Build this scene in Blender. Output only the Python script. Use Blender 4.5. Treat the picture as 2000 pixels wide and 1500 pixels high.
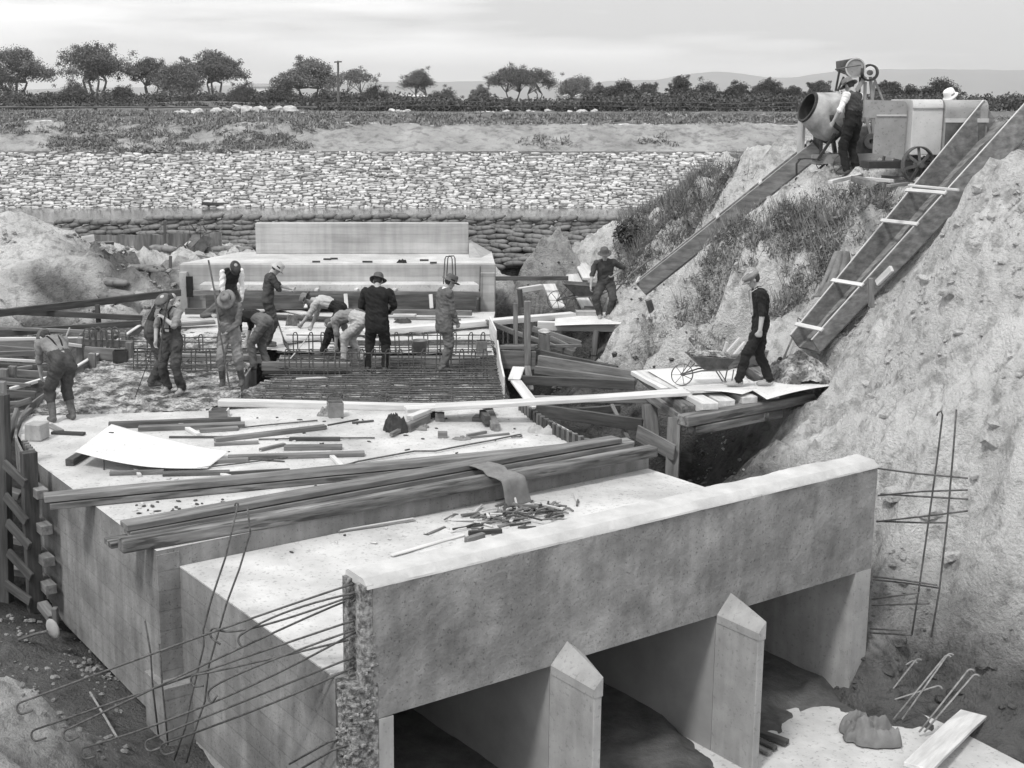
import bpy, bmesh, math, random
import numpy as np
from mathutils import Vector, Matrix
from math import sin, cos, radians, pi, tan, atan2, sqrt, hypot
for o in list(bpy.data.objects): bpy.data.objects.remove(o)
SC = bpy.context.scene; COL = SC.collection
random.seed(7); RNG = np.random.RandomState(7)

# ------------------------------------------------------------------ camera
TILT = radians(10.8); FPX = 2561.0; CX, CY = 862.0, 690.0; EYE = 4.95
cam_d = bpy.data.cameras.new('camera'); cam = bpy.data.objects.new('camera', cam_d); COL.objects.link(cam)
cam.location = (0, 0, EYE); cam.rotation_euler = (pi/2 - TILT, 0, 0)
cam_d.sensor_width = 36; cam_d.lens = 36*FPX/2000
cam_d.shift_x = (1000-CX)/2000; cam_d.shift_y = -(750-CY)/2000
cam_d.clip_start = .1; cam_d.clip_end = 30000
SC.camera = cam
# ------------------------------------------------------------------ light
SUN_EL, SUN_AZ = radians(56), radians(215)       # azimuth clockwise from +Y: high, behind the camera to the left
SKY_STRENGTH = .115
world = bpy.data.worlds.new('World'); SC.world = world; world.use_nodes = True
wn, wl = world.node_tree.nodes, world.node_tree.links
for n in list(wn): wn.remove(n)
wout = wn.new('ShaderNodeOutputWorld'); wbg = wn.new('ShaderNodeBackground')
sky = wn.new('ShaderNodeTexSky'); sky.sky_type = 'NISHITA'; sky.sun_disc = False
sky.sun_elevation = SUN_EL; sky.sun_rotation = SUN_AZ; sky.dust_density = 3.0; sky.ozone_density = .5
bw = wn.new('ShaderNodeRGBToBW'); wl.new(sky.outputs[0], bw.inputs[0])
tc = wn.new('ShaderNodeTexCoord'); mp = wn.new('ShaderNodeMapping'); mp.inputs['Scale'].default_value = (1.0, 1.0, 9.0)
mp.inputs['Location'].default_value = (.35, .1, .30)
wl.new(tc.outputs['Generated'], mp.inputs[0])
cn = wn.new('ShaderNodeTexNoise'); cn.inputs['Scale'].default_value = 1.7; cn.inputs['Detail'].default_value = 6; cn.inputs['Roughness'].default_value = .5
wl.new(mp.outputs[0], cn.inputs['Vector'])
cr = wn.new('ShaderNodeValToRGB'); cr.color_ramp.elements[0].position = .44; cr.color_ramp.elements[1].position = .55
cr.color_ramp.elements[0].color = (7.2, 7.2, 7.2, 1); cr.color_ramp.elements[1].color = (15, 15, 15, 1)
wl.new(cn.outputs[0], cr.inputs[0])
# an overcast deck over the clear sky: more even, brighter low down
mx = wn.new('ShaderNodeMix'); mx.data_type = 'RGBA'; mx.inputs[0].default_value = .92
wl.new(bw.outputs[0], mx.inputs[6]); wl.new(cr.outputs[0], mx.inputs[7])
wl.new(mx.outputs[2], wbg.inputs[0]); wbg.inputs[1].default_value = SKY_STRENGTH
wl.new(wbg.outputs[0], wout.inputs[0])
sun_d = bpy.data.lights.new('sun', 'SUN'); sun_d.energy = 2.6; sun_d.angle = radians(8); sun_d.color = (1, .99, .97)
sun = bpy.data.objects.new('sun', sun_d); COL.objects.link(sun)
sun.rotation_euler = Vector((-sin(SUN_AZ)*cos(SUN_EL), -cos(SUN_AZ)*cos(SUN_EL), -sin(SUN_EL))).to_track_quat('-Z', 'Y').to_euler()
SC.view_settings.view_transform = 'Standard'; SC.view_settings.look = 'None'
SC.view_settings.exposure = -.03; SC.view_settings.gamma = 1
SC.render.engine = 'CYCLES'

# ------------------------------------------------------------------ photo geometry helpers
def ray(x, y):
    u = (x-CX)/FPX; v = (CY-y)/FPX
    return np.array([u, cos(TILT)+v*sin(TILT), -sin(TILT)+v*cos(TILT)])
def P(x, y, z=0.):            # point of the level z seen at photo pixel x,y
    d = ray(x, y); return np.array([0, 0, EYE]) + d*((z-EYE)/d[2])
def Q(x, y, Y):               # point at distance Y
    d = ray(x, y); return np.array([0, 0, EYE]) + d*(Y/d[1])
def prj(p):
    p = np.asarray(p, float); X, Y, Z = p[..., 0], p[..., 1], p[..., 2]-EYE
    f = Y*cos(TILT)-Z*sin(TILT); up = Y*sin(TILT)+Z*cos(TILT)
    return CX+FPX*X/f, CY-FPX*up/f
HW = P(705, 1140, .74); EE = np.array([.826, .563, 0]); NN = np.array([.563, -.826, 0])
EE /= np.linalg.norm(EE); NN = np.array([EE[1], -EE[0], 0])
def LC(s, n, z):              # culvert frame: s along the headwall, n out of it
    p = HW + s*EE + n*NN; return np.array([p[0], p[1], z])
def V(a): return Vector((float(a[0]), float(a[1]), float(a[2])))

# ------------------------------------------------------------------ noise
def _h(ix, iy, s):
    n = (ix.astype(np.int64)*374761393 + iy.astype(np.int64)*668265263 + s*1442695041) & 0xffffffff
    n = ((n ^ (n >> 13))*1274126177) & 0xffffffff
    return ((n ^ (n >> 16)) & 0xffff)/65535.0
def vn(x, y, s=0):
    x = np.asarray(x, float); y = np.asarray(y, float)
    ix = np.floor(x); iy = np.floor(y); fx = x-ix; fy = y-iy
    fx = fx*fx*(3-2*fx); fy = fy*fy*(3-2*fy)
    a = _h(ix, iy, s); b = _h(ix+1, iy, s); c = _h(ix, iy+1, s); d = _h(ix+1, iy+1, s)
    return (a+(b-a)*fx)*(1-fy)+(c+(d-c)*fx)*fy - .5
def fbm(x, y, s=0, o=4, g=.5):
    t = 0; a = 1.
    for i in range(o):
        t = t + a*vn(np.asarray(x)*2**i+i*7.3, np.asarray(y)*2**i+i*3.1, s+i); a *= g
    return t

# ------------------------------------------------------------------ materials
MATS = {}
def nodes(name):
    m = bpy.data.materials.new(name); m.use_nodes = True; nt = m.node_tree
    b = nt.nodes['Principled BSDF']; MATS[name] = m
    return m, nt, nt.nodes, nt.links, b
def mat(name, lo, hi, scale=4, detail=6, rough=.9, bump=.3, bscale=None, stretch=(1, 1, 1), metal=0, bdist=.02, contrast=(.3, .7), speck=None, island=0, coord='Object', spec=.25, bands=None, stain=None, streak=0):
    m, nt, N, L, b = nodes(name)
    t = N.new('ShaderNodeTexCoord'); mp = N.new('ShaderNodeMapping'); mp.inputs['Scale'].default_value = stretch
    if coord == 'grain':
        ga = N.new('ShaderNodeAttribute'); ga.attribute_name = 'grain'; L.new(ga.outputs['Vector'], mp.inputs[0])
    else: L.new(t.outputs[coord], mp.inputs[0])
    n = N.new('ShaderNodeTexNoise'); n.inputs['Scale'].default_value = scale; n.inputs['Detail'].default_value = detail; n.inputs['Roughness'].default_value = .62
    L.new(mp.outputs[0], n.inputs['Vector'])
    r = N.new('ShaderNodeMapRange'); r.inputs[1].default_value = contrast[0]; r.inputs[2].default_value = contrast[1]
    r.inputs[3].default_value = lo; r.inputs[4].default_value = hi
    L.new(n.outputs[0], r.inputs[0]); val = r.outputs[0]
    def mul(a, bb, fac=None):
        q = N.new('ShaderNodeMath'); q.operation = 'MULTIPLY'
        L.new(a, q.inputs[0])
        if isinstance(bb, float): q.inputs[1].default_value = bb
        else: L.new(bb, q.inputs[1])
        return q.outputs[0]
    def rng(src, a, c, d, e):
        q = N.new('ShaderNodeMapRange'); q.inputs[1].default_value = a; q.inputs[2].default_value = c
        q.inputs[3].default_value = d; q.inputs[4].default_value = e; L.new(src, q.inputs[0]); return q.outputs[0]
    if speck:                                   # small dark specks: (scale, threshold, darkness)
        s = N.new('ShaderNodeTexNoise'); s.inputs['Scale'].default_value = speck[0]; s.inputs['Detail'].default_value = 3
        L.new(mp.outputs[0], s.inputs['Vector'])
        val = mul(val, rng(s.outputs[0], speck[1], speck[1]+.06, speck[2], 1.0))
    if stain:                                   # large soft stains: (scale, strength)
        s = N.new('ShaderNodeTexNoise'); s.inputs['Scale'].default_value = stain[0]; s.inputs['Detail'].default_value = 5; s.inputs['Distortion'].default_value = .8
        L.new(mp.outputs[0], s.inputs['Vector'])
        val = mul(val, rng(s.outputs[0], .35, .62, 1-stain[1], 1.0))
    if streak:                                  # runs of dirt down upright faces
        m3 = N.new('ShaderNodeMapping'); m3.inputs['Scale'].default_value = (3.2, 3.2, .35); L.new(t.outputs['Object'], m3.inputs[0])
        s = N.new('ShaderNodeTexNoise'); s.inputs['Scale'].default_value = 2.2; s.inputs['Detail'].default_value = 7; L.new(m3.outputs[0], s.inputs['Vector'])
        val = mul(val, rng(s.outputs[0], .36, .60, 1-streak, 1.0))
    if island:
        g = N.new('ShaderNodeNewGeometry'); val = mul(val, rng(g.outputs['Random Per Island'], 0, 1, 1-island, 1+island))
        oi = N.new('ShaderNodeObjectInfo'); val = mul(val, rng(oi.outputs['Random'], 0, 1, 1-island*.5, 1+island*.5))
    hb = None
    if bands:                                   # board marks left by the shuttering: (spacing m, darkness)
        g = N.new('ShaderNodeNewGeometry'); sx = N.new('ShaderNodeSeparateXYZ'); L.new(g.outputs['Position'], sx.inputs[0])
        nz = N.new('ShaderNodeTexNoise'); nz.inputs['Scale'].default_value = .8; L.new(t.outputs['Object'], nz.inputs['Vector'])
        ad = N.new('ShaderNodeMath'); ad.operation = 'MULTIPLY_ADD'; ad.inputs[1].default_value = .03; L.new(nz.outputs[0], ad.inputs[0]); L.new(sx.outputs[2], ad.inputs[2])
        md = N.new('ShaderNodeMath'); md.operation = 'FRACT'; sc = mul(ad.outputs[0], 1.0/bands[0]); L.new(sc, md.inputs[0])
        ln = rng(md.outputs[0], 0.0, .07, 1-bands[1], 1.0)
        fl = N.new('ShaderNodeMath'); fl.operation = 'FLOOR'; L.new(sc, fl.inputs[0])
        wnz = N.new('ShaderNodeTexWhiteNoise'); wnz.noise_dimensions = '1D'; L.new(fl.outputs[0], wnz.inputs['W'])
        sn = N.new('ShaderNodeSeparateXYZ'); L.new(g.outputs['Normal'], sn.inputs[0])
        up = rng(sn.outputs[2], .5, .8, 0, 1)
        bv = mul(ln, rng(wnz.outputs[0], 0, 1, .88, 1.06))
        mm = N.new('ShaderNodeMix'); L.new(up, mm.inputs[0]); L.new(bv, mm.inputs[2]); mm.inputs[3].default_value = 1.0
        val = mul(val, mm.outputs[0]); hb = mm.outputs[0]
    c = N.new('ShaderNodeCombineColor')
    for i in range(3): L.new(val, c.inputs[i])
    L.new(c.outputs[0], b.inputs['Base Color'])
    b.inputs['Roughness'].default_value = rough; b.inputs['Metallic'].default_value = metal; b.inputs['Specular IOR Level'].default_value = spec
    if bump:
        bn = N.new('ShaderNodeTexNoise'); bn.inputs['Scale'].default_value = bscale or scale*4; bn.inputs['Detail'].default_value = 8; bn.inputs['Roughness'].default_value = .65
        L.new(mp.outputs[0], bn.inputs['Vector'])
        bp = N.new('ShaderNodeBump'); bp.inputs['Strength'].default_value = bump; bp.inputs['Distance'].default_value = bdist
        if hb is not None:
            q = N.new('ShaderNodeMath'); q.operation = 'ADD'; L.new(bn.outputs[0], q.inputs[0]); L.new(hb, q.inputs[1]); L.new(q.outputs[0], bp.inputs['Height'])
        else: L.new(bn.outputs[0], bp.inputs['Height'])
        L.new(bp.outputs[0], b.inputs['Normal'])
    return m
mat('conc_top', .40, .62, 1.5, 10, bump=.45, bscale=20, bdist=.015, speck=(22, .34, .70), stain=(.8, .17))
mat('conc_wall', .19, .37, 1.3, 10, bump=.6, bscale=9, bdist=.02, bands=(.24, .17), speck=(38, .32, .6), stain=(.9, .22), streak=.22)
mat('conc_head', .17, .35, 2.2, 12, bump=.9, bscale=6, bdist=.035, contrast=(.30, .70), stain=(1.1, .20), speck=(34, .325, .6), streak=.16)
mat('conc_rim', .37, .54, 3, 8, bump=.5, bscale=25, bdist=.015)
mat('conc_pale', .30, .44, 2, 8, bump=.4, bscale=12, bdist=.012, speck=(24, .33, .8), stain=(1.4, .15), streak=.15)
mat('conc_rough', .10, .42, 16, 8, bump=1.0, bscale=26, bdist=.05, contrast=(.38, .62))
mat('conc_wet', .10, .50, 3.2, 10, bump=1.0, bscale=11, bdist=.06, contrast=(.42, .60), speck=(20, .42, .5))
mat('conc_weir', .34, .54, 1.1, 8, bump=.3, bscale=10, stretch=(.35, 1, 1.6), bands=(.2, .3), stain=(.8, .25), streak=.15)
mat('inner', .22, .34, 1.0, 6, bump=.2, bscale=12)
mat('silt', .05, .13, 3, 8, bump=.8, bscale=12, bdist=.05)
G_ = dict(coord='grain', stretch=(1, 9, 9), bump=.5, bscale=9, bdist=.006)
mat('wood_pale', .44, .64, 1.6, 8, island=.10, stain=(.5, .22), **G_)
mat('wood_mid', .085, .22, 1.6, 9, island=.30, stain=(.6, .35), **G_)
mat('wood_dark', .035, .10, 1.6, 9, island=.30, stain=(.6, .35), **G_)
mat('wood_wet', .03, .07, 1.6, 8, island=.25, **G_)
mat('wood_grimy', .09, .28, 1.1, 10, contrast=(.35, .65), stain=(.8, .45), speck=(1.6, .36, .45), **G_)
mat('wood_grey', .13, .27, 1.6, 9, island=.12, stain=(.9, .35), **G_)
mat('sheet', .60, .76, 1.8, 9, bump=.12, bscale=8, rough=.6, speck=(26, .31, .6), stain=(1.6, .10))
mat('rebar', .055, .15, 20, 4, rough=.7, bump=.5, bscale=90, metal=.3, bdist=.004)
mat('rebar_pale', .16, .34, 20, 4, rough=.8, bump=.3, bscale=90, bdist=.004)
mat('iron', .06, .16, 6, 6, rough=.6, bump=.3, metal=.3)
mat('iron_dark', .025, .06, 6, 6, rough=.6, bump=.3, metal=.3)
mat('drum', .22, .48, 2.5, 9, rough=.65, bump=.3, bscale=9, stain=(2.2, .4), contrast=(.35, .65))
mat('paint_grey', .22, .34, 2, 7, rough=.55, bump=.15, stain=(1.5, .2), speck=(25, .33, .7))
mat('paint_pale', .40, .52, 2, 7, rough=.5, bump=.15, stain=(1.5, .15), speck=(25, .31, .7))
mat('tin', .16, .30, 5, 6, rough=.5, bump=.3, metal=.4)
mat('sack', .14, .22, 6, 6, bump=.5, bscale=120, bdist=.006)
mat('bag', .10, .21, 7, 6, bump=.5, bscale=60, bdist=.01, island=.3, speck=(12, .36, .7))
mat('stone', .24, .50, 3, 6, bump=.6, bscale=9, bdist=.04, island=.5, coord='Object', contrast=(.3, .6))
mat('rubble', .30, .62, 3, 6, bump=.6, bscale=12, bdist=.03, island=.35)
mat('skin', .30, .40, 9, 4, bump=.1, rough=.7)
mat('hair', .03, .06, 30, 3, bump=.3)
mat('black_cloth', .012, .022, 8, 5, bump=.5, bscale=16, bdist=.02, rough=.95)
mat('dark_cloth', .028, .085, 5, 5, bump=.6, bscale=14, bdist=.02, rough=.95)
mat('mid_cloth', .08, .15, 5, 6, bump=.6, bscale=14, bdist=.02, rough=.95)
mat('grey_cloth', .12, .28, 5, 6, bump=.6, bscale=14, bdist=.02, rough=.95)
mat('pale_cloth', .34, .46, 8, 5, bump=.5, bscale=14, bdist=.02, rough=.95)
mat('white_cloth', .62, .74, 8, 5, bump=.5, bscale=14, bdist=.02, rough=.95)
mat('boot', .05, .16, 12, 5, bump=.4, rough=.7)
mat('boot_pale', .25, .38, 12, 5, bump=.4, rough=.8)
mat('felt', .07, .12, 12, 5, bump=.3, rough=.95)
mat('felt_grey', .12, .19, 12, 5, bump=.3, rough=.95)
mat('leaf_far', .06, .11, .5, 4, bump=0, island=.5)
mat('leaf_gum', .10, .18, .8, 4, bump=0, island=.5)
mat('bark', .06, .16, 3, 6, bump=.5)
mat('weed', .12, .26, 3, 4, bump=0, island=.5)
mat('weed_dry', .22, .38, 3, 4, bump=0, island=.3)
mat('hill', .07, .12, .004, 8, bump=0, coord='Object', contrast=(.4, .6))
mat('roof', .55, .65, 2, 4, bump=.1)
mat('white_paint', .65, .75, 2, 4, bump=.1)
mat('dark_glass', .02, .03, 2, 2, bump=0, rough=.2)
def terrain_mat(name, lo, hi, mud=None, rough_scale=1.0):
    m, nt, N, L, b = nodes(name)
    t = N.new('ShaderNodeTexCoord')
    def noise(sc, det, dist=0, st=(1, 1, 1)):
        mp = N.new('ShaderNodeMapping'); mp.inputs['Scale'].default_value = st; L.new(t.outputs['Object'], mp.inputs[0])
        n = N.new('ShaderNodeTexNoise'); n.inputs['Scale'].default_value = sc; n.inputs['Detail'].default_value = det; n.inputs['Roughness'].default_value = .65
        n.inputs['Distortion'].default_value = dist; L.new(mp.outputs[0], n.inputs['Vector']); return n.outputs[0]
    def rng(src, a, c, d, e):
        q = N.new('ShaderNodeMapRange'); q.inputs[1].default_value = a; q.inputs[2].default_value = c
        q.inputs[3].default_value = d; q.inputs[4].default_value = e; L.new(src, q.inputs[0]); return q.outputs[0]
    def mul(a, c):
        q = N.new('ShaderNodeMath'); q.operation = 'MULTIPLY'; L.new(a, q.inputs[0]); L.new(c, q.inputs[1]); return q.outputs[0]
    val = rng(noise(.9*rough_scale, 9), .35, .65, lo, hi)
    val = mul(val, rng(noise(4.3*rough_scale, 12, .1), .36, .51, .58, 1.0))
    val = mul(val, rng(noise(28*rough_scale, 5), .30, .42, .72, 1.0))
    if mud:                                      # the bottom of the excavation is wet silt
        g = N.new('ShaderNodeNewGeometry'); sx = N.new('ShaderNodeSeparateXYZ'); L.new(g.outputs['Position'], sx.inputs[0])
        nz = noise(1.1, 7); ad = N.new('ShaderNodeMath'); ad.operation = 'MULTIPLY_ADD'; ad.inputs[1].default_value = 1.4; L.new(nz, ad.inputs[0]); L.new(sx.outputs[2], ad.inputs[2])
        val = mul(val, rng(ad.outputs[0], mud[0], mud[1], mud[2], 1.0))
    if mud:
        da = N.new('ShaderNodeAttribute'); da.attribute_name = 'damp_shade'; q = N.new('ShaderNodeMath'); q.operation = 'MULTIPLY_ADD'; q.inputs[1].default_value = .5; L.new(noise(1.7, 8), q.inputs[0]); L.new(da.outputs['Fac'], q.inputs[2])
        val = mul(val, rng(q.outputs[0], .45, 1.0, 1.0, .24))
    c = N.new('ShaderNodeCombineColor')
    for i in range(3): L.new(val, c.inputs[i])
    L.new(c.outputs[0], b.inputs['Base Color']); b.inputs['Roughness'].default_value = .95; b.inputs['Specular IOR Level'].default_value = .1
    bn = N.new('ShaderNodeMath'); bn.operation = 'ADD'; L.new(noise(4*rough_scale, 12, .1), bn.inputs[0]); L.new(noise(22*rough_scale, 8), bn.inputs[1])
    bp = N.new('ShaderNodeBump'); bp.inputs['Strength'].default_value = 1.0; bp.inputs['Distance'].default_value = .14; L.new(bn.outputs[0], bp.inputs['Height']); L.new(bp.outputs[0], b.inputs['Normal'])
    return m
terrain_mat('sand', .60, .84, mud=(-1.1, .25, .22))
terrain_mat('bank_soil', .28, .48, rough_scale=.6)
terrain_mat('grass_soil', .13, .26, rough_scale=.6)
terrain_mat('stone_bed', .12, .22, rough_scale=.8)
def M(n): return MATS[n]

# ------------------------------------------------------------------ mesh helpers
class MB:
    def __init__(s): s.v = []; s.f = []; s.m = []; s.g = []
    def add(s, vs, fs, mi=0, g=None):
        k = len(s.v); s.g += g if g is not None else [tuple(float(c) for c in v) for v in vs]; s.v += [tuple(float(c) for c in v) for v in vs]; s.f += [tuple(i+k for i in f) for f in fs]; s.m += [mi]*len(fs); return s
    def beam(s, a, b, w, h, up=(0, 0, 1), mi=0, jit=0, sag=0):     # box from a to b (axis through its middle), w across, h along up
        a = np.asarray(a, float); b = np.asarray(b, float); d = b-a; d /= np.linalg.norm(d)
        u = np.asarray(up, float); r = np.cross(d, u)
        if np.linalg.norm(r) < 1e-4: r = np.cross(d, (1, 0, 0))
        r /= np.linalg.norm(r); u = np.cross(r, d)
        vs = []; g = []; g0 = RNG.rand(3)*40; L = float(np.linalg.norm(b-a))
        for t, p in enumerate((a, b)):
            for i, j in ((-1, -1), (1, -1), (1, 1), (-1, 1)):
                vs.append(p + r*w/2*i + u*h/2*j + (RNG.rand(3)-.5)*jit); g.append((float(g0[0]+t*L), float(g0[1]+i*w/2), float(g0[2]+j*h/2)))
        return s.add(vs, [(3, 2, 1, 0), (4, 5, 6, 7), (0, 1, 5, 4), (1, 2, 6, 5), (2, 3, 7, 6), (3, 0, 4, 7)], mi, g)
    def tube(s, pts, r, n=7, mi=0, caps=True):
        pts = [np.asarray(p, float) for p in pts]; rs = r if hasattr(r, '__len__') else [r]*len(pts)
        t0 = pts[1]-pts[0]; t0 /= np.linalg.norm(t0)
        u = np.cross(t0, (0, 0, 1.)); u = u if np.linalg.norm(u) > .1 else np.cross(t0, (1., 0, 0)); u /= np.linalg.norm(u)
        vs = []
        for i, p in enumerate(pts):
            t = pts[min(i+1, len(pts)-1)]-pts[max(i-1, 0)]; t /= np.linalg.norm(t)+1e-12
            u = u-t*np.dot(u, t); u /= np.linalg.norm(u)+1e-12; w = np.cross(t, u)
            for k in range(n):
                a = 2*pi*k/n; vs.append(p+(u*cos(a)+w*sin(a))*rs[i])
        fs = []
        for i in range(len(pts)-1):
            for k in range(n):
                k2 = (k+1) % n; fs.append((i*n+k, i*n+k2, (i+1)*n+k2, (i+1)*n+k))
        if caps: fs.append(tuple(range(n))[::-1]); fs.append(tuple(range((len(pts)-1)*n, len(pts)*n)))
        return s.add(vs, fs, mi)
    def lathe(s, prof, o, ax, n=24, mi=0, sx=1., ref=(0, 0, 1), close=False):      # prof: (along, radius)
        o = np.asarray(o, float); ax = np.asarray(ax, float); ax /= np.linalg.norm(ax)
        u = np.cross(ax, ref); u = u if np.linalg.norm(u) > .1 else np.cross(ax, (1., 0, 0)); u /= np.linalg.norm(u); w = np.cross(ax, u)
        vs = []
        for a, r in prof:
            for k in range(n):
                t = 2*pi*k/n; vs.append(o+ax*a+(u*cos(t)*sx+w*sin(t))*max(r, 1e-4))
        m_ = len(prof); fs = []
        for i in range(m_ if close else m_-1):
            j = (i+1) % m_
            for k in range(n): k2 = (k+1) % n; fs.append((i*n+k, i*n+k2, j*n+k2, j*n+k))
        return s.add(vs, fs, mi)
    def prism(s, poly, z0, z1, mi=0, mtop=None):                    # poly: list of xy, counter-clockwise
        n = len(poly); ar = sum(poly[i][0]*poly[(i+1) % n][1]-poly[(i+1) % n][0]*poly[i][1] for i in range(n))
        if ar < 0: poly = poly[::-1]
        vs = [(p[0], p[1], z0) for p in poly]+[(p[0], p[1], z1) for p in poly]
        s.add(vs, [tuple(range(n))[::-1]]+[(i, (i+1) % n, n+(i+1) % n, n+i) for i in range(n)], mi)
        k = len(s.v)-2*n; s.f.append(tuple(range(k+n, k+2*n))); s.m.append(mi if mtop is None else mtop); return s
    def hexa(s, p8, mi=0):                                          # 4 bottom (ccw) + 4 top
        return s.add(p8, [(3, 2, 1, 0), (4, 5, 6, 7), (0, 1, 5, 4), (1, 2, 6, 5), (2, 3, 7, 6), (3, 0, 4, 7)], mi)
    def blob(s, c, r, ax=(1, 0, 0), n=8, m=5, noise=0, mi=0):       # ellipsoid, r=(along ax, across, up)
        ax = np.asarray(ax, float); ax /= np.linalg.norm(ax); sd = np.cross((0, 0, 1.), ax)
        sd = sd if np.linalg.norm(sd) > .05 else np.array([0, 1., 0]); sd /= np.linalg.norm(sd); up = np.cross(ax, sd)
        vs = [np.asarray(c)-ax*r[0]]
        for i in range(1, m):
            t = pi*i/m
            for k in range(n):
                a = 2*pi*k/n; q = 1+(RNG.rand()-.5)*noise
                vs.append(np.asarray(c)-ax*r[0]*cos(t)*q+sd*r[1]*sin(t)*cos(a)*q+up*r[2]*sin(t)*sin(a)*q)
        vs.append(np.asarray(c)+ax*r[0]); e = len(vs)-1; fs = []
        for k in range(n): fs.append((0, 1+(k+1) % n, 1+k)); fs.append((e, 1+(m-2)*n+k, 1+(m-2)*n+(k+1) % n))
        for i in range(m-2):
            for k in range(n): a = 1+i*n; fs.append((a+k, a+(k+1) % n, a+n+(k+1) % n, a+n+k))
        return s.add(vs, fs, mi)
    def build(s, name, mats, parent=None, smooth=False, bevel=0, sub=0, org=None):
        if isinstance(mats, str): mats = [mats]
        v = np.array(s.v)
        if parent is not None: o0 = np.array(parent.get('_o', (0, 0, 0)), float)
        elif org is not None: o0 = np.asarray(org, float)
        else: o0 = np.array([(v[:, 0].min()+v[:, 0].max())/2, (v[:, 1].min()+v[:, 1].max())/2, v[:, 2].min()])
        me = bpy.data.meshes.new(name); me.from_pydata([tuple(p) for p in (v-o0)], [], s.f)
        for q in mats: me.materials.append(M(q))
        if len(mats) > 1: me.polygons.foreach_set('material_index', s.m)
        if smooth: me.polygons.foreach_set('use_smooth', [True]*len(me.polygons))
        at = me.attributes.new('grain', 'FLOAT_VECTOR', 'POINT'); gg = np.array(s.g if len(s.g) == len(s.v) else s.v, np.float32); at.data.foreach_set('vector', gg.ravel())
        me.update()
        o = bpy.data.objects.new(name, me); COL.objects.link(o)
        if parent is not None:
            o.parent = parent
            if parent.type == 'MESH':                # a sub-part: its part already sits at the thing's frame
                pass
        else: o.location = o0
        o['_o'] = [float(c) for c in o0]
        if bevel:
            b = o.modifiers.new('bevel', 'BEVEL'); b.width = bevel; b.segments = 1 if bevel < .02 else 2; b.limit_method = 'ANGLE'
        if sub:
            b = o.modifiers.new('sub', 'SUBSURF'); b.levels = sub; b.render_levels = sub
        return o
def tag(o, label=None, cat=None, group=None, kind=None):
    if label: o['label'] = label
    if cat: o['category'] = cat
    if group: o['group'] = group
    if kind: o['kind'] = kind
    return o
def thing(name, loc, label, cat, group=None):
    o = bpy.data.objects.new(name, None); COL.objects.link(o); o.location = V(loc); o.empty_display_size = .2
    o['_o'] = [float(c) for c in loc]
    return tag(o, label, cat, group)
def dup(root, loc, rz=0., label=None, group=None, scale=None):
    def rec(o, par):
        c = o.copy(); COL.objects.link(c); c.parent = par
        for ch in o.children: rec(ch, c)
        return c
    r = rec(root, None); r.location = V(loc); r.rotation_euler[2] = rz
    if scale: r.scale = (scale,)*3
    if label: r['label'] = label
    if group: r['group'] = group
    return r
def bar(name, label, cat, a, b, w, h, m='wood_mid', group=None, bevel=.006, parent=None, jit=.004, up=(0, 0, 1)):
    a = np.asarray(a, float); b = np.asarray(b, float); L = float(np.linalg.norm(b-a))
    x = MB()
    if L > 1.2:                                 # long timbers are a little bowed and twisted
        d = (b-a)/L; u = np.asarray(up, float); r = np.cross(d, u)
        if np.linalg.norm(r) < 1e-3: r = np.cross(d, (1., 0, 0))
        r /= np.linalg.norm(r); u = np.cross(r, d); n = max(4, int(L/.45)); vs = []; g = []; sd = RNG.rand()*90; g0 = RNG.rand(3)*40; bw_ = (RNG.rand()-.5)*min(.05, L*.006)
        for i in range(n+1):
            t = i/n; c = a+(b-a)*t+r*(bw_*4*t*(1-t)+.012*float(fbm(t*L*.9+sd, 0., 5, 2)))+u*(.008*float(fbm(t*L*.8, sd, 6, 2))); tw = .05*float(fbm(t*L*.4+sd, 3., 7, 2)); r2, u2 = r*cos(tw)+u*sin(tw), u*cos(tw)-r*sin(tw)
            for p, q in ((-1, -1), (1, -1), (1, 1), (-1, 1)):
                vs.append(c+r2*(w/2*p*(1+.05*(RNG.rand()-.5)))+u2*(h/2*q*(1+.06*(RNG.rand()-.5)))); g.append((float(g0[0]+t*L), float(g0[1]+p*w/2), float(g0[2]+q*h/2)))
        x.add(vs, [(3, 2, 1, 0), (4*n, 4*n+1, 4*n+2, 4*n+3)]+[(4*i+k, 4*i+(k+1) % 4, 4*i+4+(k+1) % 4, 4*i+4+k) for i in range(n) for k in range(4)], 0, g)
    else: x.beam(a, b, w, h, up, jit=jit)
    o = x.build(name, m, parent, bevel=bevel)
    if parent is None: tag(o, label, cat, group)
    return o
# ================================================================== THE LAND
CP = []          # control points of the excavated ground (X, Y, z)
def cq(*a):      # pixel, pixel, distance
    for x, y, d in a: CP.append(tuple(Q(x, y, d)))
def cz(*a):      # pixel, pixel, level
    for x, y, z in a: CP.append(tuple(P(x, y, z)))
def cw(*a):
    for p in a: CP.append(p)
# plateau with the mixer
cz((1620, 333, 3.6), (1700, 340, 3.6), (1790, 362, 3.6), (1740, 350, 3.6), (1670, 320, 3.6), (1870, 375, 3.6))
cw((11, 30, 3.6), (9, 34, 3.6), (14, 36, 3.7), (16, 26, 3.7), (14, 22, 3.7), (16, 30, 3.7), (8.8, 30.5, 3.6))
# edge of the mound under the chute
cq((1602, 339, 26), (1515, 386, 25.7), (1452, 426, 25.6), (1396, 463, 25.6), (1350, 520, 25.6), (1300, 580, 25.3), (1270, 640, 24.8), (1238, 690, 24.3))
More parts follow.
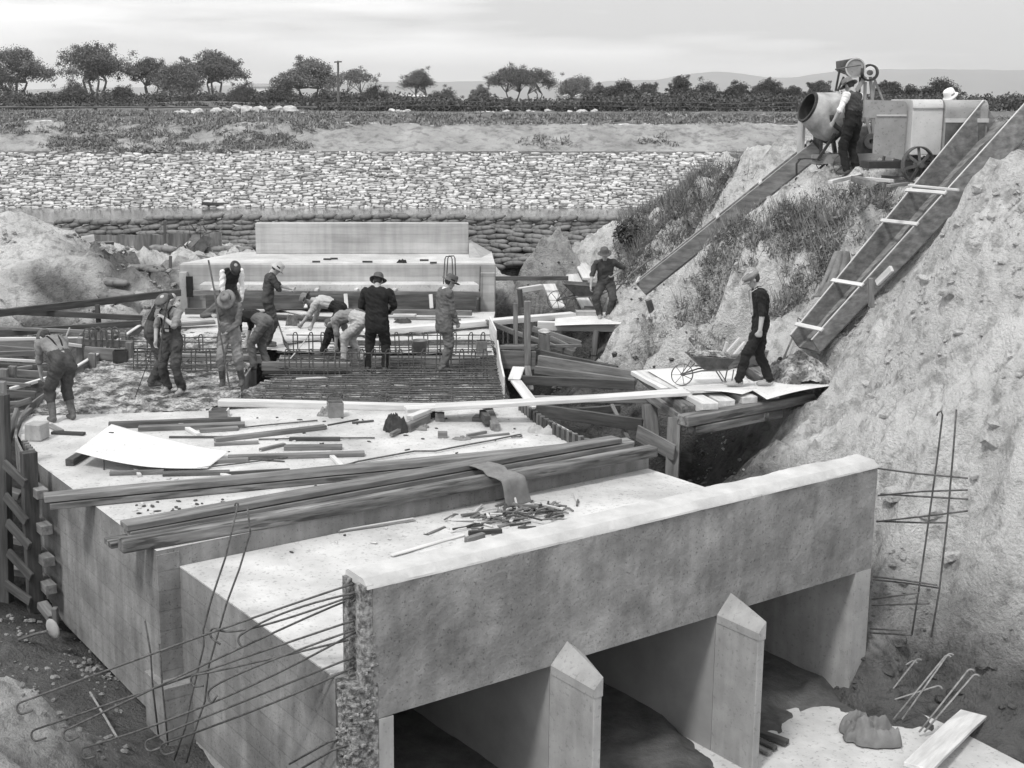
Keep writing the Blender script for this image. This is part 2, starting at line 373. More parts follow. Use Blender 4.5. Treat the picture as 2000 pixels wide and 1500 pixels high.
# grass bank behind the chute
cq((1560, 300, 29), (1450, 327, 29.5), (1400, 340, 31), (1360, 358, 32), (1290, 408, 35), (1230, 440, 34.5), (1200, 480, 33.8), (1150, 520, 33), (1330, 450, 30.5), (1250, 510, 30.5), (1215, 580, 30))
cw((6, 38, 1.9), (9, 40, 2.6), (13, 42, 3.0), (8, 36, 3.0), (12, 38, 3.5), (16, 42, 3.2))
cq((1075, 512, 34.3), (1125, 508, 34.3), (1040, 522, 34), (1020, 560, 33), (1080, 570, 32.2), (1180, 600, 31.4), (1240, 600, 30.2))
# face of the mound
cq((1400, 600, 23.8), (1500, 450, 24.6), (1600, 410, 24.2), (1480, 520, 24.1), (1600, 520, 23.2), (1350, 645, 23.7), (1290, 705, 23.4), (1380, 690, 22.9), (1560, 640, 22.4), (1480, 640, 22.9), (1450, 470, 24.9))
cz((1260, 760, -.2), (1240, 740, -.6))
# slope right of the big chute
cq((1700, 420, 22.6), (1760, 395, 23.2), (1870, 480, 18.6), (1800, 600, 19.2), (1700, 650, 20), (1640, 740, 20.3), (1700, 800, 18.9), (1850, 700, 17.9), (1960, 700, 17.0), (1960, 500, 18.0),
   (1850, 850, 16.7), (1750, 900, 17.2), (1640, 850, 18.5), (1560, 850, 19.2), (1500, 900, 18.9), (1800, 540, 20.6), (1960, 850, 15.9))
cw((8.8, 15.5, 1.9), (9.5, 18, 3.2), (9.5, 13, 1.0), (11, 20, 3.7), (11.5, 15, 2.8), (14, 15, 3.6), (10, 11, .6), (14, 10, 3.0), (7.2, 11.5, -1.9))
cz((1400, 900, -1.1), (1360, 925, -1.5), (1440, 880, -.7))
cq((1720, 1050, 16.3), (1850, 1050, 15.8), (1850, 1180, 15.9), (1960, 1050, 15.1), (1960, 1200, 15.0))
cz((1740, 1200, -1.3), (1760, 1290, -2.0), (1850, 1300, -1.9), (1860, 1400, -2.2), (1800, 1380, -2.25))
# bottom of the pit, right and under the culvert
for s, n in ((8.2, -1), (7.6, 1.5), (8.2, 3.5)): p = LC(s, n, -2.2); CP.append(tuple(p))
for s in (0, 2.2, 4.6, 7): 
    for n in (-3, -6): CP.append(tuple(LC(s, n, -2.45)))
    for n in (-.5, 2, 4): CP.append(tuple(LC(s, n, -2.5 if s < 7 else -2.35)))
cw((-3, 20, -2.4), (-1, 23, -2.2), (-4, 25, -2.0), (-1, 27, -1.8), (-3, 30, -1.4), (1, 20, -2.2))
# trench right of the deck
cz((1060, 640, -1.2), (1130, 700, -1.35), (1180, 680, -1.3), (1100, 800, -1.5), (1160, 740, -1.5), (1220, 830, -1.5), (1290, 870, -1.6), (1200, 660, -.8), (1010, 600, -.9), (1330, 860, -1.45), (1020, 700, -1.4))
cz((1200, 800, -1.4), (1320, 800, -1.2), (1400, 830, -.9))
# left: pit floor, near spoil heap
cz((150, 1350, -2.02), (60, 1260, -1.95), (230, 1440, -2.04), (100, 1420, -1.98), (20, 1180, -1.9), (200, 1330, -2.05), (20, 1020, -1.7), (20, 900, -1.5))
cz((300, 1480, -2.1), (-40, 1300, -1.9))
cq((0, 1345, 12.4), (40, 1400, 12.15), (80, 1450, 11.95), (110, 1485, 11.7), (0, 1440, 11.6), (40, 1500, 11.0), (-60, 1400, 11.4))
cw((-6, 10, -.6), (-3.6, 9.5, -1.3), (-2.8, 11.3, -2.0), (-8, 13, -1.2), (-9, 16, -1.2), (-10, 20, -.9), (-11, 11, .3))
# left trench beside the deck
cz((20, 740, -1.0), (60, 720, -.95), (110, 690, -.9), (20, 820, -1.3), (200, 640, -.45), (40, 660, -.5), (120, 650, -.4))
# left mound and the disturbed ground in front of the bags
cq((0, 420, 33.6), (60, 438, 33.3), (110, 465, 32.7), (150, 492, 32.4), (190, 520, 31.9), (194, 560, 31.7), (60, 475, 32.5), (0, 500, 32.1), (0, 455, 33.0))
cq((60, 515, 31.8), (120, 535, 31.7))
cz((60, 595, .25), (0, 600, .25), (130, 592, .22), (185, 592, .2), (215, 600, .1))
cz((40, 625, .0), (150, 628, -.05), (0, 630, .05), (250, 612, .0), (300, 620, -.1))
cw((-12, 34, 1.5), (-15, 33, 3.0), (-15, 31, 2.4), (-14, 26, .6), (-12.5, 23, -.3), (-15, 38, 1.6), (-13, 37, 1.0))
cq((210, 493, 35.5), (300, 499, 36), (420, 500, 36.5), (230, 530, 33.5), (300, 540, 33.2), (340, 560, 32.4), (250, 560, 32), (330, 500, 35.2), (480, 500, 36))
cw((-9.5, 38.5, .55), (-5, 38.5, .45), (0, 38.5, .3), (3, 37.5, .2), (0, 34, 0), (-4, 34, -.2), (-6.8, 32, .1), (2.2, 34, .0), (1.8, 36, .1))
cw((3.3, 35.5, .70), (4.3, 35.7, 1.1), (2.6, 34.6, .45))
cw((-14, 41.5, .3), (-8, 41.5, .3), (0, 41.5, .3), (6, 41.5, .5), (10, 43.5, .6), (-15, 44, .3), (0, 44, .2), (6, 44, .2), (14, 44.4, 1.0))
A2, B2 = Q(1985, 238, 22.9), Q(1579, 682, 21.0)
for t_ in (.12, .3, .5, .7, .9): q_ = A2+(B2-A2)*t_; CP.append((q_[0], q_[1], q_[2]-.30))
CPA = np.array(CP)
def _fit():
    XY = CPA[:, :2]; n = len(XY); D = np.sqrt(((XY[:, None]-XY[None])**2).sum(2)+.35)
    A = np.zeros((n+3, n+3)); A[:n, :n] = D + np.eye(n)*-.02; A[:n, n] = 1; A[:n, n+1:] = XY; A[n, :n] = 1; A[n+1:, :n] = XY.T
    return np.linalg.solve(A, np.concatenate([CPA[:, 2], np.zeros(3)]))
_W = _fit()
def base_z(X, Y):
    X = np.atleast_1d(np.asarray(X, float)); Y = np.atleast_1d(np.asarray(Y, float)); out = np.empty(len(X))
    for i in range(0, len(X), 20000):
        x = X[i:i+20000]; y = Y[i:i+20000]
        D = np.sqrt((x[:, None]-CPA[None, :, 0])**2+(y[:, None]-CPA[None, :, 1])**2+.35)
        out[i:i+20000] = D @ _W[:-3] + _W[-3] + _W[-2]*x + _W[-1]*y
    return out
def ground_z(X, Y):
    z = base_z(X, Y); X = np.atleast_1d(X); Y = np.atleast_1d(Y)
    rough = np.clip((z+2.1)/1.2, .25, 1)
    rough = rough*(1-.75*np.exp(-(((X+11)/2.8)**2+((Y-31.8)/2.6)**2)))
    z = z + rough*(fbm(X*.8, Y*.8, 3, 3)*.18 + fbm(X*2.3, Y*2.3, 11, 5, .66)*.27 - np.abs(fbm(X*1.6+7, Y*1.6, 15, 4, .6))*.22+.05)
    # runnels down the sandy slopes
    g_ = fbm(X*.5-Y*1.3+fbm(X*.7, Y*.7, 41, 3)*1.2, X*.30+Y*.12, 21, 4, .6); z = z + rough*np.clip(z+.8, 0, 1.2)*(.13-np.abs(g_)*.58)
    # lumps of spoil in front of the sandbags at the left
    lump = np.exp(-(((X+8.0)/1.7)**2+((Y-33.4)/1.6)**2)); z = z + lump*np.clip(fbm(X*1.7, Y*1.7, 5, 4, .65), -.2, .6)*.7
    dx, dy = B2[0]-A2[0], B2[1]-A2[1]; t = np.clip(((X-A2[0])*dx+(Y-A2[1])*dy)/(dx*dx+dy*dy), 0, 1.04); ds = np.hypot(X-A2[0]-t*dx, Y-A2[1]-t*dy)
    fl = A2[2]+(B2[2]-A2[2])*t-.14; w = np.clip((1.15-ds)/.4, 0, 1); z = z-w*np.maximum(0, z-fl)          # the bed of the big chute
    return np.clip(z, -2.6, 99)
def gz(x, y): return float(ground_z(np.array([x]), np.array([y]))[0])
def build_ground():
    xs = np.concatenate([np.linspace(-40, -16, 16)[:-1], np.arange(-16, 16.01, .1), np.linspace(16, 40, 16)[1:]])
    ys = np.concatenate([np.array([-30, -10, 0, 4, 7, 8.6]), np.arange(9.4, 45.2, .1)])
    GX, GY = np.meshgrid(xs, ys); cx = np.clip(GX, -16, 16); cy = np.clip(GY, 9.4, 45)
    Z = ground_z(cx.ravel(), cy.ravel()).reshape(GX.shape)
    v = np.stack([GX.ravel(), GY.ravel(), Z.ravel()], 1); nx, ny = len(xs), len(ys)
    sg = lambda t: 1/(1+np.exp(-np.clip(t, -30, 30)))
    x, y, z = v[:, 0], v[:, 1], v[:, 2]
    damp_shade = sg((z*-1-.05)*5)*sg((5.6-x)*2.5)*sg((y-18.2)*3)                       # bottom of the side trenches
    damp_shade = np.maximum(damp_shade, sg(-(z+.2)*4)*sg((5.0-x)*3)*sg((y-16.5)*3)*.8)
    damp_shade = np.maximum(damp_shade, .85*np.exp(-(((x+7.9)/1.9)**2+((y-33.2)/1.7)**2)))   # the turned over rubble
    damp_shade = np.maximum(damp_shade, .85*np.exp(-(((x+9.2)/1.3)**2+((y-31.35)/.5)**2)))  # dug face of the left mound: damp earth plus its shade, painted in
    damp_shade = np.maximum(damp_shade, .6*sg((3.9-x)*2)*sg((x-1.4)*3)*sg((y-29.5)*2)*sg((36-y)*2))
    i = np.arange(ny-1)[:, None]*nx+np.arange(nx-1)[None]; i = i.ravel()
    f = np.stack([i, i+1, i+nx+1, i+nx], 1)
    me = bpy.data.meshes.new('ground'); me.from_pydata(v.tolist(), [], f.tolist()); me.materials.append(M('sand')); at = me.attributes.new('damp_shade', 'FLOAT', 'POINT'); at.data.foreach_set('value', damp_shade.astype(np.float32))
    me.polygons.foreach_set('use_smooth', [True]*len(f)); o = bpy.data.objects.new('ground', me); COL.objects.link(o)
    tag(o, kind='structure')
build_ground()
def clods(n, xr, yr, poly=None, smin=.012, smax=.05, thr=0):
    n = int(n)
    X = xr[0]+(xr[1]-xr[0])*RNG.rand(n*3); Y = yr[0]+(yr[1]-yr[0])*RNG.rand(n*3); k = fbm(X*.7, Y*.7, 77, 4, .7) > thr; X, Y = X[k][:n], Y[k][:n]; Z = ground_z(X, Y); mb = MB()
    for x, y, z in zip(X, Y, Z):
        s = smin+(smax-smin)*RNG.rand()**3; mb.blob((x, y, z+s*.2), (s*1.2, s, s*.7), ax=(RNG.randn(), RNG.randn(), .3), n=5, m=4, noise=.6)
    return mb
mb = clods(2600, (4.5, 11), (14, 27), smax=.04)
c2 = clods(90, (5.2, 8.5), (13.5, 19.5), smin=.05, smax=.17, thr=-.3); mb.add(c2.v, c2.f)
tag(mb.build('sand_clods', 'sand'), 'small pale clods strewn over the sandy slope at the right', 'clods', kind='stuff')
mb = clods(1200, (-12, -5.5), (28, 38), smax=.09, thr=-.1)
c2 = clods(500, (-7, -3.2), (12, 17)); mb.add(c2.v, c2.f)
mb.build('clods', 'bank_soil'); mb = clods(1100, (1.3, 5), (18, 33), smax=.07, thr=-.2); tag(mb.build('mud_lumps', 'silt'), 'dark lumps of mud on the floor of the right trench', 'mud', kind='stuff')
tag(bpy.data.objects['clods'], 'loose clods of earth strewn over the excavated slopes', 'clods', kind='stuff')
# ---- canal water
MB().prism([(-70, 39.95), (70, 39.95), (70, 49.5), (-70, 49.5)], 0.0, 1.2).build('canal_water', 'stone_bed', org=(0, 0, 0))
wat = bpy.data.objects['canal_water']; tag(wat, kind='structure')
m, nt, N_, L_, b_ = nodes('water'); b_.inputs['Base Color'].default_value = (.12, .12, .12, 1); b_.inputs['Roughness'].default_value = .12
nn_ = N_.new('ShaderNodeTexNoise'); nn_.inputs['Scale'].default_value = 6; nn_.inputs['Detail'].default_value = 4
bb_ = N_.new('ShaderNodeBump'); bb_.inputs['Strength'].default_value = .25; bb_.inputs['Distance'].default_value = .02
L_.new(nn_.outputs[0], bb_.inputs['Height']); L_.new(bb_.outputs[0], b_.inputs['Normal'])
wat.data.materials.clear(); wat.data.materials.append(m)
# ---- far bank: toe at Y=48, pitched stone to 2.95, bare soil to 4.15, grass to 4.65, then the plain
PROF = [(46.0, .6), (48.0, 1.15), (51.75, 2.98), (52.2, 3.12), (54.9, 4.10), (57.3, 4.46), (61, 4.52), (70, 4.47), (110, 4.45), (200, 4.4), (500, 4.3), (2000, 4.0), (9000, 3)]
PX = np.array([p[0] for p in PROF]); PZ = np.array([p[1] for p in PROF])
def bank_z(X, Y):
    X = np.asarray(X, float); Y = np.asarray(Y, float)
    z = np.interp(Y, PX, PZ)
    z = z + np.exp(-((X+16)/8)**2)*np.exp(-((Y-90)/14)**2)*.62 + np.clip((Y-120)/80, 0, 1)*np.clip((-X-5)/30, 0, 1)*np.clip((400-Y)/200, 0, 1)*.45
    a = np.clip((Y-52)/1.0, 0, 1)*np.clip((70-Y)/10, 0, 1)
    return z + a*(fbm(X*.5, Y*.5, 31, 3)*.16+fbm(X*2, Y*2, 33, 4, .6)*.10) + np.clip(1-np.abs(Y-53.5)/1.5, 0, 1)*fbm(X*1.3, Y*.3, 41, 3)*.25
def strip(name, ys, xs, mt):
    GX, GY = np.meshgrid(xs, ys); Z = bank_z(GX.ravel(), GY.ravel())
    v = np.stack([GX.ravel(), GY.ravel(), Z], 1); nx = len(xs); i = (np.arange(len(ys)-1)[:, None]*nx+np.arange(nx-1)[None]).ravel()
    me = bpy.data.meshes.new(name); me.from_pydata(v.tolist(), [], np.stack([i, i+1, i+nx+1, i+nx], 1).tolist()); me.materials.append(M(mt))
    me.polygons.foreach_set('use_smooth', [True]*len(i)); o = bpy.data.objects.new(name, me); COL.objects.link(o); tag(o, kind='structure')
XB = np.concatenate([np.linspace(-90, -27, 20)[:-1], np.arange(-27, 27.01, .14), np.linspace(27, 90, 20)[1:]])
strip('bank_toe', np.concatenate([[46, 47, 48], np.arange(48.5, 52.0, .5), [52.1]]), np.linspace(-90, 90, 120), 'stone_bed')
strip('bank_slope', np.arange(52.1, 55.31, .12), XB, 'bank_soil')
strip('bank_top', np.concatenate([np.arange(55.3-.0, 66, .3), [68, 71, 75, 80, 90]]), XB, 'grass_soil')
strip('plain', np.array([90, 100, 115, 130, 150, 175, 200, 240, 300, 380, 500, 800, 1400, 2500, 5000, 9500.]), np.concatenate([np.linspace(-6000, -400, 8), np.linspace(-350, -110, 12), np.linspace(-100, 100, 120), np.linspace(110, 350, 12), np.linspace(400, 6000, 8)]), 'grass_soil')
for n_ in ('bank_toe', 'bank_slope', 'bank_top', 'plain'): bpy.data.objects[n_]['kind'] = 'structure'
# ---- hills
def hills(name, Y, pts, wide):
    mb = MB(); xs = np.linspace(-wide, wide, 160)
    px = np.array([p[0] for p in pts]); py = np.array([p[1] for p in pts]); rows = []
    for j, t in enumerate(np.linspace(0, 1, 10)):
        pix = CX+FPX*xs/Y; h = np.interp(pix, px, 4.95+(201-py)/2607*Y); h = h + fbm(xs/260, xs*0+j*.7, 51, 4)*18*t
        z = 3+(h-3)*sin(t*pi/2)*(1-.0*t)
        rows.append([(x, Y*(.84+.16*t)+fbm(np.array([x/400]), np.array([t*2]), 61, 3)[0]*200, max(zz, 2)) for x, zz in zip(xs, z)])
    rows.append([(x, y+900, 2) for x, y, z in rows[-1]])
    n = len(xs); mb.add([v for r in rows for v in r], [(j*n+i, j*n+i+1, (j+1)*n+i+1, (j+1)*n+i) for j in range(len(rows)-1) for i in range(n-1)])
    o = mb.build(name, 'hill', smooth=True, org=(0, 0, 0)); tag(o, kind='structure')
hills('hills', 6500, [(-900, 175), (0, 178), (480, 168), (560, 166), (740, 164), (800, 161), (900, 160), (960, 161), (1100, 161), (1160, 162), (1205, 158), (1280, 154), (1330, 148), (1380, 143), (1420, 146), (1480, 151), (1540, 152), (1600, 143), (1650, 139), (1720, 138), (1850, 137), (1900, 137), (2400, 150), (3200, 165)], 4500)
# ================================================================== STONE PITCHING, SANDBAGS, FAR BANK THINGS, TREES
def stone_faces(mb, c, ex, ey, ez, w, h, t):
    n = RNG.randint(6, 9); a0 = RNG.rand()*6; b = []; tp = []
    for k in range(n):
        a = 2*pi*k/n+a0+(RNG.rand()-.5)*.4; ca, sa = cos(a), sin(a); q = 1/max(abs(ca), abs(sa))**.55*(.82+.25*RNG.rand())
        p = ex*(ca*w/2*q)+ey*(sa*h/2*q); b.append(c+p-ez*.05); tp.append(c+p*.84+ez*t*(.7+.5*RNG.rand()))
    mb.add(b+tp+[c+ez*t*1.2], [(k, (k+1) % n, n+(k+1) % n, n+k) for k in range(n)]+[(n+k, n+(k+1) % n, 2*n) for k in range(n)])
b0 = np.array([0, 48.0, 1.13]); b1 = np.array([0, 51.8, 3.0]); bl = np.linalg.norm(b1-b0); ey = (b1-b0)/bl; ex = np.array([1., 0, 0]); ez = np.cross(ex, ey)
stones = []; r = -.1
while r < bl+.05:
    rh = .06+.10*RNG.rand(); x = -23.5+RNG.rand()*.3
    while x < 23.5:
        w = .10+.40*RNG.rand()**1.6
        if not (r > bl-.15 and RNG.rand() < .35):
            c = b0+ey*(r+rh/2+(RNG.rand()-.5)*.09+.16*fbm(x*.3, 0, 71, 2))+ex*(x+w/2)
            a = (RNG.rand()-.5)*.35; e1 = ex*cos(a)+ey*sin(a); e2 = -ex*sin(a)+ey*cos(a); tz = ez+ex*(RNG.rand()-.5)*.35+ey*(RNG.rand()-.5)*.35; tz /= np.linalg.norm(tz)
            stones.append((w*rh, c, e1, e2, tz, w*1.04, rh*1.18, .02+.07*RNG.rand()))
        x += w*.97
    r += rh*.93
stones.sort(key=lambda s: -s[0]*(abs(s[1][0]+1) < 16)*(1 if s[1][1] < 50.4 else .6))
for s in stones[:300]:
    mb = MB(); stone_faces(mb, *s[1:])
    tag(mb.build('pitching_stone', 'stone'), 'pale flat stone laid in the stone pitching of the far canal bank', 'stone', 'stones pitched on the far canal bank')
mb = MB()
for s in stones[300:]: stone_faces(mb, *s[1:])
tag(mb.build('pitching_stones', 'stone'), 'smaller pale stones filling the stone pitching of the far canal bank', 'stones', kind='stuff')

# ---- sandbags
def bag_mesh(k):
    mb = MB(); n, m_ = 12, 9; L, W, H = .66+.08*RNG.rand(), .36, .178
    vs = []; sg = RNG.rand()*2-1
    for i in range(m_+1):
        t = -1+2*i/m_; e = max(1-abs(t)**3.2, .03)**.5
        for j in range(n):
            a = 2*pi*j/n; ca, sa = cos(a), sin(a)
            y = W/2*e*np.sign(ca)*abs(ca)**.8; z = H/2*e*np.sign(sa)*abs(sa)**.85
            vs.append((t*L/2, y*(1+.12*(RNG.rand()-.5)), z*(1+.2*(RNG.rand()-.5))+sg*.018*(1-t*t)+(.012 if abs(t) > .9 else 0)))
    fs = [(i*n+j, i*n+(j+1) % n, (i+1)*n+(j+1) % n, (i+1)*n+j) for i in range(m_) for j in range(n)]
    fs += [tuple(range(n))[::-1], tuple(range(m_*n, m_*n+n))]
    mb.add(vs, fs); o = mb.build('sandbag', 'bag', smooth=True, org=(0, 0, 0)); return o
bag_src = [bag_mesh(k) for k in range(6)]
used = [False]*6; nbag = 0; spare = MB()
def place_bag(p, rz, ry, rx=0, label='grey filled sandbag in the stacked cofferdam wall beside the canal', group='sandbags of the cofferdam wall', cat='sandbag', s=1):
    global nbag
    k = RNG.randint(6)
    if used[k]: o = bag_src[k].copy(); COL.objects.link(o)
    else: o = bag_src[k]; used[k] = True
    o.location = V(p); o.rotation_euler = (rx, ry, rz); o.scale = (s, s, s); tag(o, label, cat, group); nbag += 1
rows = 11; bags = []
for j in range(rows):
    x = -12.6+(.25 if j % 2 else 0)
    while x < 6.9:
        top = 1.63 if x > -8.9 else 1.50
        if x < -11.5: top -= .1
        z = top-.085-j*.136+.05*fbm(x*.8, j*.3, 81, 2)*2+(RNG.rand()-.5)*.03; y = 39.80-j*.075-(.10 if j == 0 else 0)+(.05*RNG.rand())
        px_, py_ = prj((x, y, z))
        hid = (512 < px_ < 905 and py_ > 440) or (py_ > 500 and px_ < 960) or (190 < px_ < 425 and py_ > 462) or (px_ < 190 and py_ > 462)
        if not hid: bags.append((x, y, z, j))
        x += .52+.10*RNG.rand()
for x, y, z, j in bags[:290]:
    tilt = (-.24+.22*RNG.rand() if j < 3 else (RNG.rand()-.5)*.34)
    place_bag((x, y, z), (RNG.rand()-.5)*.35, tilt+.04, (RNG.rand()-.5)*.2)
# a lower stack left of the weir and a few thrown bags
for j in range(4):
    for i in range(4 if j else 3):
        place_bag(Q(418+i*26+j*3, 487+j*9, 36.7-j*.1), (RNG.rand()-.5)*.3, (RNG.rand()-.5)*.2, 0, 'grey sandbag in the low stack left of the upper weir wall', 'sandbags left of the upper weir wall')
for (x, y, d, rz, lb) in [(318, 490, 35.6, .3, 'pale sandbag lying alone in front of the plank screen'), (330, 523, 33.5, .5, 'dark sandbag half sunk in the rubble below the plank screen'), (215, 574, 31.2, .1, 'dark sandbag above the long sloping rails at the left'), (238, 570, 31.4, -.3, 'second dark sandbag beside the sloping rails at the left'), (225, 553, 32, .2, 'round sandbag in the rubble above the sloping rails'), (300, 528, 33.2, -.4, 'sandbag on the rubble heap right of the cut mound'), (270, 520, 33.6, .6, 'topmost sandbag on the rubble heap right of the cut mound')]:
    p = Q(x, y, d); p[2] = max(gz(p[0], p[1])+.06, p[2]-.05); place_bag(p, rz, .1, .1, lb, None)
# ---- plank screen in front of the bags
t = thing('plank_screen', P(315, 478, .6), 'low grey screen of upright boards in front of the sandbag wall', 'screen')
mb = MB(); x = -8.95
a, b = Q(185, 462, 37.4), Q(433, 458, 37.0)
for i in range(22):
    q = a+(b-a)*(i+.5)/22; mb.beam(q+[0, 0, -.42], q+[0, 0, .02+.03*RNG.rand()], .165, .03, up=(0, 1, .02), jit=.006)
mb.build('boards', 'wood_mid', t)
MB().beam(Q(322, 432, 37), Q(322, 484, 37), .07, .07).build('post', 'wood_dark', t)

# ---- things on the far bank
def bankp(px, d, dz=0): p = Q(px, 300, d); return np.array([p[0], d, float(bank_z(np.array([p[0]]), np.array([d]))[0])+dz])
t = thing('rail_fence', bankp(300, 60), 'low single rail fence with stub posts along the top of the far bank', 'fence')
for x in (-60, 88, 190, 290, 445, 600): 
    p = bankp(x, 60); MB().beam(p-[0, 0, .2], [p[0], 60, 4.74], .16, .16, jit=.02).build('post', 'wood_mid', t)
MB().tube([np.array([Q(x, 211, 60)[0], 59.9, 4.77+.01*sin(x)]) for x in range(-60, 621, 40)], .045, 6).build('rail', 'wood_mid', t)
t = thing('wire_fence', bankp(1200, 64), 'thin wire fence with small posts along the bank edge before the dark hedge', 'fence')
for x in range(640, 2000, 76): p = bankp(x, 64); MB().beam(p-[0, 0, .2], p+[0, 0, .55], .07, .07).build('post', 'wood_dark', t)
for h in (.3, .5): MB().tube([bankp(x, 64, h) for x in range(640, 1990, 54)], .012, 4).build('wire', 'iron', t)
def rock(c, s, name='rubble_stone', m='rubble', flat=.6):
    mb = MB(); mb.blob(c, (s*(.8+.5*RNG.rand()), s*(.7+.4*RNG.rand()), s*flat), ax=(cos(RNG.rand()*6), sin(RNG.rand()*6), .3*(RNG.rand()-.5)), n=7, m=5, noise=.55); return mb.build(name, m)
for i in range(58):
    u = RNG.rand(); x = 345+250*(u if i < 20 else .45+.55*u); d = 58.6+1.2*RNG.rand()
    c = bankp(x, d, .05+(.22*RNG.rand() if 460 < x < 580 else 0)); tag(rock(c, .14+.14*RNG.rand(), flat=.7), 'pale lump of stone in the rubble heap under the rail fence', 'stone', 'stones of the rubble heap under the rail fence')
for i in range(26):
    x = random.choice([760, 930, 960, 1030, 1110, 1130])+40*RNG.rand(); tag(rock(bankp(x, 61.5, .05), .09+.10*RNG.rand()), 'small pale stone on the far bank edge below the hedge', 'stone', 'small stones along the far bank edge')
for x1, y1, x2, y2, lb in [(577, 268, 628, 270, 'upper dark board lying on the bare far bank'), (595, 279, 628, 281, 'lower dark board lying on the bare far bank'), (395, 397, 437, 399, 'dark board at the foot of the stone pitching'), (905, 243, 930, 237, 'pale stick lying on the far bank grass')]:
    d = 54.4 if y1 > 250 and y1 < 300 else (48.2 if y1 > 390 else 56.3); tag(MB().beam(Q(x1, y1, d), Q(x2, y2, d), .14, .1).build('board', 'wood_pale' if 'pale' in lb else 'wood_dark'), lb, 'board')
tag(MB().beam(Q(538, 267, 54.5), Q(539, 252, 54.6), .2, .2, jit=.03).build('stump', 'wood_dark'), 'short dark stump on the far bank slope', 'stump')
tag(MB().tube([Q(717, 347, 50.2), Q(726, 342, 50.2), Q(740, 345, 50.2), Q(755, 346, 50.2), Q(770, 344, 50.2)], .05, 6).build('branch', 'wood_dark'), 'bent dark branch lying on the stone pitching', 'branch')

# ---- pole, buildings
t = thing('utility_pole', (Q(661, 200, 150)[0], 150, 4.2), 'tall dark wooden utility pole with a short crossarm behind the far bank', 'pole')
xp = Q(661, 200, 150)[0]; MB().tube([(xp, 150, 4.2), (xp+.02, 150, 9.6)], [.17, .11], 8).build('pole', 'bark', t); MB().beam((xp-.4, 149.85, 9.45), (xp+.45, 149.85, 9.5), .16, .16).build('crossarm', 'bark', t)
def shed(px, y0, y1, w, d, lb, roofh=.45, rm='roof', win=False):
    c = Q(px, y1, d); zt = Q(px, y0, d)[2]; W = w/2607*d; h = zt-c[2]; D = W*.8
    t = thing('shed', (c[0], d, c[2]-2), lb, 'building'); z1 = c[2]+h*(1-roofh)
    MB().prism([(c[0]-W/2, d), (c[0]+W/2, d), (c[0]+W/2, d+D), (c[0]-W/2, d+D)], c[2]-2, z1).build('wall', 'white_paint', t)
    e = W*.06; MB().add([(c[0]-W/2-e, d-e, z1+.02), (c[0]+W/2+e, d-e, z1+.02), (c[0]+W/2+e, d+D+e, z1+.02), (c[0]-W/2-e, d+D+e, z1+.02), (c[0]-W/2-e, d+D/2, zt), (c[0]+W/2+e, d+D/2, zt)],
        [(0, 1, 5, 4), (2, 3, 4, 5), (1, 2, 5), (3, 0, 4), (3, 2, 1, 0)]).build('roof', rm, t)
    if win: MB().beam((c[0]+W*.1, d-.03, c[2]), (c[0]+W*.25, d-.03, c[2]), .06, h*.4).build('window', 'dark_glass', t)
shed(1119, 182, 195, 33, 290, 'small white shed with a pale roof above the dark hedge', win=True)
shed(805, 185, 193, 60, 330, 'long low white roofed building half hidden by the hedge', rm='roof')
shed(516, 163, 178, 44, 330, 'grey roofed house between the trees left of the utility pole', rm='paint_grey')

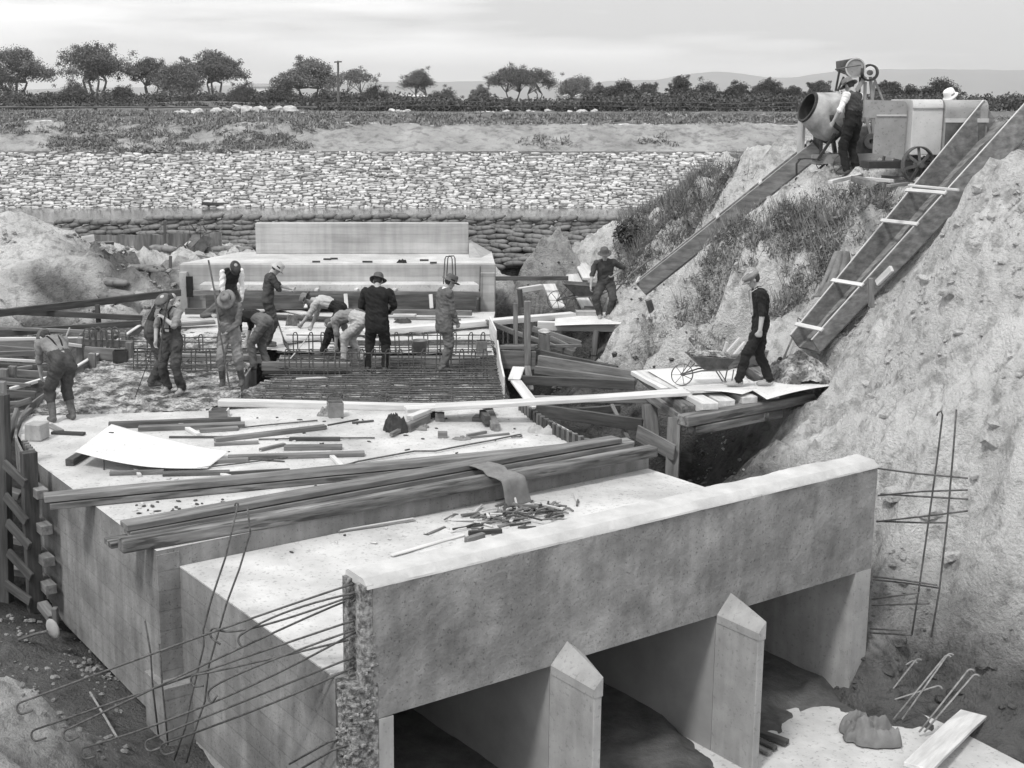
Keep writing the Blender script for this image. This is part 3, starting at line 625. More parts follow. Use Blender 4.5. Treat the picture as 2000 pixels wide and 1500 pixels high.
# ---- trees
def leafs(mb, c, r, n, s, flat=1.0, shell=.5):
    u = RNG.randn(n, 3); u /= np.linalg.norm(u, axis=1)[:, None]; q = (shell+(1-shell)*RNG.rand(n))[:, None]
    p = np.asarray(c)+u*q*np.asarray(r)
    a = RNG.randn(n, 3); a[:, 2] *= flat; a /= np.linalg.norm(a, axis=1)[:, None]; b = np.cross(a, RNG.randn(n, 3)); b /= np.linalg.norm(b, axis=1)[:, None]
    z = s*(.5+.9*RNG.rand(n))[:, None]; k = len(mb.v)
    arr = np.stack([p-a*z, p+b*z*.6, p+a*z, p-b*z*.6], 1).reshape(-1, 3)
    mb.v += [tuple(v) for v in arr.tolist()]; mb.f += [(k+4*i, k+4*i+1, k+4*i+2, k+4*i+3) for i in range(n)]; mb.m += [0]*n
def gum(px, ytop, hw, ybase, d, lb, dense=1., trunks=3, low=.35, flat=.55, m='leaf_gum', cat='tree'):
    pc = Q(px, ybase, d); H = (ybase-ytop)/2607*d; W = hw/2607*d; zb = min(pc[2], float(bank_z(np.array([pc[0]]), np.array([d]))[0]))-.1
    zt = Q(px, ytop, d)[2]; t = thing('gum_tree', (pc[0], d, zb), lb, cat, None); cr_ = MB(); tk = MB()
    nb = int(19*dense)+3; cl = []
    for i in range(nb):
        a = 2*pi*RNG.rand(); rr = RNG.rand()**.55; x = rr*cos(a); y = rr*sin(a)
        hz = low+(1-low)*sqrt(max(1-rr*rr*.85, .05))*(.55+.42*RNG.rand())
        cl.append((pc[0]+x*W*.92, d+y*W*.9, zb+(zt-zb)*min(hz, .93), rr))
    cl.append((pc[0]+W*.05, d, zb+(zt-zb)*.93, 0))
    for j in range(trunks):
        a = 2*pi*j/trunks+RNG.rand(); f = (pc[0]+.12*W*cos(a)*(trunks > 1), d+.12*W*sin(a), zb); g = (pc[0]+.35*W*cos(a), d+.3*W*sin(a), zb+H*.42)
        tk.tube([f, ((f[0]+g[0])/2+.05*W*(RNG.rand()-.5), (f[1]+g[1])/2, (f[2]+g[2])/2), g], [.05*H*.6, .04*H*.6, .028*H*.6], 6)
        for c in cl:
            if int((atan2(c[1]-d, c[0]-pc[0])+pi)/(2*pi)*trunks) % trunks == j:
                md = ((g[0]*.5+c[0]*.5), (g[1]+c[1])/2, g[2]*.35+c[2]*.65-.03*H); tk.tube([g, md, (c[0], c[1], c[2])], [.02*H*.6, .013*H*.6, .004*H], 5)
    for c in cl:
        rw = W*(.34+.20*RNG.rand()); leafs(cr_, (c[0], c[1], c[2]), (rw, rw, rw*flat), int(600*dense), .009*H+.045, shell=.1)
        for k in range(3):
            o = RNG.randn(3)*np.array([rw, rw, rw*flat])*.55; leafs(cr_, np.array(c[:3])+o, (rw*.4, rw*.4, rw*.3), int(120*dense), .009*H+.035, shell=.1)
    cr_.build('crown', m, t); tk.build('trunk', 'bark', t); return t
gum(30, 98, 72, 206, 190, 'wide spreading gum tree at the left edge of the skyline', 1.1, 4, .3)
gum(-30, 118, 60, 206, 185, 'dense dark tree cut by the left edge of the picture', 1.2, 3, .15, .8)
gum(185, 93, 72, 203, 190, 'tall open crowned gum tree, second big tree from the left', 1.1, 4, .35)
gum(295, 117, 48, 199, 195, 'rounded gum tree standing between two larger gums', 1.0, 3, .35)
gum(350, 128, 46, 200, 185, 'dark low branching tree touching the gum to its right', 1.4, 3, .1, .8)
gum(417, 104, 62, 203, 192, 'large broad gum with a dense flat topped crown', 1.2, 3, .35)
gum(605, 117, 60, 212, 160, 'bushy round gum just left of the utility pole', 1.3, 2, .25)
gum(693, 135, 42, 200, 200, 'small umbrella shaped gum just right of the utility pole', .6, 2, .55, .4)
gum(822, 141, 38, 200, 210, 'lone round headed gum in the middle of the skyline', 1.0, 2, .4, .6)
gum(1003, 132, 42, 200, 215, 'tall dense gum with a clear pale stem behind the hedge', 1.1, 2, .5, .6)
gum(1045, 140, 42, 200, 213, 'umbrella gum leaning right beside the tall dense gum', .8, 3, .55, .5)
gum(938, 169, 18, 200, 200, 'small round bush above the hedge left of the tall gums', 1.2, 1, .1, .9)
gum(1127, 152, 34, 200, 225, 'bushy tree behind the white shed', 1.2, 2, .2, .8)
for px, yt, hw, lb in [(1165, 168, 26, 'rounded dark tree right of the white shed'), (1215, 161, 34, 'broad dark tree in the hedge line, second right of the shed'), (1262, 168, 28, 'lower dark tree between two broad ones in the hedge line'), (1330, 152, 26, 'pointed dark tree highest in the hedge line'), (1375, 166, 36, 'dark spreading tree right of the pointed one'), (1440, 168, 34, 'dark tree in the middle of the right hedge line'), (1500, 160, 34, 'rounded dark tree before the concrete mixer'), (1545, 170, 24, 'low dark tree just left of the mixer drum'), (1600, 160, 26, 'dark tree behind the tilting mixer drum'), (1735, 165, 30, 'conical dark tree behind the mixer legs'), (1775, 172, 28, 'dark tree behind the pale engine cover'), (1840, 160, 38, 'feathery bush behind the engine house')]:
    gum(px, yt, hw, 205, 150 if px < 1700 else 120, lb, 1.1, 2, .1, .8, 'leaf_far')
for px, yt, hw, lb in [(235, 172, 30, 'low scrubby tree between the two tall left gums'), (150, 170, 34, 'low shrubby tree left of the tall open gum'), (475, 168, 30, 'dark shrub right of the broad gum'), (545, 172, 34, 'dark shrub left of the bushy round gum'), (730, 172, 34, 'low dark shrub right of the umbrella gum'), (870, 180, 30, 'low dark shrub right of the lone gum')]:
    gum(px, yt, hw, 208, 170, lb, 1.0, 2, .05, .9, 'leaf_far', 'shrub')
hd = MB()
for i in range(1000):
    px = -60+2100*RNG.rand(); d = 76+9*RNG.rand(); top = 184+9*float(vn(px*.021, 0., 3))+6*RNG.rand() if px > 720 else 195+4*RNG.rand()
    if px > 1150: top -= 8
    p = Q(px, 0, d); zb = 4.4; zt = Q(px, top, d)[2]; zt -= .25*RNG.rand()
    leafs(hd, (p[0], d, (zb+zt)/2), (.55, .6, (zt-zb)/2), 90, .085, shell=.2)
for i in range(420):
    px = -60+860*float(RNG.rand()); d = 168+14*RNG.rand(); top = 176+8*vn(px*.02, 0., 3)*2+9*RNG.rand(); p = Q(px, 0, d); zt = Q(px, top, d)[2]
    leafs(hd, (p[0], d, (4.4+zt)/2), (1.1, 1.2, (zt-4.4)/2), 90, .16, shell=.2)
tag(hd.build('hedge', 'leaf_far'), 'long dark hedge and scrub running along the whole far bank', 'hedge', kind='stuff')
# ================================================================== THE CULVERT
H0 = -.23; SOF = -.60; FL = -2.25
cul = thing('box_culvert', LC(3.5, -2, FL), 'three celled concrete box culvert with a tall headwall', 'culvert')
def grid_box(s0, s1, n0, n1, z0, z1, res=.12, amp=.006, seed=1, zfun=None):        # box in the culvert frame with a fine, slightly uneven skin
    mb = MB()
    def face(o, a, b, la, lb, nrm):
        na = max(1, int(la/res)); nb = max(1, int(lb/res)); vs = []
        for j in range(nb+1):
            for i in range(na+1):
                p = o+a*(la*i/na)+b*(lb*j/nb)
                w = (fbm(np.array([p[0]*1.7+p[1]]), np.array([p[2]*1.7+p[1]*.7]), seed, 4)[0])*amp*2 if 0 < i < na and 0 < j < nb else 0
                vs.append(p+nrm*w)
        mb.add(vs, [(j*(na+1)+i, j*(na+1)+i+1, (j+1)*(na+1)+i+1, (j+1)*(na+1)+i) for j in range(nb) for i in range(na)])
    e, n_, u = EE, NN, np.array([0, 0, 1.]); L_s, L_n, L_z = s1-s0, n1-n0, z1-z0
    face(LC(s0, n1, z0), e, u, L_s, L_z, n_); face(LC(s1, n0, z0), -e, u, L_s, L_z, -n_)
    face(LC(s0, n0, z0), n_, u, L_n, L_z, -e); face(LC(s1, n1, z0), -n_, u, L_n, L_z, e)
    face(LC(s0, n1, z1), e, -n_, L_s, L_n, u); face(LC(s0, n0, z0), e, n_, L_s, L_n, -u)
    return mb
def weld(o, d=.002):
    bm = bmesh.new(); bm.from_mesh(o.data); bmesh.ops.remove_doubles(bm, verts=bm.verts, dist=d); bmesh.ops.recalc_face_normals(bm, faces=bm.faces); bm.to_mesh(o.data); bm.free()
# headwall: beam with a rounded, slightly worn top arris
prof = [(-.36, SOF), (0.0, SOF), (0.0, .66), (-.05, .735), (-.30, .76), (-.36, .73)]
mb = MB(); ns = 90; vs = []
for i in range(ns+1):
    s = .10+(7.19-.10)*i/ns
    for j in range(len(prof)): vs.append(LC(s, prof[j][0], prof[j][1]))
segs = []
def skin(mb, prof, s0, s1, ns, amp, seed, sub=10):
    ring = []
    for j in range(len(prof)):
        a, b = np.array(prof[j]), np.array(prof[(j+1) % len(prof)]); k = max(1, int(np.linalg.norm(b-a)/.09))
        for q in range(k): ring.append(a+(b-a)*q/k)
    ring = np.array(ring); n = len(ring); c = ring.mean(0); vs = []
    for i in range(ns+1):
        s = s0+(s1-s0)*i/ns
        for n_, z in ring:
            w = float(fbm(np.array([s*1.4+n_*2]), np.array([z*1.8+n_]), seed, 4)[0])*amp+float(fbm(np.array([s*11.]), np.array([z*9+n_*8]), seed+9, 2)[0])*(.010 if z > .6 else .004)
            vs.append(LC(s, n_+(w if n_ > -.3 else -w), z+w*.6))
    mb.add(vs, [(i*n+k, i*n+(k+1) % n, (i+1)*n+(k+1) % n, (i+1)*n+k) for i in range(ns) for k in range(n)]+[tuple(range(n))[::-1], tuple(range(ns*n, ns*n+n))])
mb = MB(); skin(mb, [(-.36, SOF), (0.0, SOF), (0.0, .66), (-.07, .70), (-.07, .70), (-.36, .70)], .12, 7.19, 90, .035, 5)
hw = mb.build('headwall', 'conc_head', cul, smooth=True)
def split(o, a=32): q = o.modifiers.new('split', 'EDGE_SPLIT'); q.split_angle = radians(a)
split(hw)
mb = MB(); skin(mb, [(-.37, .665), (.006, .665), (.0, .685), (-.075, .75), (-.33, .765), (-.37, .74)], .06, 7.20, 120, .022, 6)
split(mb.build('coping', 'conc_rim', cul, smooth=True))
# rough broken end of the headwall with a keyway
mb = MB()
for (s0, s1, n0, n1, z0, z1) in [(.02, .13, -.13, -.003, SOF, .70), (.02, .13, -.37, -.26, -.25, .70), (.08, .13, -.26, -.13, -.25, .68)]:
    b = grid_box(s0, s1, n0, n1, z0, z1, .04, .02, 9); mb.add(b.v, b.f)
o = mb.build('broken_end', 'conc_rough', cul)
mb = MB(); b = grid_box(-.10, .16, -.28, .012, FL, -.25, .04, .02, 12); mb.add(b.v, b.f)
for i in range(420):
    z = -2.2+1.95*RNG.rand(); n_ = -.26+.26*RNG.rand(); side = RNG.rand() < .6
    mb.blob(LC(-.105 if side else -.1+.2*RNG.rand(), n_ if side else .01, z), (.022+.02*RNG.rand(), .02, .02), n=5, m=4, noise=.5)
for i in range(260):
    mb.blob(LC(.02+.12*RNG.rand(), (-.13+.13*RNG.rand()), SOF+.9*RNG.rand()), (.02+.022*RNG.rand(), .02, .02), n=5, m=4, noise=.5)
mb.build('exposed_aggregate', 'conc_rough', cul)
mb = grid_box(.165, .32, -.3, .02, FL, SOF-.003, .3, 0); mb.build('wall_end', 'conc_pale', cul)
# slab and outer walls of the near box
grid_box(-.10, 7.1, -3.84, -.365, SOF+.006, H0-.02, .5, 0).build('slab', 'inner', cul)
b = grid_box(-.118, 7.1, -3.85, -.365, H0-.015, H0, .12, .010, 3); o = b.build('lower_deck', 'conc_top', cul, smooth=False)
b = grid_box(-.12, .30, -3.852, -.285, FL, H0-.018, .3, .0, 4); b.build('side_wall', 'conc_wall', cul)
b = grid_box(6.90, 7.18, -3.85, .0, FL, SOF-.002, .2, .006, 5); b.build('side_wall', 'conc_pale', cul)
# piers with sloped noses
for s0, s1 in ((2.20, 2.60), (4.55, 4.97)):
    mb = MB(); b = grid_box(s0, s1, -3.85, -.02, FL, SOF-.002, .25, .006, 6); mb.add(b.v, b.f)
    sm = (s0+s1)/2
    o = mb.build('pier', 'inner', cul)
    nz = .60 if s0 > 3 else .66; pl_ = [(s0, -.02), (s0, nz), (s0+.09, nz+.01), (s1, -.02)]
    MB().prism([tuple(LC(a_, b_, 0)[:2]) for a_, b_ in pl_], FL, -.682).build('pier_nose', 'conc_pale', cul, bevel=.008)
    z0 = -.685; e = .007
    MB().add([LC(s0-e, .0, z0), LC(s0-e, nz+e, z0), LC(s0+.09+e, nz+.01+e, z0), LC(s1+e, .0, z0), LC(s0-e, .0, SOF+.01), LC(s0-e, nz+e, -.60), LC(s0+.09+e, nz+.01+e, -.49), LC(s1+e, .0, SOF+.05), LC(s0+.20, 0, -.38)],
        [(3, 2, 1, 0), (0, 1, 5, 4), (1, 2, 6, 5), (2, 3, 7, 6), (4, 5, 6, 8), (6, 7, 8)]).build('nose_cap', 'conc_pale', cul)
# back wall deep inside closes the view, and the floor
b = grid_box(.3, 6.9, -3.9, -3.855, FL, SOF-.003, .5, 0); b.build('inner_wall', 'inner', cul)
mb = MB().prism([tuple(LC(s, n, 0)[:2]) for s, n in ((-.1, -3.8), (7.35, -3.8), (7.30, 1.2), (7.0, 3.8), (6.6, 6), (-.1, 6))], FL-.3, FL+.03); mb.build('apron', 'conc_top', cul)
# ---- upper deck
FRONT = [(-.38, -3.855), (7.12, -3.855)]
left_px = [(245, 1033), (154, 964), (77, 907), (50, 875), (35, 850), (48, 812)]
right_px = [(1098, 832), (1150, 862)]
pl = [tuple(LC(-.38, -3.857, 0)[:2])]+[tuple(P(x, y)[:2]) for x, y in left_px]+[(-6.2, 20.6), (-4.0, 20.9), (-2, 21.3), (.2, 21.55)]+[tuple(P(x, y)[:2]) for x, y in [(1010, 790), (1052, 810)]+right_px]+[tuple(LC(7.12, -3.857, 0)[:2])]
mb = MB().prism(pl[::-1], -2.1, 0.0, mi=1, mtop=0)
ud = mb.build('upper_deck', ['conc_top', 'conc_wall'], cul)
mb = MB().prism([tuple(LC(s, n, 0)[:2]) for s, n in ((-.385, -3.86), (-.12, -3.86), (-.12, -3.84), (-.385, -3.84))], -2.2, -.05); mb.build('pilaster', 'conc_wall', cul)
mb = MB().prism([tuple(LC(s, n, 0)[:2]) for s, n in ((-.46, -4.2), (-.1, -4.2), (-.1, -3.6), (-.46, -3.6))], -2.3, -1.55); mb.build('footing', 'conc_wall', cul)
# fresh rough concrete at the back left
pf = [tuple(P(x, y)[:2]) for x, y in [(48, 812), (95, 768), (150, 722), (215, 680), (262, 646), (480, 650), (500, 700), (470, 745), (470, 780), (420, 800)]]
pf = [pl[6]]+pf[1:-1]+[pl[8], pl[7]]
def filled(poly, res, zf):            # rough top sheet over a polygon
    pa = np.array(poly); xs = np.arange(pa[:, 0].min(), pa[:, 0].max(), res); ys = np.arange(pa[:, 1].min(), pa[:, 1].max(), res)
    GX, GY = np.meshgrid(xs, ys); ins = np.zeros(GX.shape, bool); n = len(pa)
    for i in range(n):
        x1, y1 = pa[i]; x2, y2 = pa[(i+1) % n]; c = ((y1 > GY) != (y2 > GY)) & (GX < (x2-x1)*(GY-y1)/(y2-y1+1e-12)+x1); ins ^= c
    Z = zf(GX, GY); mb = MB(); nx = len(xs); mb.v = np.stack([GX.ravel(), GY.ravel(), Z.ravel()], 1).tolist()
    I = ins[:-1, :-1] & ins[1:, :-1] & ins[:-1, 1:] & ins[1:, 1:]
    jj, ii = np.nonzero(I); mb.f = [(j*nx+i, j*nx+i+1, (j+1)*nx+i+1, (j+1)*nx+i) for j, i in zip(jj, ii)]; mb.m = [0]*len(mb.f)
    return mb
MB().prism(pf[::-1], -1.9, -.045, mi=0).build('fresh_base', 'conc_wall', cul)
mb = filled(pf, .05, lambda x, y: -.018+fbm(x*2, y*2, 91, 3)*.03+fbm(x*7, y*7, 92, 4, .7)*.055); mb.build('fresh_concrete', 'conc_wet', cul)
# bed under the reinforcement, and the finished slab behind it
bed = [(-3.6, 20.98), (-2, 21.32), (.2, 21.57), (1.25, 21.6), (1.15, 29.0), (-6.6, 29.1), (-5.6, 27.6), (-3.4, 27.2), (-3.3, 24.2), (-3.75, 22.8)]
MB().prism(bed[::-1], -1.9, -.22, mi=0).build('form_bed', 'silt', cul)
mb = filled(bed, .07, lambda x, y: -.15+fbm(x*2, y*2, 95, 3)*.05+fbm(x*9, y*9, 96, 3, .7)*.05+.10*np.clip((y-26.6)/1.5, 0, 1)); mb.build('blinding', 'conc_wet', cul)
MB().prism([(-6.75, 29.12), (1.12, 29.02), (1.3, 31.3), (-6.3, 31.3)], -1.6, .0).build('rear_deck', 'conc_top', cul)
mb = filled([(-3.0, 26.2), (1.08, 25.9), (1.1, 29.1), (-6.2, 29.1), (-5.6, 27.7)], .06, lambda x, y: -.03+fbm(x*3, y*3, 98, 3)*.04); mb.build('rear_screed', 'conc_top', cul)
# silt inside the cells, drifted out
sl = [tuple(LC(s, n, 0)[:2]) for s, n in ((.3, -3.8), (6.9, -3.8), (7.1, .6), (4.9, .9), (4.6, 2.2), (.3, 2.3))]
def silt_z(x, y):
    dx, dy = x-HW[0], y-HW[1]; s_ = dx*EE[0]+dy*EE[1]; n_ = dx*NN[0]+dy*NN[1]
    f = np.interp(s_, [.3, 3.5, 4.2, 4.6, 5.0, 5.6, 6.2, 6.9], [1.5, 1.3, .7, -.3, -.5, 0, -.1, .1])+fbm(x*1.8, y*1.8, 97, 4)*.5
    return FL+.03+np.clip((f-n_)*.22, -.10, .13)+fbm(x*3, y*3, 98, 4)*.03
mb = filled(sl, .04, silt_z); tag(mb.build('silt', 'silt', smooth=True), 'dark wet silt covering the floor of the culvert cells', 'silt', kind='stuff')
# ---- bars standing out of the broken end (parts of the culvert)
def rb(pts, r=.011, m='rebar', parent=cul, name='reinforcing_bar', n=7, smooth_n=0):
    return MB().tube(pts, r, n).build(name, m, parent, smooth=True)
def hook(p, d, size, up):          # half circle hook at the end of a bar: p end, d direction, up side
    d = np.asarray(d, float); d /= np.linalg.norm(d); u = np.asarray(up, float); u -= d*np.dot(u, d); u /= np.linalg.norm(u); c = p+u*size
    return [c+d*size*sin(a)-u*size*cos(a) for a in np.linspace(0, pi, 8)]+[c+u*size-d*size*1.7]
for i, (x0, y0, xm, ym, x1, y1, dn, df, far) in enumerate([
    (690, 1140, 400, 1240, 40, 1372, -.2, 2.6, 1), (692, 1158, 560, 1195, 470, 1240, -.05, .75, 0), (688, 1175, 580, 1215, 130, 1425, -.2, 2.3, 1),
    (690, 1212, 430, 1300, 68, 1425, -.2, 2.5, 1), (692, 1230, 480, 1310, 408, 1350, -.05, 1.0, 0), (694, 1235, 420, 1370, 165, 1460, -.1, 2.1, 1),
    (690, 1283, 500, 1360, 290, 1445, -.2, 1.6, 1), (690, 1303, 520, 1378, 320, 1452, -.1, 1.5, 1), (690, 1163, 500, 1225, 425, 1228, -.3, 1.2, 0), (680, 1250, 470, 1300, 380, 1318, -.25, 1.1, 0)]):
    a = Q(x0, y0, HW[1]-dn*.6+.05); L = df; b = Q(x1, y1, a[1]+ (1.2 if far else .5)*(.5 if i % 2 else .35)); mdp = Q(xm, ym, (a[1]+b[1])/2)
    # quadratic curve through the three points
    pts = []
    for t_ in np.linspace(0, 1, 12):
        pts.append(a*(2*(t_-.5)*(t_-1))+mdp*(4*t_*(1-t_))+b*(2*t_*(t_-.5)))
    d = pts[-1]-pts[-2]; pts += hook(pts[-1], d, .055, (0.1, -.3, -1))[1:]
    rb(pts, .0105, 'rebar' if i != 1 else 'rebar')
rb([Q(690, 1432, 11.2), Q(640, 1450, 11.3), Q(565, 1492, 11.5)]); rb([Q(692, 1450, 11.1), Q(650, 1465, 11.2), Q(590, 1500, 11.4)])
for pts in ([(465, 985), (440, 1090), (413, 1170), (397, 1230), (398, 1262), (374, 1360), (362, 1420), (340, 1485)], [(483, 990), (489, 1040), (468, 1110), (442, 1180), (425, 1240), (408, 1300), (400, 1370), (383, 1420), (364, 1490)],
            [(283, 1212), (294, 1275), (298, 1340), (310, 1440)], [(311, 1258), (316, 1330), (323, 1400), (328, 1455)]):
    dd = 12.6 if pts[0][0] > 400 else 13.4; rb([Q(x, y, dd+.0*i) for i, (x, y) in enumerate(pts)], .0105)
rb(hook(Q(465, 985, 12.6), (.2, 0, 1), .014, (-1, 0, 0)), .009)
# right end: bars of the wing wall
for pts, d0, d1 in [([(1715, 915), (1790, 925), (1890, 934)], 15.1, 14.2), ([(1715, 968), (1800, 960), (1890, 957)], 15.1, 14.4), ([(1720, 965), (1800, 970), (1890, 975)], 15.2, 14.3), ([(1712, 1019), (1800, 1009), (1890, 998)], 15.1, 14.4), ([(1712, 1018), (1800, 1021), (1850, 1021)], 15.1, 14.5),
        ([(1705, 1126), (1770, 1134), (1830, 1143)], 15.1, 14.4), ([(1705, 1132), (1780, 1140), (1835, 1149)], 15.1, 14.4), ([(1703, 1170), (1795, 1158)], 15.1, 14.5), ([(1703, 1182), (1815, 1179)], 15.1, 14.5), ([(1700, 1228), (1770, 1232)], 15.1, 14.5), ([(1700, 1236), (1780, 1241)], 15.1, 14.5)]:
    n = len(pts); rb([Q(x, y, d0+(d1-d0)*i/(n-1)) for i, (x, y) in enumerate(pts)], .011)
rb([Q(1830, 812, 14.6), Q(1832, 806, 14.6), Q(1838, 803, 14.6), Q(1841, 810, 14.6), Q(1830, 900, 14.6), Q(1812, 1030, 14.6), Q(1795, 1150, 14.6), Q(1781, 1240, 14.6)], .011)
rb([Q(1868, 800, 14.3), Q(1862, 880, 14.3), Q(1850, 1020, 14.3), Q(1835, 1150, 14.3), Q(1819, 1244, 14.3)], .011)
for (x0, y0, x1, y1) in [(1690, 1347, 1780, 1292), (1725, 1370, 1788, 1290), (1700, 1290, 1745, 1265), (1692, 1320, 1740, 1278), (1705, 1380, 1830, 1340), (1745, 1405, 1845, 1283), (1762, 1405, 1850, 1280), (1795, 1430, 1890, 1310), (1805, 1430, 1900, 1320), (1690, 1265, 1725, 1256), (1695, 1310, 1760, 1280)]:
    a = P(x0, y0, -2.15); b = Q(x1, y1, a[1]+.15); b[2] = max(b[2], a[2]+.1); d = b-a; pts = [a, a+d*.5, b]+hook(b, d, .045, (.5, -.6, -.6))[1:5]
    rb(pts, .011, 'rebar_pale')
# ================================================================== THE WEIR BEHIND
weir = thing('concrete_weir', (-2.5, 33, 0), 'pale concrete weir of two stepped walls behind the deck', 'weir')
YF = 31.9
xl, xr = Q(352, 550, YF)[0], Q(968, 550, YF)[0]
zt = Q(600, 516, YF)[2]
MB().beam((xl, YF+.2, zt/2-.15), (xr, YF+.2, zt/2-.15), .4, zt+.3).build('lower_wall', 'conc_weir', weir, bevel=.015)
MB().beam((xl+.02, YF-.10, zt/2-.2), (xl+.2, YF-.10, zt/2-.2), .2, zt+.05).build('end_pier', 'conc_pale', weir, bevel=.01)
MB().beam((xr-.38, YF-.06, zt/2-.2), (xr-.02, YF-.06, zt/2-.2), .12, zt+.0).build('end_pier', 'conc_weir', weir, bevel=.01)
YB = (EYE-zt)*2607/(497-201)
xa, xb = Q(500, 500, YB)[0], Q(915, 500, YB)[0]; z2 = Q(700, 436, YB+.0)[2]
MB().prism([(xl+.02, YF+.1), (xr-.02, YF+.1), (xb+.62, YB+.5), (xa-.45, YB+.5)], zt-.5, zt+.012).build('apron_slab', 'conc_top', weir)
xk = Q(950, 510, YB)[0]
MB().prism([(xa, YB), (xb, YB), (xb, YB+.35), (xa, YB+.35)], zt+.015, z2).build('upper_wall', 'conc_weir', weir, bevel=.012)
# splayed cheek at the right of the upper wall
MB().add([(xb+.004, YB-.9, zt+.013), (xb+.004, YB+.3, zt+.013), (xb+.004, YB+.3, z2-.45), (xb+.30, YB-.9, zt+.013), (xb+.62, YB+.3, zt+.013), (xb+.02, YB+.3, z2-.45)], [(0, 1, 2), (3, 5, 4), (0, 2, 5, 3), (1, 4, 5, 2), (0, 3, 4, 1)]).build('splayed_cheek', 'conc_weir', weir)
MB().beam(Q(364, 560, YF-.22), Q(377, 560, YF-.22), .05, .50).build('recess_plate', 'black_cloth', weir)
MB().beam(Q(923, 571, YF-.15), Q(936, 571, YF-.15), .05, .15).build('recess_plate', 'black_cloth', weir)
MB().tube([Q(938, 520, YF-.2), Q(937, 583, YF-.2)], .015, 6).build('reinforcing_bar', 'rebar', weir)
# sill and timber form in front of the weir wall
p0, p1 = Q(400, 571, 31.0), Q(932, 575, 31.0)
bar('formwork_beam', 'long horizontal grey timber beam clamped along the foot of the weir', 'beam', Q(378, 572, 31.2), Q(938, 575, 31.2), .10, .13, 'wood_mid')
bar('formwork_board', 'wide dark board standing under the beam at the foot of the weir', 'board', Q(402, 590, 31.1), Q(930, 590, 31.1), .05, .34, 'wood_dark')
bar('formwork_sill', 'low pale timber sill lying in front of the dark form board', 'beam', Q(690, 608, 30.4), Q(922, 611, 30.4), .12, .12, 'wood_mid')
bar('formwork_sill', 'dark timber sill lying behind the man with the tall rod', 'beam', Q(362, 608, 30.4), Q(470, 608, 30.4), .12, .14, 'wood_dark')
MB().prism([tuple(Q(x, y, d)[:2]) for x, y, d in ((390, 565, 31.3), (935, 565, 31.3), (925, 560, 31.88), (400, 560, 31.88))], .30, .66).build('ledge', 'conc_top', weir)
for i, x in enumerate((420, 480, 560, 623, 700, 775)):
    lb = ['leftmost', 'second', 'third', 'fourth', 'fifth', 'rightmost'][i]
    bar('timber_strut', 'short pale strut leaning from the weir to the form beam, %s of six' % lb, 'strut', Q(x-6, 567, 31.15), Q(x+8, 556, 31.8), .09, .05, 'wood_pale', 'struts between the weir and its form beam')
for i, (x, y0, y1) in enumerate([(596, 577, 601), (676, 574, 602), (842, 575, 602)]):
    lb = ['left', 'middle', 'right'][i]
    bar('timber_cleat', 'white upright cleat on the dark form board, %s of three' % lb, 'cleat', Q(x-1, y0, 30.95), Q(x+1, y1, 30.8), .09, .04, 'wood_pale', 'white cleats on the form board', up=(0, 1, 0))
MB_ = MB(); a = Q(866, 556, YF-.28)
pts = [Q(866, 556, 31.4), Q(869, 506, 31.4), Q(871, 501, 31.4), Q(881, 501, 31.4), Q(883, 506, 31.4), Q(885, 552, 31.4)]
tag(MB().tube(pts, .016, 6).build('bent_bar', 'rebar'), 'tall narrow hoop of bent steel bar leaning on the weir', 'bar')
pts2 = [p+np.array([.07, .12, .0]) for p in pts]
tag(MB().tube(pts2, .016, 6).build('bent_bar', 'rebar'), 'second hoop of bent bar just behind the tall one on the weir', 'bar')
def crumple(c, s, m='black_cloth', name='crumpled_sack', seed=0, n=26, flat=.45):
    mb = MB(); na = n*2; vs = []
    for j in range(n+1):
        f = (1-j/n)**.8
        for i in range(na):
            a = 2*pi*i/na; R = .72+.75*float(fbm(cos(a)*1.1+seed, sin(a)*1.1, seed, 3)); x, y = cos(a)*R*f, sin(a)*R*f
            h = (1-f**2.5)**.5 if j else 0; z = h*(.40+.9*float(fbm(x*1.7+seed, y*1.7, seed, 4, .55))-.45*abs(float(fbm(x*2.6+seed*2, y*1.2+x, seed+4, 3, .6)))+.1)
            vs.append((c[0]+x*s, c[1]+y*s*.7, c[2]+max(z, .05*h)*s*flat*1.3+.002))
    mb.add(vs, [(j*na+i, j*na+(i+1) % na, (j+1)*na+(i+1) % na, (j+1)*na+i) for j in range(n) for i in range(na)])
    return mb.build(name, m, smooth=True)
tag(crumple(P(786, 513, zt+.01), .17, seed=4), 'small black crumpled cloth lying on the weir slab', 'cloth')
for i, (x, y) in enumerate([(632, 506), (645, 505), (708, 511), (820, 508), (840, 513), (610, 511)]):
    p = P(x, y, zt+.035); tag(MB().beam(p, p+[.16+.1*RNG.rand(), .05*(RNG.rand()-.5), 0], .06, .04).build('wood_offcut', 'wood_dark'), 'dark scrap of wood lying on the upper slab of the weir', 'scrap', 'wood scraps on the weir slab')

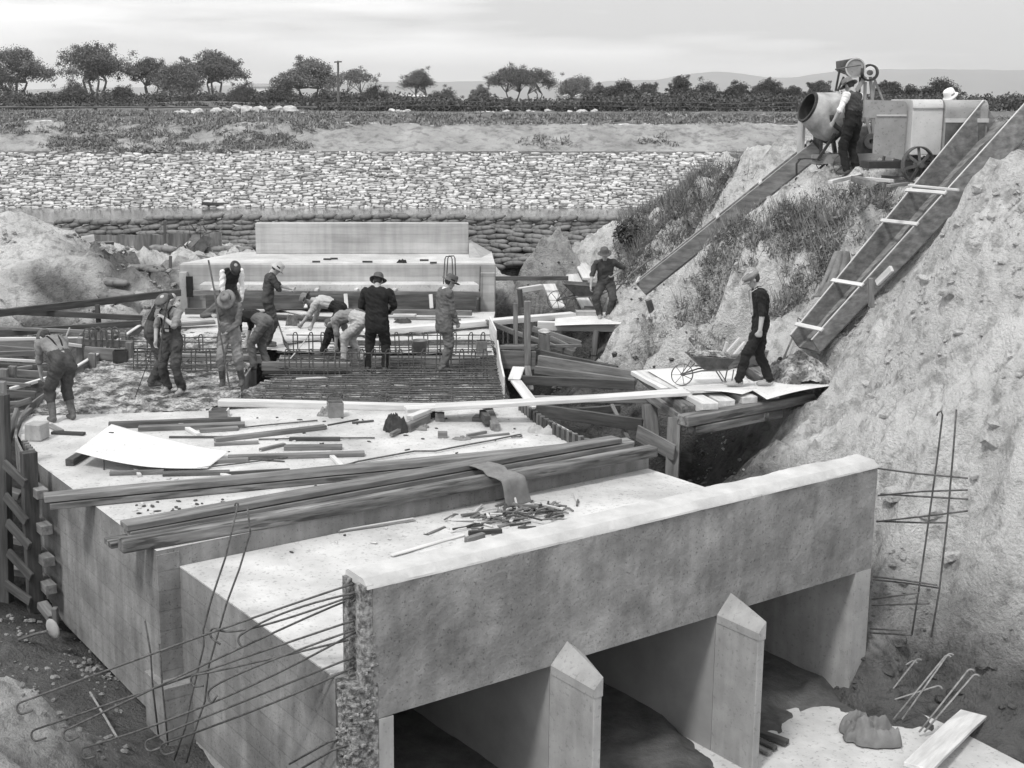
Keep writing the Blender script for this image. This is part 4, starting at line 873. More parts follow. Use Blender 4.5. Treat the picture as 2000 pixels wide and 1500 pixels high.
# ================================================================== RAILS AND TIMBERS AT THE LEFT
bar('steel_rail', 'long dark rail rising to the right above the trench, topmost of three', 'rail', Q(-60, 618, 27.6), Q(352, 571, 31.4), .10, .16, 'wood_dark')
bar('steel_rail', 'straight dark rail below the rising one behind the men', 'rail', Q(-60, 605, 28.8), Q(278, 621, 29.2), .09, .12, 'wood_wet')
bar('long_timber', 'long grey timber sloping up from the left edge to the cage of hoops', 'timber', Q(-60, 654, 26.6), Q(275, 632, 28.6), .12, .14, 'wood_dark')
bar('long_timber', 'grey plank crossing the fresh concrete behind the two men in caps', 'plank', Q(270, 640, 28.7), Q(420, 629, 29.2), .20, .07, 'wood_mid')
bar('stake', 'short upright stake holding the topmost dark rail', 'stake', Q(190, 595, 29.2), Q(193, 632, 29.2), .10, .10, 'wood_dark')
for i, (x0, y0, x1, y1, d0, d1, w, m_) in enumerate([
    (-40, 660, 163, 659, 25.6, 25.8, .10, 'wood_pale'), (-40, 670, 163, 663, 25.4, 25.7, .14, 'wood_mid'), (-40, 674, 78, 682, 24.6, 24.9, .12, 'wood_mid'), (-40, 689, 80, 685, 24.3, 24.7, .10, 'wood_mid'),
    (-40, 712, 80, 717, 23.2, 23.4, .16, 'wood_dark'), (-40, 720, 92, 728, 22.9, 23.2, .12, 'wood_mid'), (-40, 738, 96, 747, 22.2, 22.4, .14, 'wood_dark'), (-40, 762, 70, 768, 21.6, 21.8, .14, 'wood_dark'), (165, 664, 260, 668, 25.7, 25.8, .14, 'wood_mid'),
    (165, 684, 240, 690, 25.2, 25.3, .24, 'wood_mid')]):
    nm = ['topmost', 'second', 'third', 'fourth', 'fifth', 'sixth', 'seventh', 'lowest', 'behind the hoops', 'broad one under the hoops'][i]
    bar('strutting_timber', 'horizontal strutting timber in the left trench, %s%s' % (nm, '' if i > 7 else ' of the eight'), 'timber', Q(x0, y0+4, d0), Q(x1, y1+4, d1), .08, w, m_, 'strutting timbers in the left trench')
for i, (x, y0, y1, d) in enumerate([(157, 660, 715, 25.5), (213, 653, 688, 26.4), (240, 650, 668, 26.9), (252, 668, 700, 25.6), (180, 690, 720, 24.6), (8, 720, 790, 22.4), (24, 715, 780, 22.6)]):
    nm = ['tall one left of the hoops', 'short one at the curb behind the hoops', 'small one nearest the far curb', 'square block inside the curb', 'low one by the curb', 'leftmost of all', 'second from the left edge'][i]
    bar('stump_post', 'upright timber post of the left formwork, %s' % nm, 'post', Q(x, y0, d), Q(x, y1, d), .13, .13, 'wood_mid', 'posts of the left formwork')
for i, (x0, y0, x1, y1, d0, d1, w, m_, nm) in enumerate([(-30, 700, 76, 706, 23.8, 24.0, .05, 'wood_pale', 'thin white batten between the left trench timbers'), (-30, 730, 90, 712, 22.6, 23.6, .07, 'wood_grey', 'slanting grey prop crossing the left trench timbers'), (20, 760, 95, 738, 21.8, 22.6, .06, 'wood_pale', 'short pale prop near the boots of the stooping man'), (-30, 745, 60, 752, 21.9, 22.0, .05, 'wood_grey', 'thin grey lath low in the left trench'), (100, 668, 160, 676, 25.2, 25.4, .06, 'wood_pale', 'pale slat beside the post left of the hoops'), (-30, 640, 180, 648, 27.0, 27.2, .07, 'wood_grey', 'grey rail lying under the long sloping timber'), (60, 800, 20, 838, 20.6, 19.6, .07, 'wood_mid', 'prop leaning on the outside of the curved shutter'), (-30, 792, 42, 786, 20.9, 21.0, .06, 'wood_grey', 'grey strut at the left edge below the trench timbers')]):
    bar('thin_plank', nm, 'plank', Q(x0, y0, d0), Q(x1, y1, d1), .06, w, m_)
# curved shutter along the left curb
def shutter(name, label, pts, h0, h1, m, th=.05, ribs=0):
    t = thing(name, (pts[0][0], pts[0][1], h0), label, 'formwork'); n = len(pts); mb = MB()
    for i in range(n-1):
        a = np.array([pts[i][0], pts[i][1], (h0+h1)/2]); b = np.array([pts[i+1][0], pts[i+1][1], (h0+h1)/2]); mb.beam(a, b, th, h1-h0, jit=.004)
    mb.build('boards', m, t)
    if ribs:
        m2 = MB()
        for i in range(n):
            a = np.array([pts[i][0], pts[i][1], h0]); m2.beam(a, a+[0, 0, h1-h0+.01], .07, .075)
        m2.build('ribs', 'wood_mid', t)
    return t
def spline(px, n=26, z=0.05, off=-.05):
    p = np.array([P(x, y, z)[:2] for x, y in px]); t = np.concatenate([[0], np.cumsum(np.linalg.norm(np.diff(p, axis=0), axis=1))]); q = np.linspace(0, t[-1], n)
    x = np.interp(q, t, p[:, 0]); y = np.interp(q, t, p[:, 1])
    for _ in range(3): x[1:-1] = (x[:-2]+2*x[1:-1]+x[2:])/4; y[1:-1] = (y[:-2]+2*y[1:-1]+y[2:])/4
    return list(zip(x+off, y))
shutter('curved_shutter', 'pale edged curved timber shutter round the left end of the deck', spline([(62, 895), (44, 866), (36, 845), (44, 815), (66, 785), (98, 762)], 22, .12, -.06), -.35, .10, 'wood_mid', .035)
shutter('curved_shutter', 'pale board curb running back from the bent man to the hoops', spline([(150, 722), (200, 692), (240, 664), (281, 636)], 10, .12, -.08), -.30, .12, 'wood_mid', .05)
tp = spline([(150, 722), (200, 692), (240, 664), (281, 636)], 10, .12, -.08)
mb = MB(); [mb.beam((tp[i][0], tp[i][1], .135), (tp[i+1][0], tp[i+1][1], .135), .07, .025) for i in range(9)]
tag(mb.build('curb_capping', 'wood_pale'), 'white capping strip nailed on the far curb of the left formwork', 'capping')
# upright frame against the curved wall
uprights = [(2, 640, 1170, 17.2), (58, 878, 1212, 17.35), (34, 880, 1010, 17.9)]
bar('shutter_upright', 'tall weathered post of the left shutter frame nearest the concrete wall', 'post', Q(55, 882, 17.05), Q(70, 1212, 17.15), .20, .14, 'wood_dark')
bar('shutter_upright', 'tall post of the left shutter frame at the picture edge', 'post', Q(3, 770, 17.5), Q(12, 1185, 17.3), .17, .14, 'wood_dark')
bar('shutter_upright', 'thin tall post rising to the trench timbers at the left edge', 'post', Q(4, 745, 19.2), Q(8, 905, 19.2), .12, .10, 'wood_mid')
for i, (x0, y0, x1, y1) in enumerate([(64, 942, 84, 962), (72, 1010, 92, 1032), (78, 1072, 96, 1094), (84, 1125, 100, 1148)]):
    nm = ['topmost', 'second', 'third', 'lowest'][i]
    bar('waling_timber', 'square waling stub between post and wall, %s of four' % nm, 'timber', Q(x0-8, y0+3, 17.5), Q(x1, y1+4, 16.9), .16, .13, 'wood_mid', 'waling stubs of the left shutter')
for i, (x0, y0, x1, y1) in enumerate([(8, 905, 50, 945), (10, 968, 52, 1020), (14, 1020, 58, 1068), (16, 1078, 62, 1128), (10, 1140, 60, 1175)]):
    nm = ['topmost', 'second', 'middle', 'fourth', 'lowest'][i]
    bar('cross_board', 'sloping cross board between the two left posts, %s of five' % nm, 'board', Q(x0, y0, 17.2), Q(x1, y1, 16.95), .05, .13, 'wood_dark', 'cross boards of the left shutter frame')
for i, (x0, y0, x1, y1) in enumerate([(14, 960, 40, 968), (20, 1050, 48, 1056), (22, 1112, 56, 1118), (26, 1168, 60, 1172)]):
    nm = ['topmost', 'second', 'third', 'lowest'][i]
    bar('waling_timber', 'flat waling between the two left posts, %s of four' % nm, 'timber', Q(x0, y0, 17.9), Q(x1, y1, 17.9), .2, .1, 'wood_mid', 'flat walings of the left shutter')
shutter('standing_shutter', 'upright boards of shutter still standing against the curved wall', spline([(70, 885), (64, 878), (56, 868)], 5, 0, -.06), -1.0, .05, 'wood_dark', .05, 1)
bar('thin_brace', 'pale thin brace from the left post down to the trench floor', 'brace', Q(34, 800, 19.6), Q(8, 890, 19.0), .06, .12, 'wood_mid')
bar('ground_peg', 'short timber stub propped against the foot of the wall', 'peg', Q(82, 1180, 16.9), Q(104, 1208, 16.6), .14, .10, 'wood_mid')
bar('ground_peg', 'small upright peg in the mud at the foot of the wall', 'peg', Q(107, 1187, 16.4), Q(109, 1222, 16.4), .10, .07, 'wood_mid')
for i, (x0, y0, x1, y1, d) in enumerate([(14, 835, 40, 830, 20.3), (14, 852, 38, 846, 20.0), (10, 800, 60, 782, 21.0), (14, 818, 52, 806, 20.6)]):
    nm = ['third', 'lowest', 'topmost', 'second'][i]
    bar('short_strut', 'short strut reaching the curved shutter, %s of four' % nm, 'strut', Q(x0-30, y0+6, d), Q(x1, y1, d), .09, .10, 'wood_mid', 'short struts outside the curved shutter')
# shovel lying in the mud with a pale blade

# ================================================================== TRENCH TIMBERS AT THE RIGHT OF THE DECK
shutter('curved_shutter', 'dark curved shutter of upright boards along the right side of the deck', spline([(1010, 787), (1045, 815), (1090, 842), (1150, 868)], 18, .12, .06), -.6, .16, 'wood_dark', .04, 1)
bar('edge_board', 'white edged board standing at the right of the bar mat, nearer one', 'board', Q(972, 688, 25.0), Q(984, 762, 22.4), .035, .5, 'wood_pale')
bar('edge_board', 'white edged board standing at the right of the cages, farther one', 'board', Q(957, 640, 28.6), Q(969, 668, 26.6), .035, .5, 'wood_pale')
struts = [(1046, 690, 1205, 724, 25.4, 24.0, .18, 'wood_dark', 'dark upper'), (1052, 704, 1240, 735, 24.7, 23.6, .20, 'wood_mid', 'pale topped upper'), (1045, 722, 1240, 748, 24.0, 23.2, .14, 'wood_mid', 'third'),
    (1018, 742, 1240, 752, 23.2, 22.8, .16, 'wood_dark', 'dark middle'), (1035, 779, 1265, 781, 22.1, 21.6, .10, 'wood_mid', 'straight one under the long plank'), (1048, 800, 1255, 830, 21.2, 20.6, .20, 'wood_dark', 'long lower'), (1110, 806, 1210, 798, 22.0, 22.4, .14, 'wood_dark', 'short one by the earth')]
for x0, y0, x1, y1, d0, d1, w, m_, nm in struts:
    bar('trench_strut', 'timber strut crossing the right trench, %s' % nm, 'strut', Q(x0, y0, d0), Q(x1, y1, d1), .09, w, m_, 'struts of the right trench')
for x0, y0, x1, y1, d0, d1, w, nm in [(950, 628, 1060, 672, 29, 27.2, .10, 'upper left'), (960, 632, 1120, 690, 28.5, 26.2, .10, 'lower left'), (1040, 642, 1135, 672, 28.2, 27.8, .13, 'upper right'), (1075, 660, 1125, 684, 27.4, 27, .10, 'lower right'), (985, 676, 1050, 676, 26.2, 26.2, .08, 'level one behind the post'), (1070, 676, 1135, 675, 26.2, 26.6, .06, 'thin level one')]:
    bar('raking_brace', 'raking brace in the far part of the right trench, %s' % nm, 'brace', Q(x0, y0, d0), Q(x1, y1, d1), .06, w, 'wood_mid', 'raking braces of the right trench')
bar('trench_post', 'square timber post with a crumbly concrete cap beside the trench', 'post', Q(1063, 652, 26), Q(1063, 705, 26), .22, .22, 'wood_mid')
tag(rock(Q(1063, 648, 26), .13, 'concrete_lump', 'rubble', .55), 'lump of set concrete on top of the square trench post', 'lump')
bar('form_panel', 'wide grey board panel standing across the right trench', 'board', Q(977, 702, 25.0), Q(1046, 704, 25.0), .05, .36, 'wood_mid')
bar('form_panel', 'narrow pale rail on top of the board panel in the right trench', 'rail', Q(977, 678, 25.4), Q(1046, 679, 25.4), .06, .08, 'wood_mid')
for x, y0, y1, d, w, nm in [(1007, 592, 678, 26.4, .09, 'thin one farther left'), (1030, 588, 712, 25.0, .12, 'thick one nearer the trench post')]:
    bar('stake', 'tall pale stake by the right deck edge, %s' % nm, 'stake', Q(x, y0, d), Q(x, y1, d), w, w, 'wood_mid')
for x in (983, 992, 1022, 1004): tag(MB().tube([Q(x, 645, 26.2), Q(x, 705, 26.2)], .014, 6).build('steel_bar', 'rebar'), 'thin upright steel bar beside the two tall stakes', 'bar', 'upright bars beside the stakes')
for x0, y0, x1, y1, d0, d1, w, m_, nm in [(1013, 718, 1004, 742, 23.6, 23.0, .22, 'wood_pale', 'short pale board leaning in the right trench beside the mat'), (1008, 745, 1048, 796, 22.9, 21.4, .20, 'wood_pale', 'pale board bridging down into the right trench'), (1030, 715, 1036, 762, 24.4, 23.6, .12, 'wood_mid', 'narrow board below the thick stake'), (1195, 790, 1228, 858, 21.2, 20.6, .06, 'wood_mid', 'board wall at the far right of the trench'), ]:
    bar('loose_board', nm, 'board', Q(x0, y0, d0), Q(x1, y1, d1), w, .04, m_)
bar('trench_post', 'knobbly round post carrying the platform, standing in the trench', 'post', Q(1268, 790, 20.9), Q(1274, 880, 20.7), .20, .20, 'wood_mid')
bar('trench_post', 'tall squared post in front of the crib platform', 'post', Q(1318, 815, 19.6), Q(1312, 935, 19.4), .20, .18, 'wood_mid')
bar('raking_brace', 'wide board sloping down against the tall squared post', 'board', Q(1245, 845, 20.0), Q(1318, 885, 19.3), .04, .26, 'wood_mid')
bar('raking_brace', 'low dark board behind the foot of the tall squared post', 'board', Q(1270, 880, 20.0), Q(1352, 895, 19.8), .05, .14, 'wood_dark')

# ================================================================== CRIB PLATFORM (the barrow man's)
ZP = .52
SB = {'wood': 'wood_grimy'}
for i, (x0, y0, x1, y1, nm) in enumerate([(1320, 770, 1388, 803, 'first from the left'), (1345, 762, 1420, 797, 'second from the left'), (1368, 752, 1465, 790, 'third from the left'), (1430, 752, 1508, 783, 'fourth from the left'), (1500, 745, 1538, 771, 'fifth, half under the sheet'), (1560, 748, 1590, 770, 'last one against the slope')]):
    a, b = Q(x0-38, y0-28, 22.6), Q(x1, y1-6, 20.2); a[2] = b[2] = ZP-.10-.012*(i % 2)
    a = P(x0-34, y0-24, a[2]); b = P(x1, y1-5, b[2]); bar('sleeper', 'pale weathered sleeper on top of the crib platform, %s' % nm, 'sleeper', a, b, .27, .17, 'wood_pale' if i < 4 else 'wood_grimy', 'top sleepers of the crib platform', bevel=.012, jit=.02)
bar('sleeper', 'long sleeper running under the row of top sleepers', 'sleeper', P(1333, 822, .33), P(1580, 775, .33), .24, .15, 'wood_grimy', bevel=.012, jit=.02)
bar('sleeper', 'lowest sleeper of the crib, deep in the shadow', 'sleeper', P(1350, 840, .17), P(1520, 806, .17), .22, .14, 'wood_grimy', bevel=.012, jit=.02)
bar('sleeper', 'cross sleeper ending in mid air below the platform right side', 'sleeper', P(1440, 790, .18), P(1490, 815, .18), .22, .13, 'wood_grimy', bevel=.012)
bar('sleeper', 'sleeper end sticking out at the left corner of the crib', 'sleeper', P(1270, 770, .22), P(1360, 828, .22), .24, .14, 'wood_grimy', bevel=.012, jit=.02)
bar('sleeper', 'long bearer at the left edge of the crib platform', 'sleeper', P(1258, 735, .36), P(1345, 800, .36), .22, .14, 'wood_grimy', bevel=.012, jit=.02)
bar('sleeper', 'pale end board at the back left of the crib platform', 'board', P(1250, 727, .45), P(1310, 760, .45), .34, .07, 'wood_pale')
def sheet_poly(name, lb, px, z, m='sheet', bend=.02, th=.006, zs=None):
    p = [P(x, y, (zs[i] if zs else z)) for i, (x, y) in enumerate(px)]; n = 14; a, b, c, d = p; vs = []
    for j in range(n+1):
        for i in range(n+1):
            u, v = i/n, j/n; q = (a*(1-u)+b*u)*(1-v)+(d*(1-u)+c*u)*v; q = q+np.array([0, 0, bend*sin(u*pi)*(.6+.4*cos(v*5))]); vs.append(q)
    mb = MB(); mb.add(vs, [(j*(n+1)+i, j*(n+1)+i+1, (j+1)*(n+1)+i+1, (j+1)*(n+1)+i) for j in range(n) for i in range(n)]); o = mb.build(name, m, smooth=True)
    s = o.modifiers.new('thick', 'SOLIDIFY'); s.thickness = th; s.offset = 0; tag(o, lb, 'sheet'); return o
sheet_poly('metal_sheet', 'bright metal sheet lying across the crib platform behind the barrow wheel', [(1330, 762), (1470, 752), (1440, 715), (1262, 722)], ZP+.005)
sheet_poly('metal_sheet', 'curled metal sheet at the front edge of the crib platform', [(1350, 765), (1450, 770), (1500, 752), (1390, 748)], ZP+.03, bend=.03, m='sheet')
sheet_poly('metal_sheet', 'bent metal sheet under the heap at the right of the crib platform', [(1498, 780), (1636, 752), (1560, 735), (1450, 750)], ZP+.035, bend=.03)
bar('thick_beam', 'thick grey beam lying behind the barrow man on the platform', 'beam', P(1388, 712, ZP+.12), P(1530, 690, ZP+.14), .14, .20, 'wood_mid', bevel=.01)
bar('small_board', 'tapered board end standing in the sand right of the heap', 'board', Q(1592, 713, 21.6), Q(1630, 735, 21.2), .06, .30, 'wood_mid')
for i, (x0, y0, x1, y1, d) in enumerate([(1420, 668, 1409, 700, 22.6), (1445, 660, 1420, 688, 22.9), (1455, 668, 1432, 695, 22.5)]):
    bar('loose_stick', ['left pale stick', 'middle pale stick', 'right pale stick'][i]+' leaning behind the loaded barrow', 'stick', Q(x0, y0, d), Q(x1, y1, d), .07, .04, 'wood_pale', 'sticks behind the loaded barrow')
# heap of fresh concrete at the foot of the big chute
def heap(name, lb, c, r, h, m, seed, n=60, stretch=1.0):
    xs = np.linspace(-1, 1, n); GX, GY = np.meshgrid(xs, xs); R = np.sqrt(GX**2+GY**2)
    Z = np.clip(1-R, 0, 1)**.8*h + np.clip(1.05-R, 0, .3)/.3*fbm(GX*7, GY*7, seed, 4, .7)*.07*min(1, h*4)
    mb = MB(); mb.v = [(c[0]+x*r*stretch, c[1]+y*r, c[2]+z-.02*(q > 1)) for x, y, z, q in zip(GX.ravel(), GY.ravel(), Z.ravel(), R.ravel())]
    mb.f = [(j*n+i, j*n+i+1, (j+1)*n+i+1, (j+1)*n+i) for j in range(n-1) for i in range(n-1) if R[j, i] < 1.03+.1*sin(5*atan2(GY[j, i], GX[j, i]))]; mb.m = [0]*len(mb.f)
    return tag(mb.build(name, m, smooth=True), lb, 'heap')
heap('concrete_heap', 'dark heap of fresh concrete at the foot of the big chute', P(1562, 735, ZP+.06), .62, .42, 'conc_wet', 8, stretch=1.0)

# ================================================================== THE OTHER PLATFORM
Z2 = .05
bar('platform_beam', 'long pale front beam of the small platform by the leaning man', 'beam', P(1050, 636, Z2-.02), P(1262, 640, Z2-.06), .16, .20, 'wood_pale', bevel=.01)
bar('platform_beam', 'short beam end beneath the left corner of the small platform', 'beam', P(1052, 626, Z2-.05), P(1090, 624, Z2-.05), .2, .1, 'wood_pale', bevel=.01)
sheet_poly('metal_sheet', 'pale sheet flooring of the small platform under the man with the shovel', [(1083, 636), (1272, 634), (1262, 606), (1085, 617)], Z2+.055)
heap('mud_patch', 'thin patch of grey mud on the right of the small platform', P(1235, 620, Z2+.07), .5, .06, 'silt', 18, stretch=1.3)
bar('block', 'flat grey block at the head of the small platform', 'block', P(1125, 612, Z2+.1), P(1164, 612, Z2+.1), .3, .12, 'conc_weir')
for x0, y0, x1, y1, d0, d1, w, nm in [(1072, 556, 1093, 603, 32.2, 31.0, .30, 'mud spattered pale plank leaning on the earth left of the empty barrow'), (1112, 527, 1150, 603, 33.2, 30.9, .34, 'broad pale plank sloping up behind the empty barrow'), (1133, 515, 1150, 545, 33.4, 32.0, .30, 'short pale plank on edge behind the leaning man')]:
    bar('sloping_plank', nm, 'plank', Q(x0, y0, d0), Q(x1, y1, d1), w, .06, 'wood_pale', bevel=.006)
bar('sloping_plank', 'dark foot board at the end of the broad sloping plank', 'board', Q(1141, 602, 30.8), Q(1172, 603, 30.8), .1, .1, 'wood_mid')
bar('steel_rail', 'straight dark rail running level from the weir to the small platform', 'rail', Q(968, 544, 31.6), Q(1110, 543, 31.6), .08, .10, 'wood_dark')
bar('log', 'pale split log resting on a post left of the small platform', 'log', Q(1015, 567, 31), Q(1058, 560, 31.4), .13, .12, 'wood_pale')
bar('trench_post', 'dark post under the pale split log', 'post', Q(1015, 565, 30.9), Q(1018, 600, 30.9), .12, .12, 'wood_dark')
bar('stake', 'thin stake standing on the earth hump before the sandbags', 'stake', Q(1084, 487, 34.3), Q(1084, 512, 34.3), .08, .08, 'wood_mid')
bar('stake', 'dark crooked upright against the earth face under the small platform', 'stake', Q(1165, 645, 28.6), Q(1160, 695, 28.4), .12, .10, 'wood_dark')

# ================================================================== CHUTES
def chute(label, A, B, w0, w1, hgt, braces, roll, m='wood_grey', hgt0=None):
    """open timber trough from A (top) to B (foot)"""
    A, B = np.array(A), np.array(B); t = thing('timber_chute', B, label, 'chute'); d = (B-A)/np.linalg.norm(B-A); L = np.linalg.norm(B-A)
    r = np.cross(d, (0, 0, 1.)); r /= np.linalg.norm(r); u = np.cross(r, d); hA = hgt0 or hgt; hB = hgt
    rl = radians(roll); r, u = r*cos(rl)+u*sin(rl), u*cos(rl)-r*sin(rl)
    def sd(s, name):
        a0 = A+r*s*w0/2; b0 = B+r*s*w1/2; k = MB()
        k.hexa([a0-r*.02, a0+r*.02, b0+r*.02, b0-r*.02, a0-r*.02+u*hA, a0+r*.02+u*hA, b0+r*.02+u*hB, b0-r*.02+u*hB]); o = k.build(name, m, t, bevel=.004)
        return o
    sd(-1, 'side_board'); sd(1, 'side_board')
    fl = MB(); fl.hexa([A-r*w0/2-u*.035, A+r*w0/2-u*.035, B+r*w1/2-u*.035, B-r*w1/2-u*.035, A-r*w0/2+u*.004, A+r*w0/2+u*.004, B+r*w1/2+u*.004, B-r*w1/2+u*.004]); fl.build('floor_board', m, t)
    k = MB(); nn2 = 40; vs = []                 # the trail of mortar left along the floor
    for i in range(nn2+1):
        q = A+(B-A)*i/nn2; ww = (w0+(w1-w0)*i/nn2)*.28*(.7+.6*fbm(np.array([i*.4]), np.array([0.]), 7, 2)[0]+.3)
        for s in (-1, -.5, 0, .5, 1): vs.append(q+r*(s*ww+.03*fbm(np.array([i*.5]), np.array([9.]), 3, 2)[0])+u*(.008+.012*(1-abs(s))))
    k.add(vs, [(i*5+j, i*5+j+1, (i+1)*5+j+1, (i+1)*5+j) for i in range(nn2) for j in range(4)]); k.build('mortar_trail', 'silt', t, smooth=True)
    for f in braces:
        c = A+(B-A)*f; w = w0+(w1-w0)*f; hh = hA+(hB-hA)*f; MB().beam(c-r*(w/2+.06)+u*(hh+.015), c+r*(w/2+.06)+u*(hh+.015), .07, .028, up=u).build('cross_cleat', 'wood_pale', t)
    for s in (-1, 1):                            # pale worn upper arris
        a0 = A+r*s*w0/2+u*(hA+.004); b0 = B+r*s*w1/2+u*(hB+.004); MB().beam(a0, b0, .022, .006, up=u).build('worn_edge', 'wood_pale', t)
    return t, d, r, u
ROLL1, ROLL2 = 8, 0
A1, B1 = Q(1606, 285, 26.3), Q(1262, 560, 27.4)
chute('long narrow timber chute running down from the mixer drum', A1-np.array([0, 0, .12]), B1-np.array([0, 0, .12]), .42, .34, .30, (.02, .28, .52, .99), ROLL1)
chute('big timber chute sloping down beside the coat to the heap', A2, B2, .92, .50, .27, (.40, .53, .78, .96), ROLL2, hgt0=.48)
bar('chute_prop', 'dark upright prop standing under the long narrow chute', 'prop', Q(1446, 432, 25.8), Q(1441, 500, 25.6), .10, .10, 'wood_mid')
bar('chute_prop', 'thin forked prop leaning beside the dark upright prop', 'prop', Q(1430, 430, 26.2), Q(1413, 470, 25.8), .05, .05, 'wood_mid')
bar('chute_prop', 'short prop under the foot of the long narrow chute', 'prop', Q(1266, 585, 28.0), Q(1274, 612, 28.0), .20, .12, 'wood_mid')
bar('chute_prop', 'upright prop nailed to the side of the big chute', 'prop', Q(1700, 543, 20.4), Q(1702, 600, 20.4), .14, .06, 'wood_mid')
bar('chute_prop', 'short cleat nailed along the side of the big chute', 'cleat', Q(1713, 553, 20.2), Q(1742, 524, 19.9), .05, .10, 'wood_pale')
bar('steel_bar', 'thin dark bar poking out of the sand below the big chute', 'bar', Q(1632, 735, 20.8), Q(1685, 745, 20.4), .03, .03, 'wood_dark')
# ================================================================== LONG TIMBERS ON THE DECK
def deckbar(name, lb, px0, px1, w, h, z=0., m='wood_mid', group=None, cat='timber', bevel=.006, dz=0):
    a = P(*px0, z+h); b = P(*px1, z+h+dz); a[2] = z+h/2; b[2] = z+h/2+dz
    return bar(name, lb, cat, a, b, w, h, m, group, bevel)
def stack(lbs, px0, px1, w, h, z0, offs, m, names='long_timber'):
    z = z0
    for i, lb in enumerate(lbs):
        o0, o1 = offs[i]; a = P(px0[0], px0[1], z0); b = P(px1[0], px1[1], z0); d = (b-a)/np.linalg.norm(b-a); sd = np.array([d[1], -d[0], 0])
        a = a+d*o0[0]+sd*o0[1]; b = b+d*o1[0]+sd*o1[1]; a[2] = b[2] = z+h/2
        bar(names, lb, 'timber', a, b, w, h, m[i], bevel=.005, jit=.01); z += h+.014
# rear stack of two
stack(['lower grimy plank of the rear pair crossing the whole deck', 'upper smooth plank of the rear pair crossing the whole deck'], (100, 990), (1225, 880), .24, .075, .005, [((-.02, .02), (0, .02)), ((-.08, -.01), (.05, .0))], ['wood_grimy', 'wood_mid'])
# front stack of three
stack(['bottom plank of the front stack, sticking out farthest at its left end', 'middle grimy plank of the front stack on the deck edge', 'top plank of the front stack on the deck edge'], (248, 1058), (1215, 882), .24, .068, .005, [((-.24, .035), (0, .035)), ((.0, .02), (.1, .02)), ((-.03, -.0), (-.1, -.0))], ['wood_grimy', 'wood_mid', 'wood_mid'])
# round edged heavy beam in front
a = LC(-.98, -3.72, .02); b = LC(7.12, -3.78, .02); a = P(235, 1083, -.02); b = P(1277, 893, -.02); a[2] = b[2] = .08
bar('heavy_beam', 'heavy round edged timber beam lying along the step nearest the headwall', 'beam', a, b, .20, .155, 'wood_grimy', bevel=.03)
deckbar('white_beam', 'long whitewashed timber lying before the bar mat, left one', (428, 780), (862, 790), .20, .10, .0, 'wood_pale')
deckbar('barrow_plank', 'long white barrow plank rising to the crib platform, upper layer', (850, 792), (1350, 762), .30, .06, .20, 'wood_pale', dz=.30)
deckbar('barrow_plank', 'white planks lapped under the near end of the barrow plank', (792, 796), (962, 785), .24, .06, .16, 'wood_pale')
deckbar('barrow_plank', 'short white plank continuing the barrow run onto the platform', (1342, 759), (1470, 752), .28, .05, ZP+.02, 'wood_pale')
for x0, y0, x1, y1, z, w, h, m_, nm in [(795, 828, 835, 808, 0, .12, .13, 'wood_mid', 'lower pale block left under the barrow plank'), (800, 812, 838, 797, .13, .12, .07, 'wood_pale', 'upper pale block left under the barrow plank'), (850, 806, 868, 806, 0, .14, .13, 'wood_mid', 'square block in the middle under the barrow plank'), (835, 800, 850, 800, 0, .12, .12, 'wood_dark', 'dark block deep under the barrow plank'),
        (925, 812, 958, 814, 0, .25, .06, 'wood_mid', 'flat board by the right trestle of the barrow plank'), (942, 800, 952, 812, .05, .10, .14, 'wood_dark', 'dark block by the right trestle'), (968, 828, 950, 785, 0, .13, .12, 'wood_mid', 'long block pointing at the camera under the barrow plank')]:
    deckbar('packing_block', nm, (x0, y0), (x1, y1), w, h, z, m_, cat='block')
deckbar('rear_plank', 'long thick plank running from behind the suited man to the small platform', (708, 645), (1120, 610), .26, .12, .02, 'wood_pale', dz=.05)
deckbar('rear_plank', 'white plank lying behind the two bending men', (556, 664), (720, 647), .20, .06, .0, 'wood_pale')
# plank wood behind the workers, near the weir
for i, (x0, y0, x1, y1, w, h, z, m_, nm) in enumerate([(470, 606, 545, 600, .3, .05, .05, 'wood_pale', 'white board lying behind the man in the bucket hat'), (545, 600, 600, 612, .3, .04, .02, 'wood_pale', 'white board slanting before the first bending man'), (480, 612, 690, 621, .16, .05, .08, 'wood_dark', 'dark long board by the weir foot'), (500, 618, 680, 626, .14, .05, 0, 'wood_mid', 'second long board by the weir foot'),
        (770, 612, 812, 614, .18, .05, .06, 'wood_pale', 'white board between the two suited men'), (770, 622, 900, 623, .10, .03, 0, 'wood_mid', 'thin lath between the two suited men'), (400, 612, 440, 620, .12, .05, 0, 'wood_pale', 'white offcut left of the tall rod'), (430, 640, 470, 646, .14, .04, 0, 'wood_mid', 'small plank by the tall rod'), (775, 640, 820, 650, .10, .04, 0, 'wood_mid', 'offcut below the rear plank')]):
    deckbar('loose_board', nm, (x0, y0), (x1, y1), w, h, z, m_, cat='board')
tag(crumple(P(785, 630, .0), .22, 'dark_cloth', seed=14), 'dark crumpled cloth between the two suited men', 'cloth')
tag(crumple(P(565, 635, .0), .25, 'boot', 'crumpled_bag', seed=24, flat=.9), 'crumpled grey bag lying behind the shovel blade', 'bag')

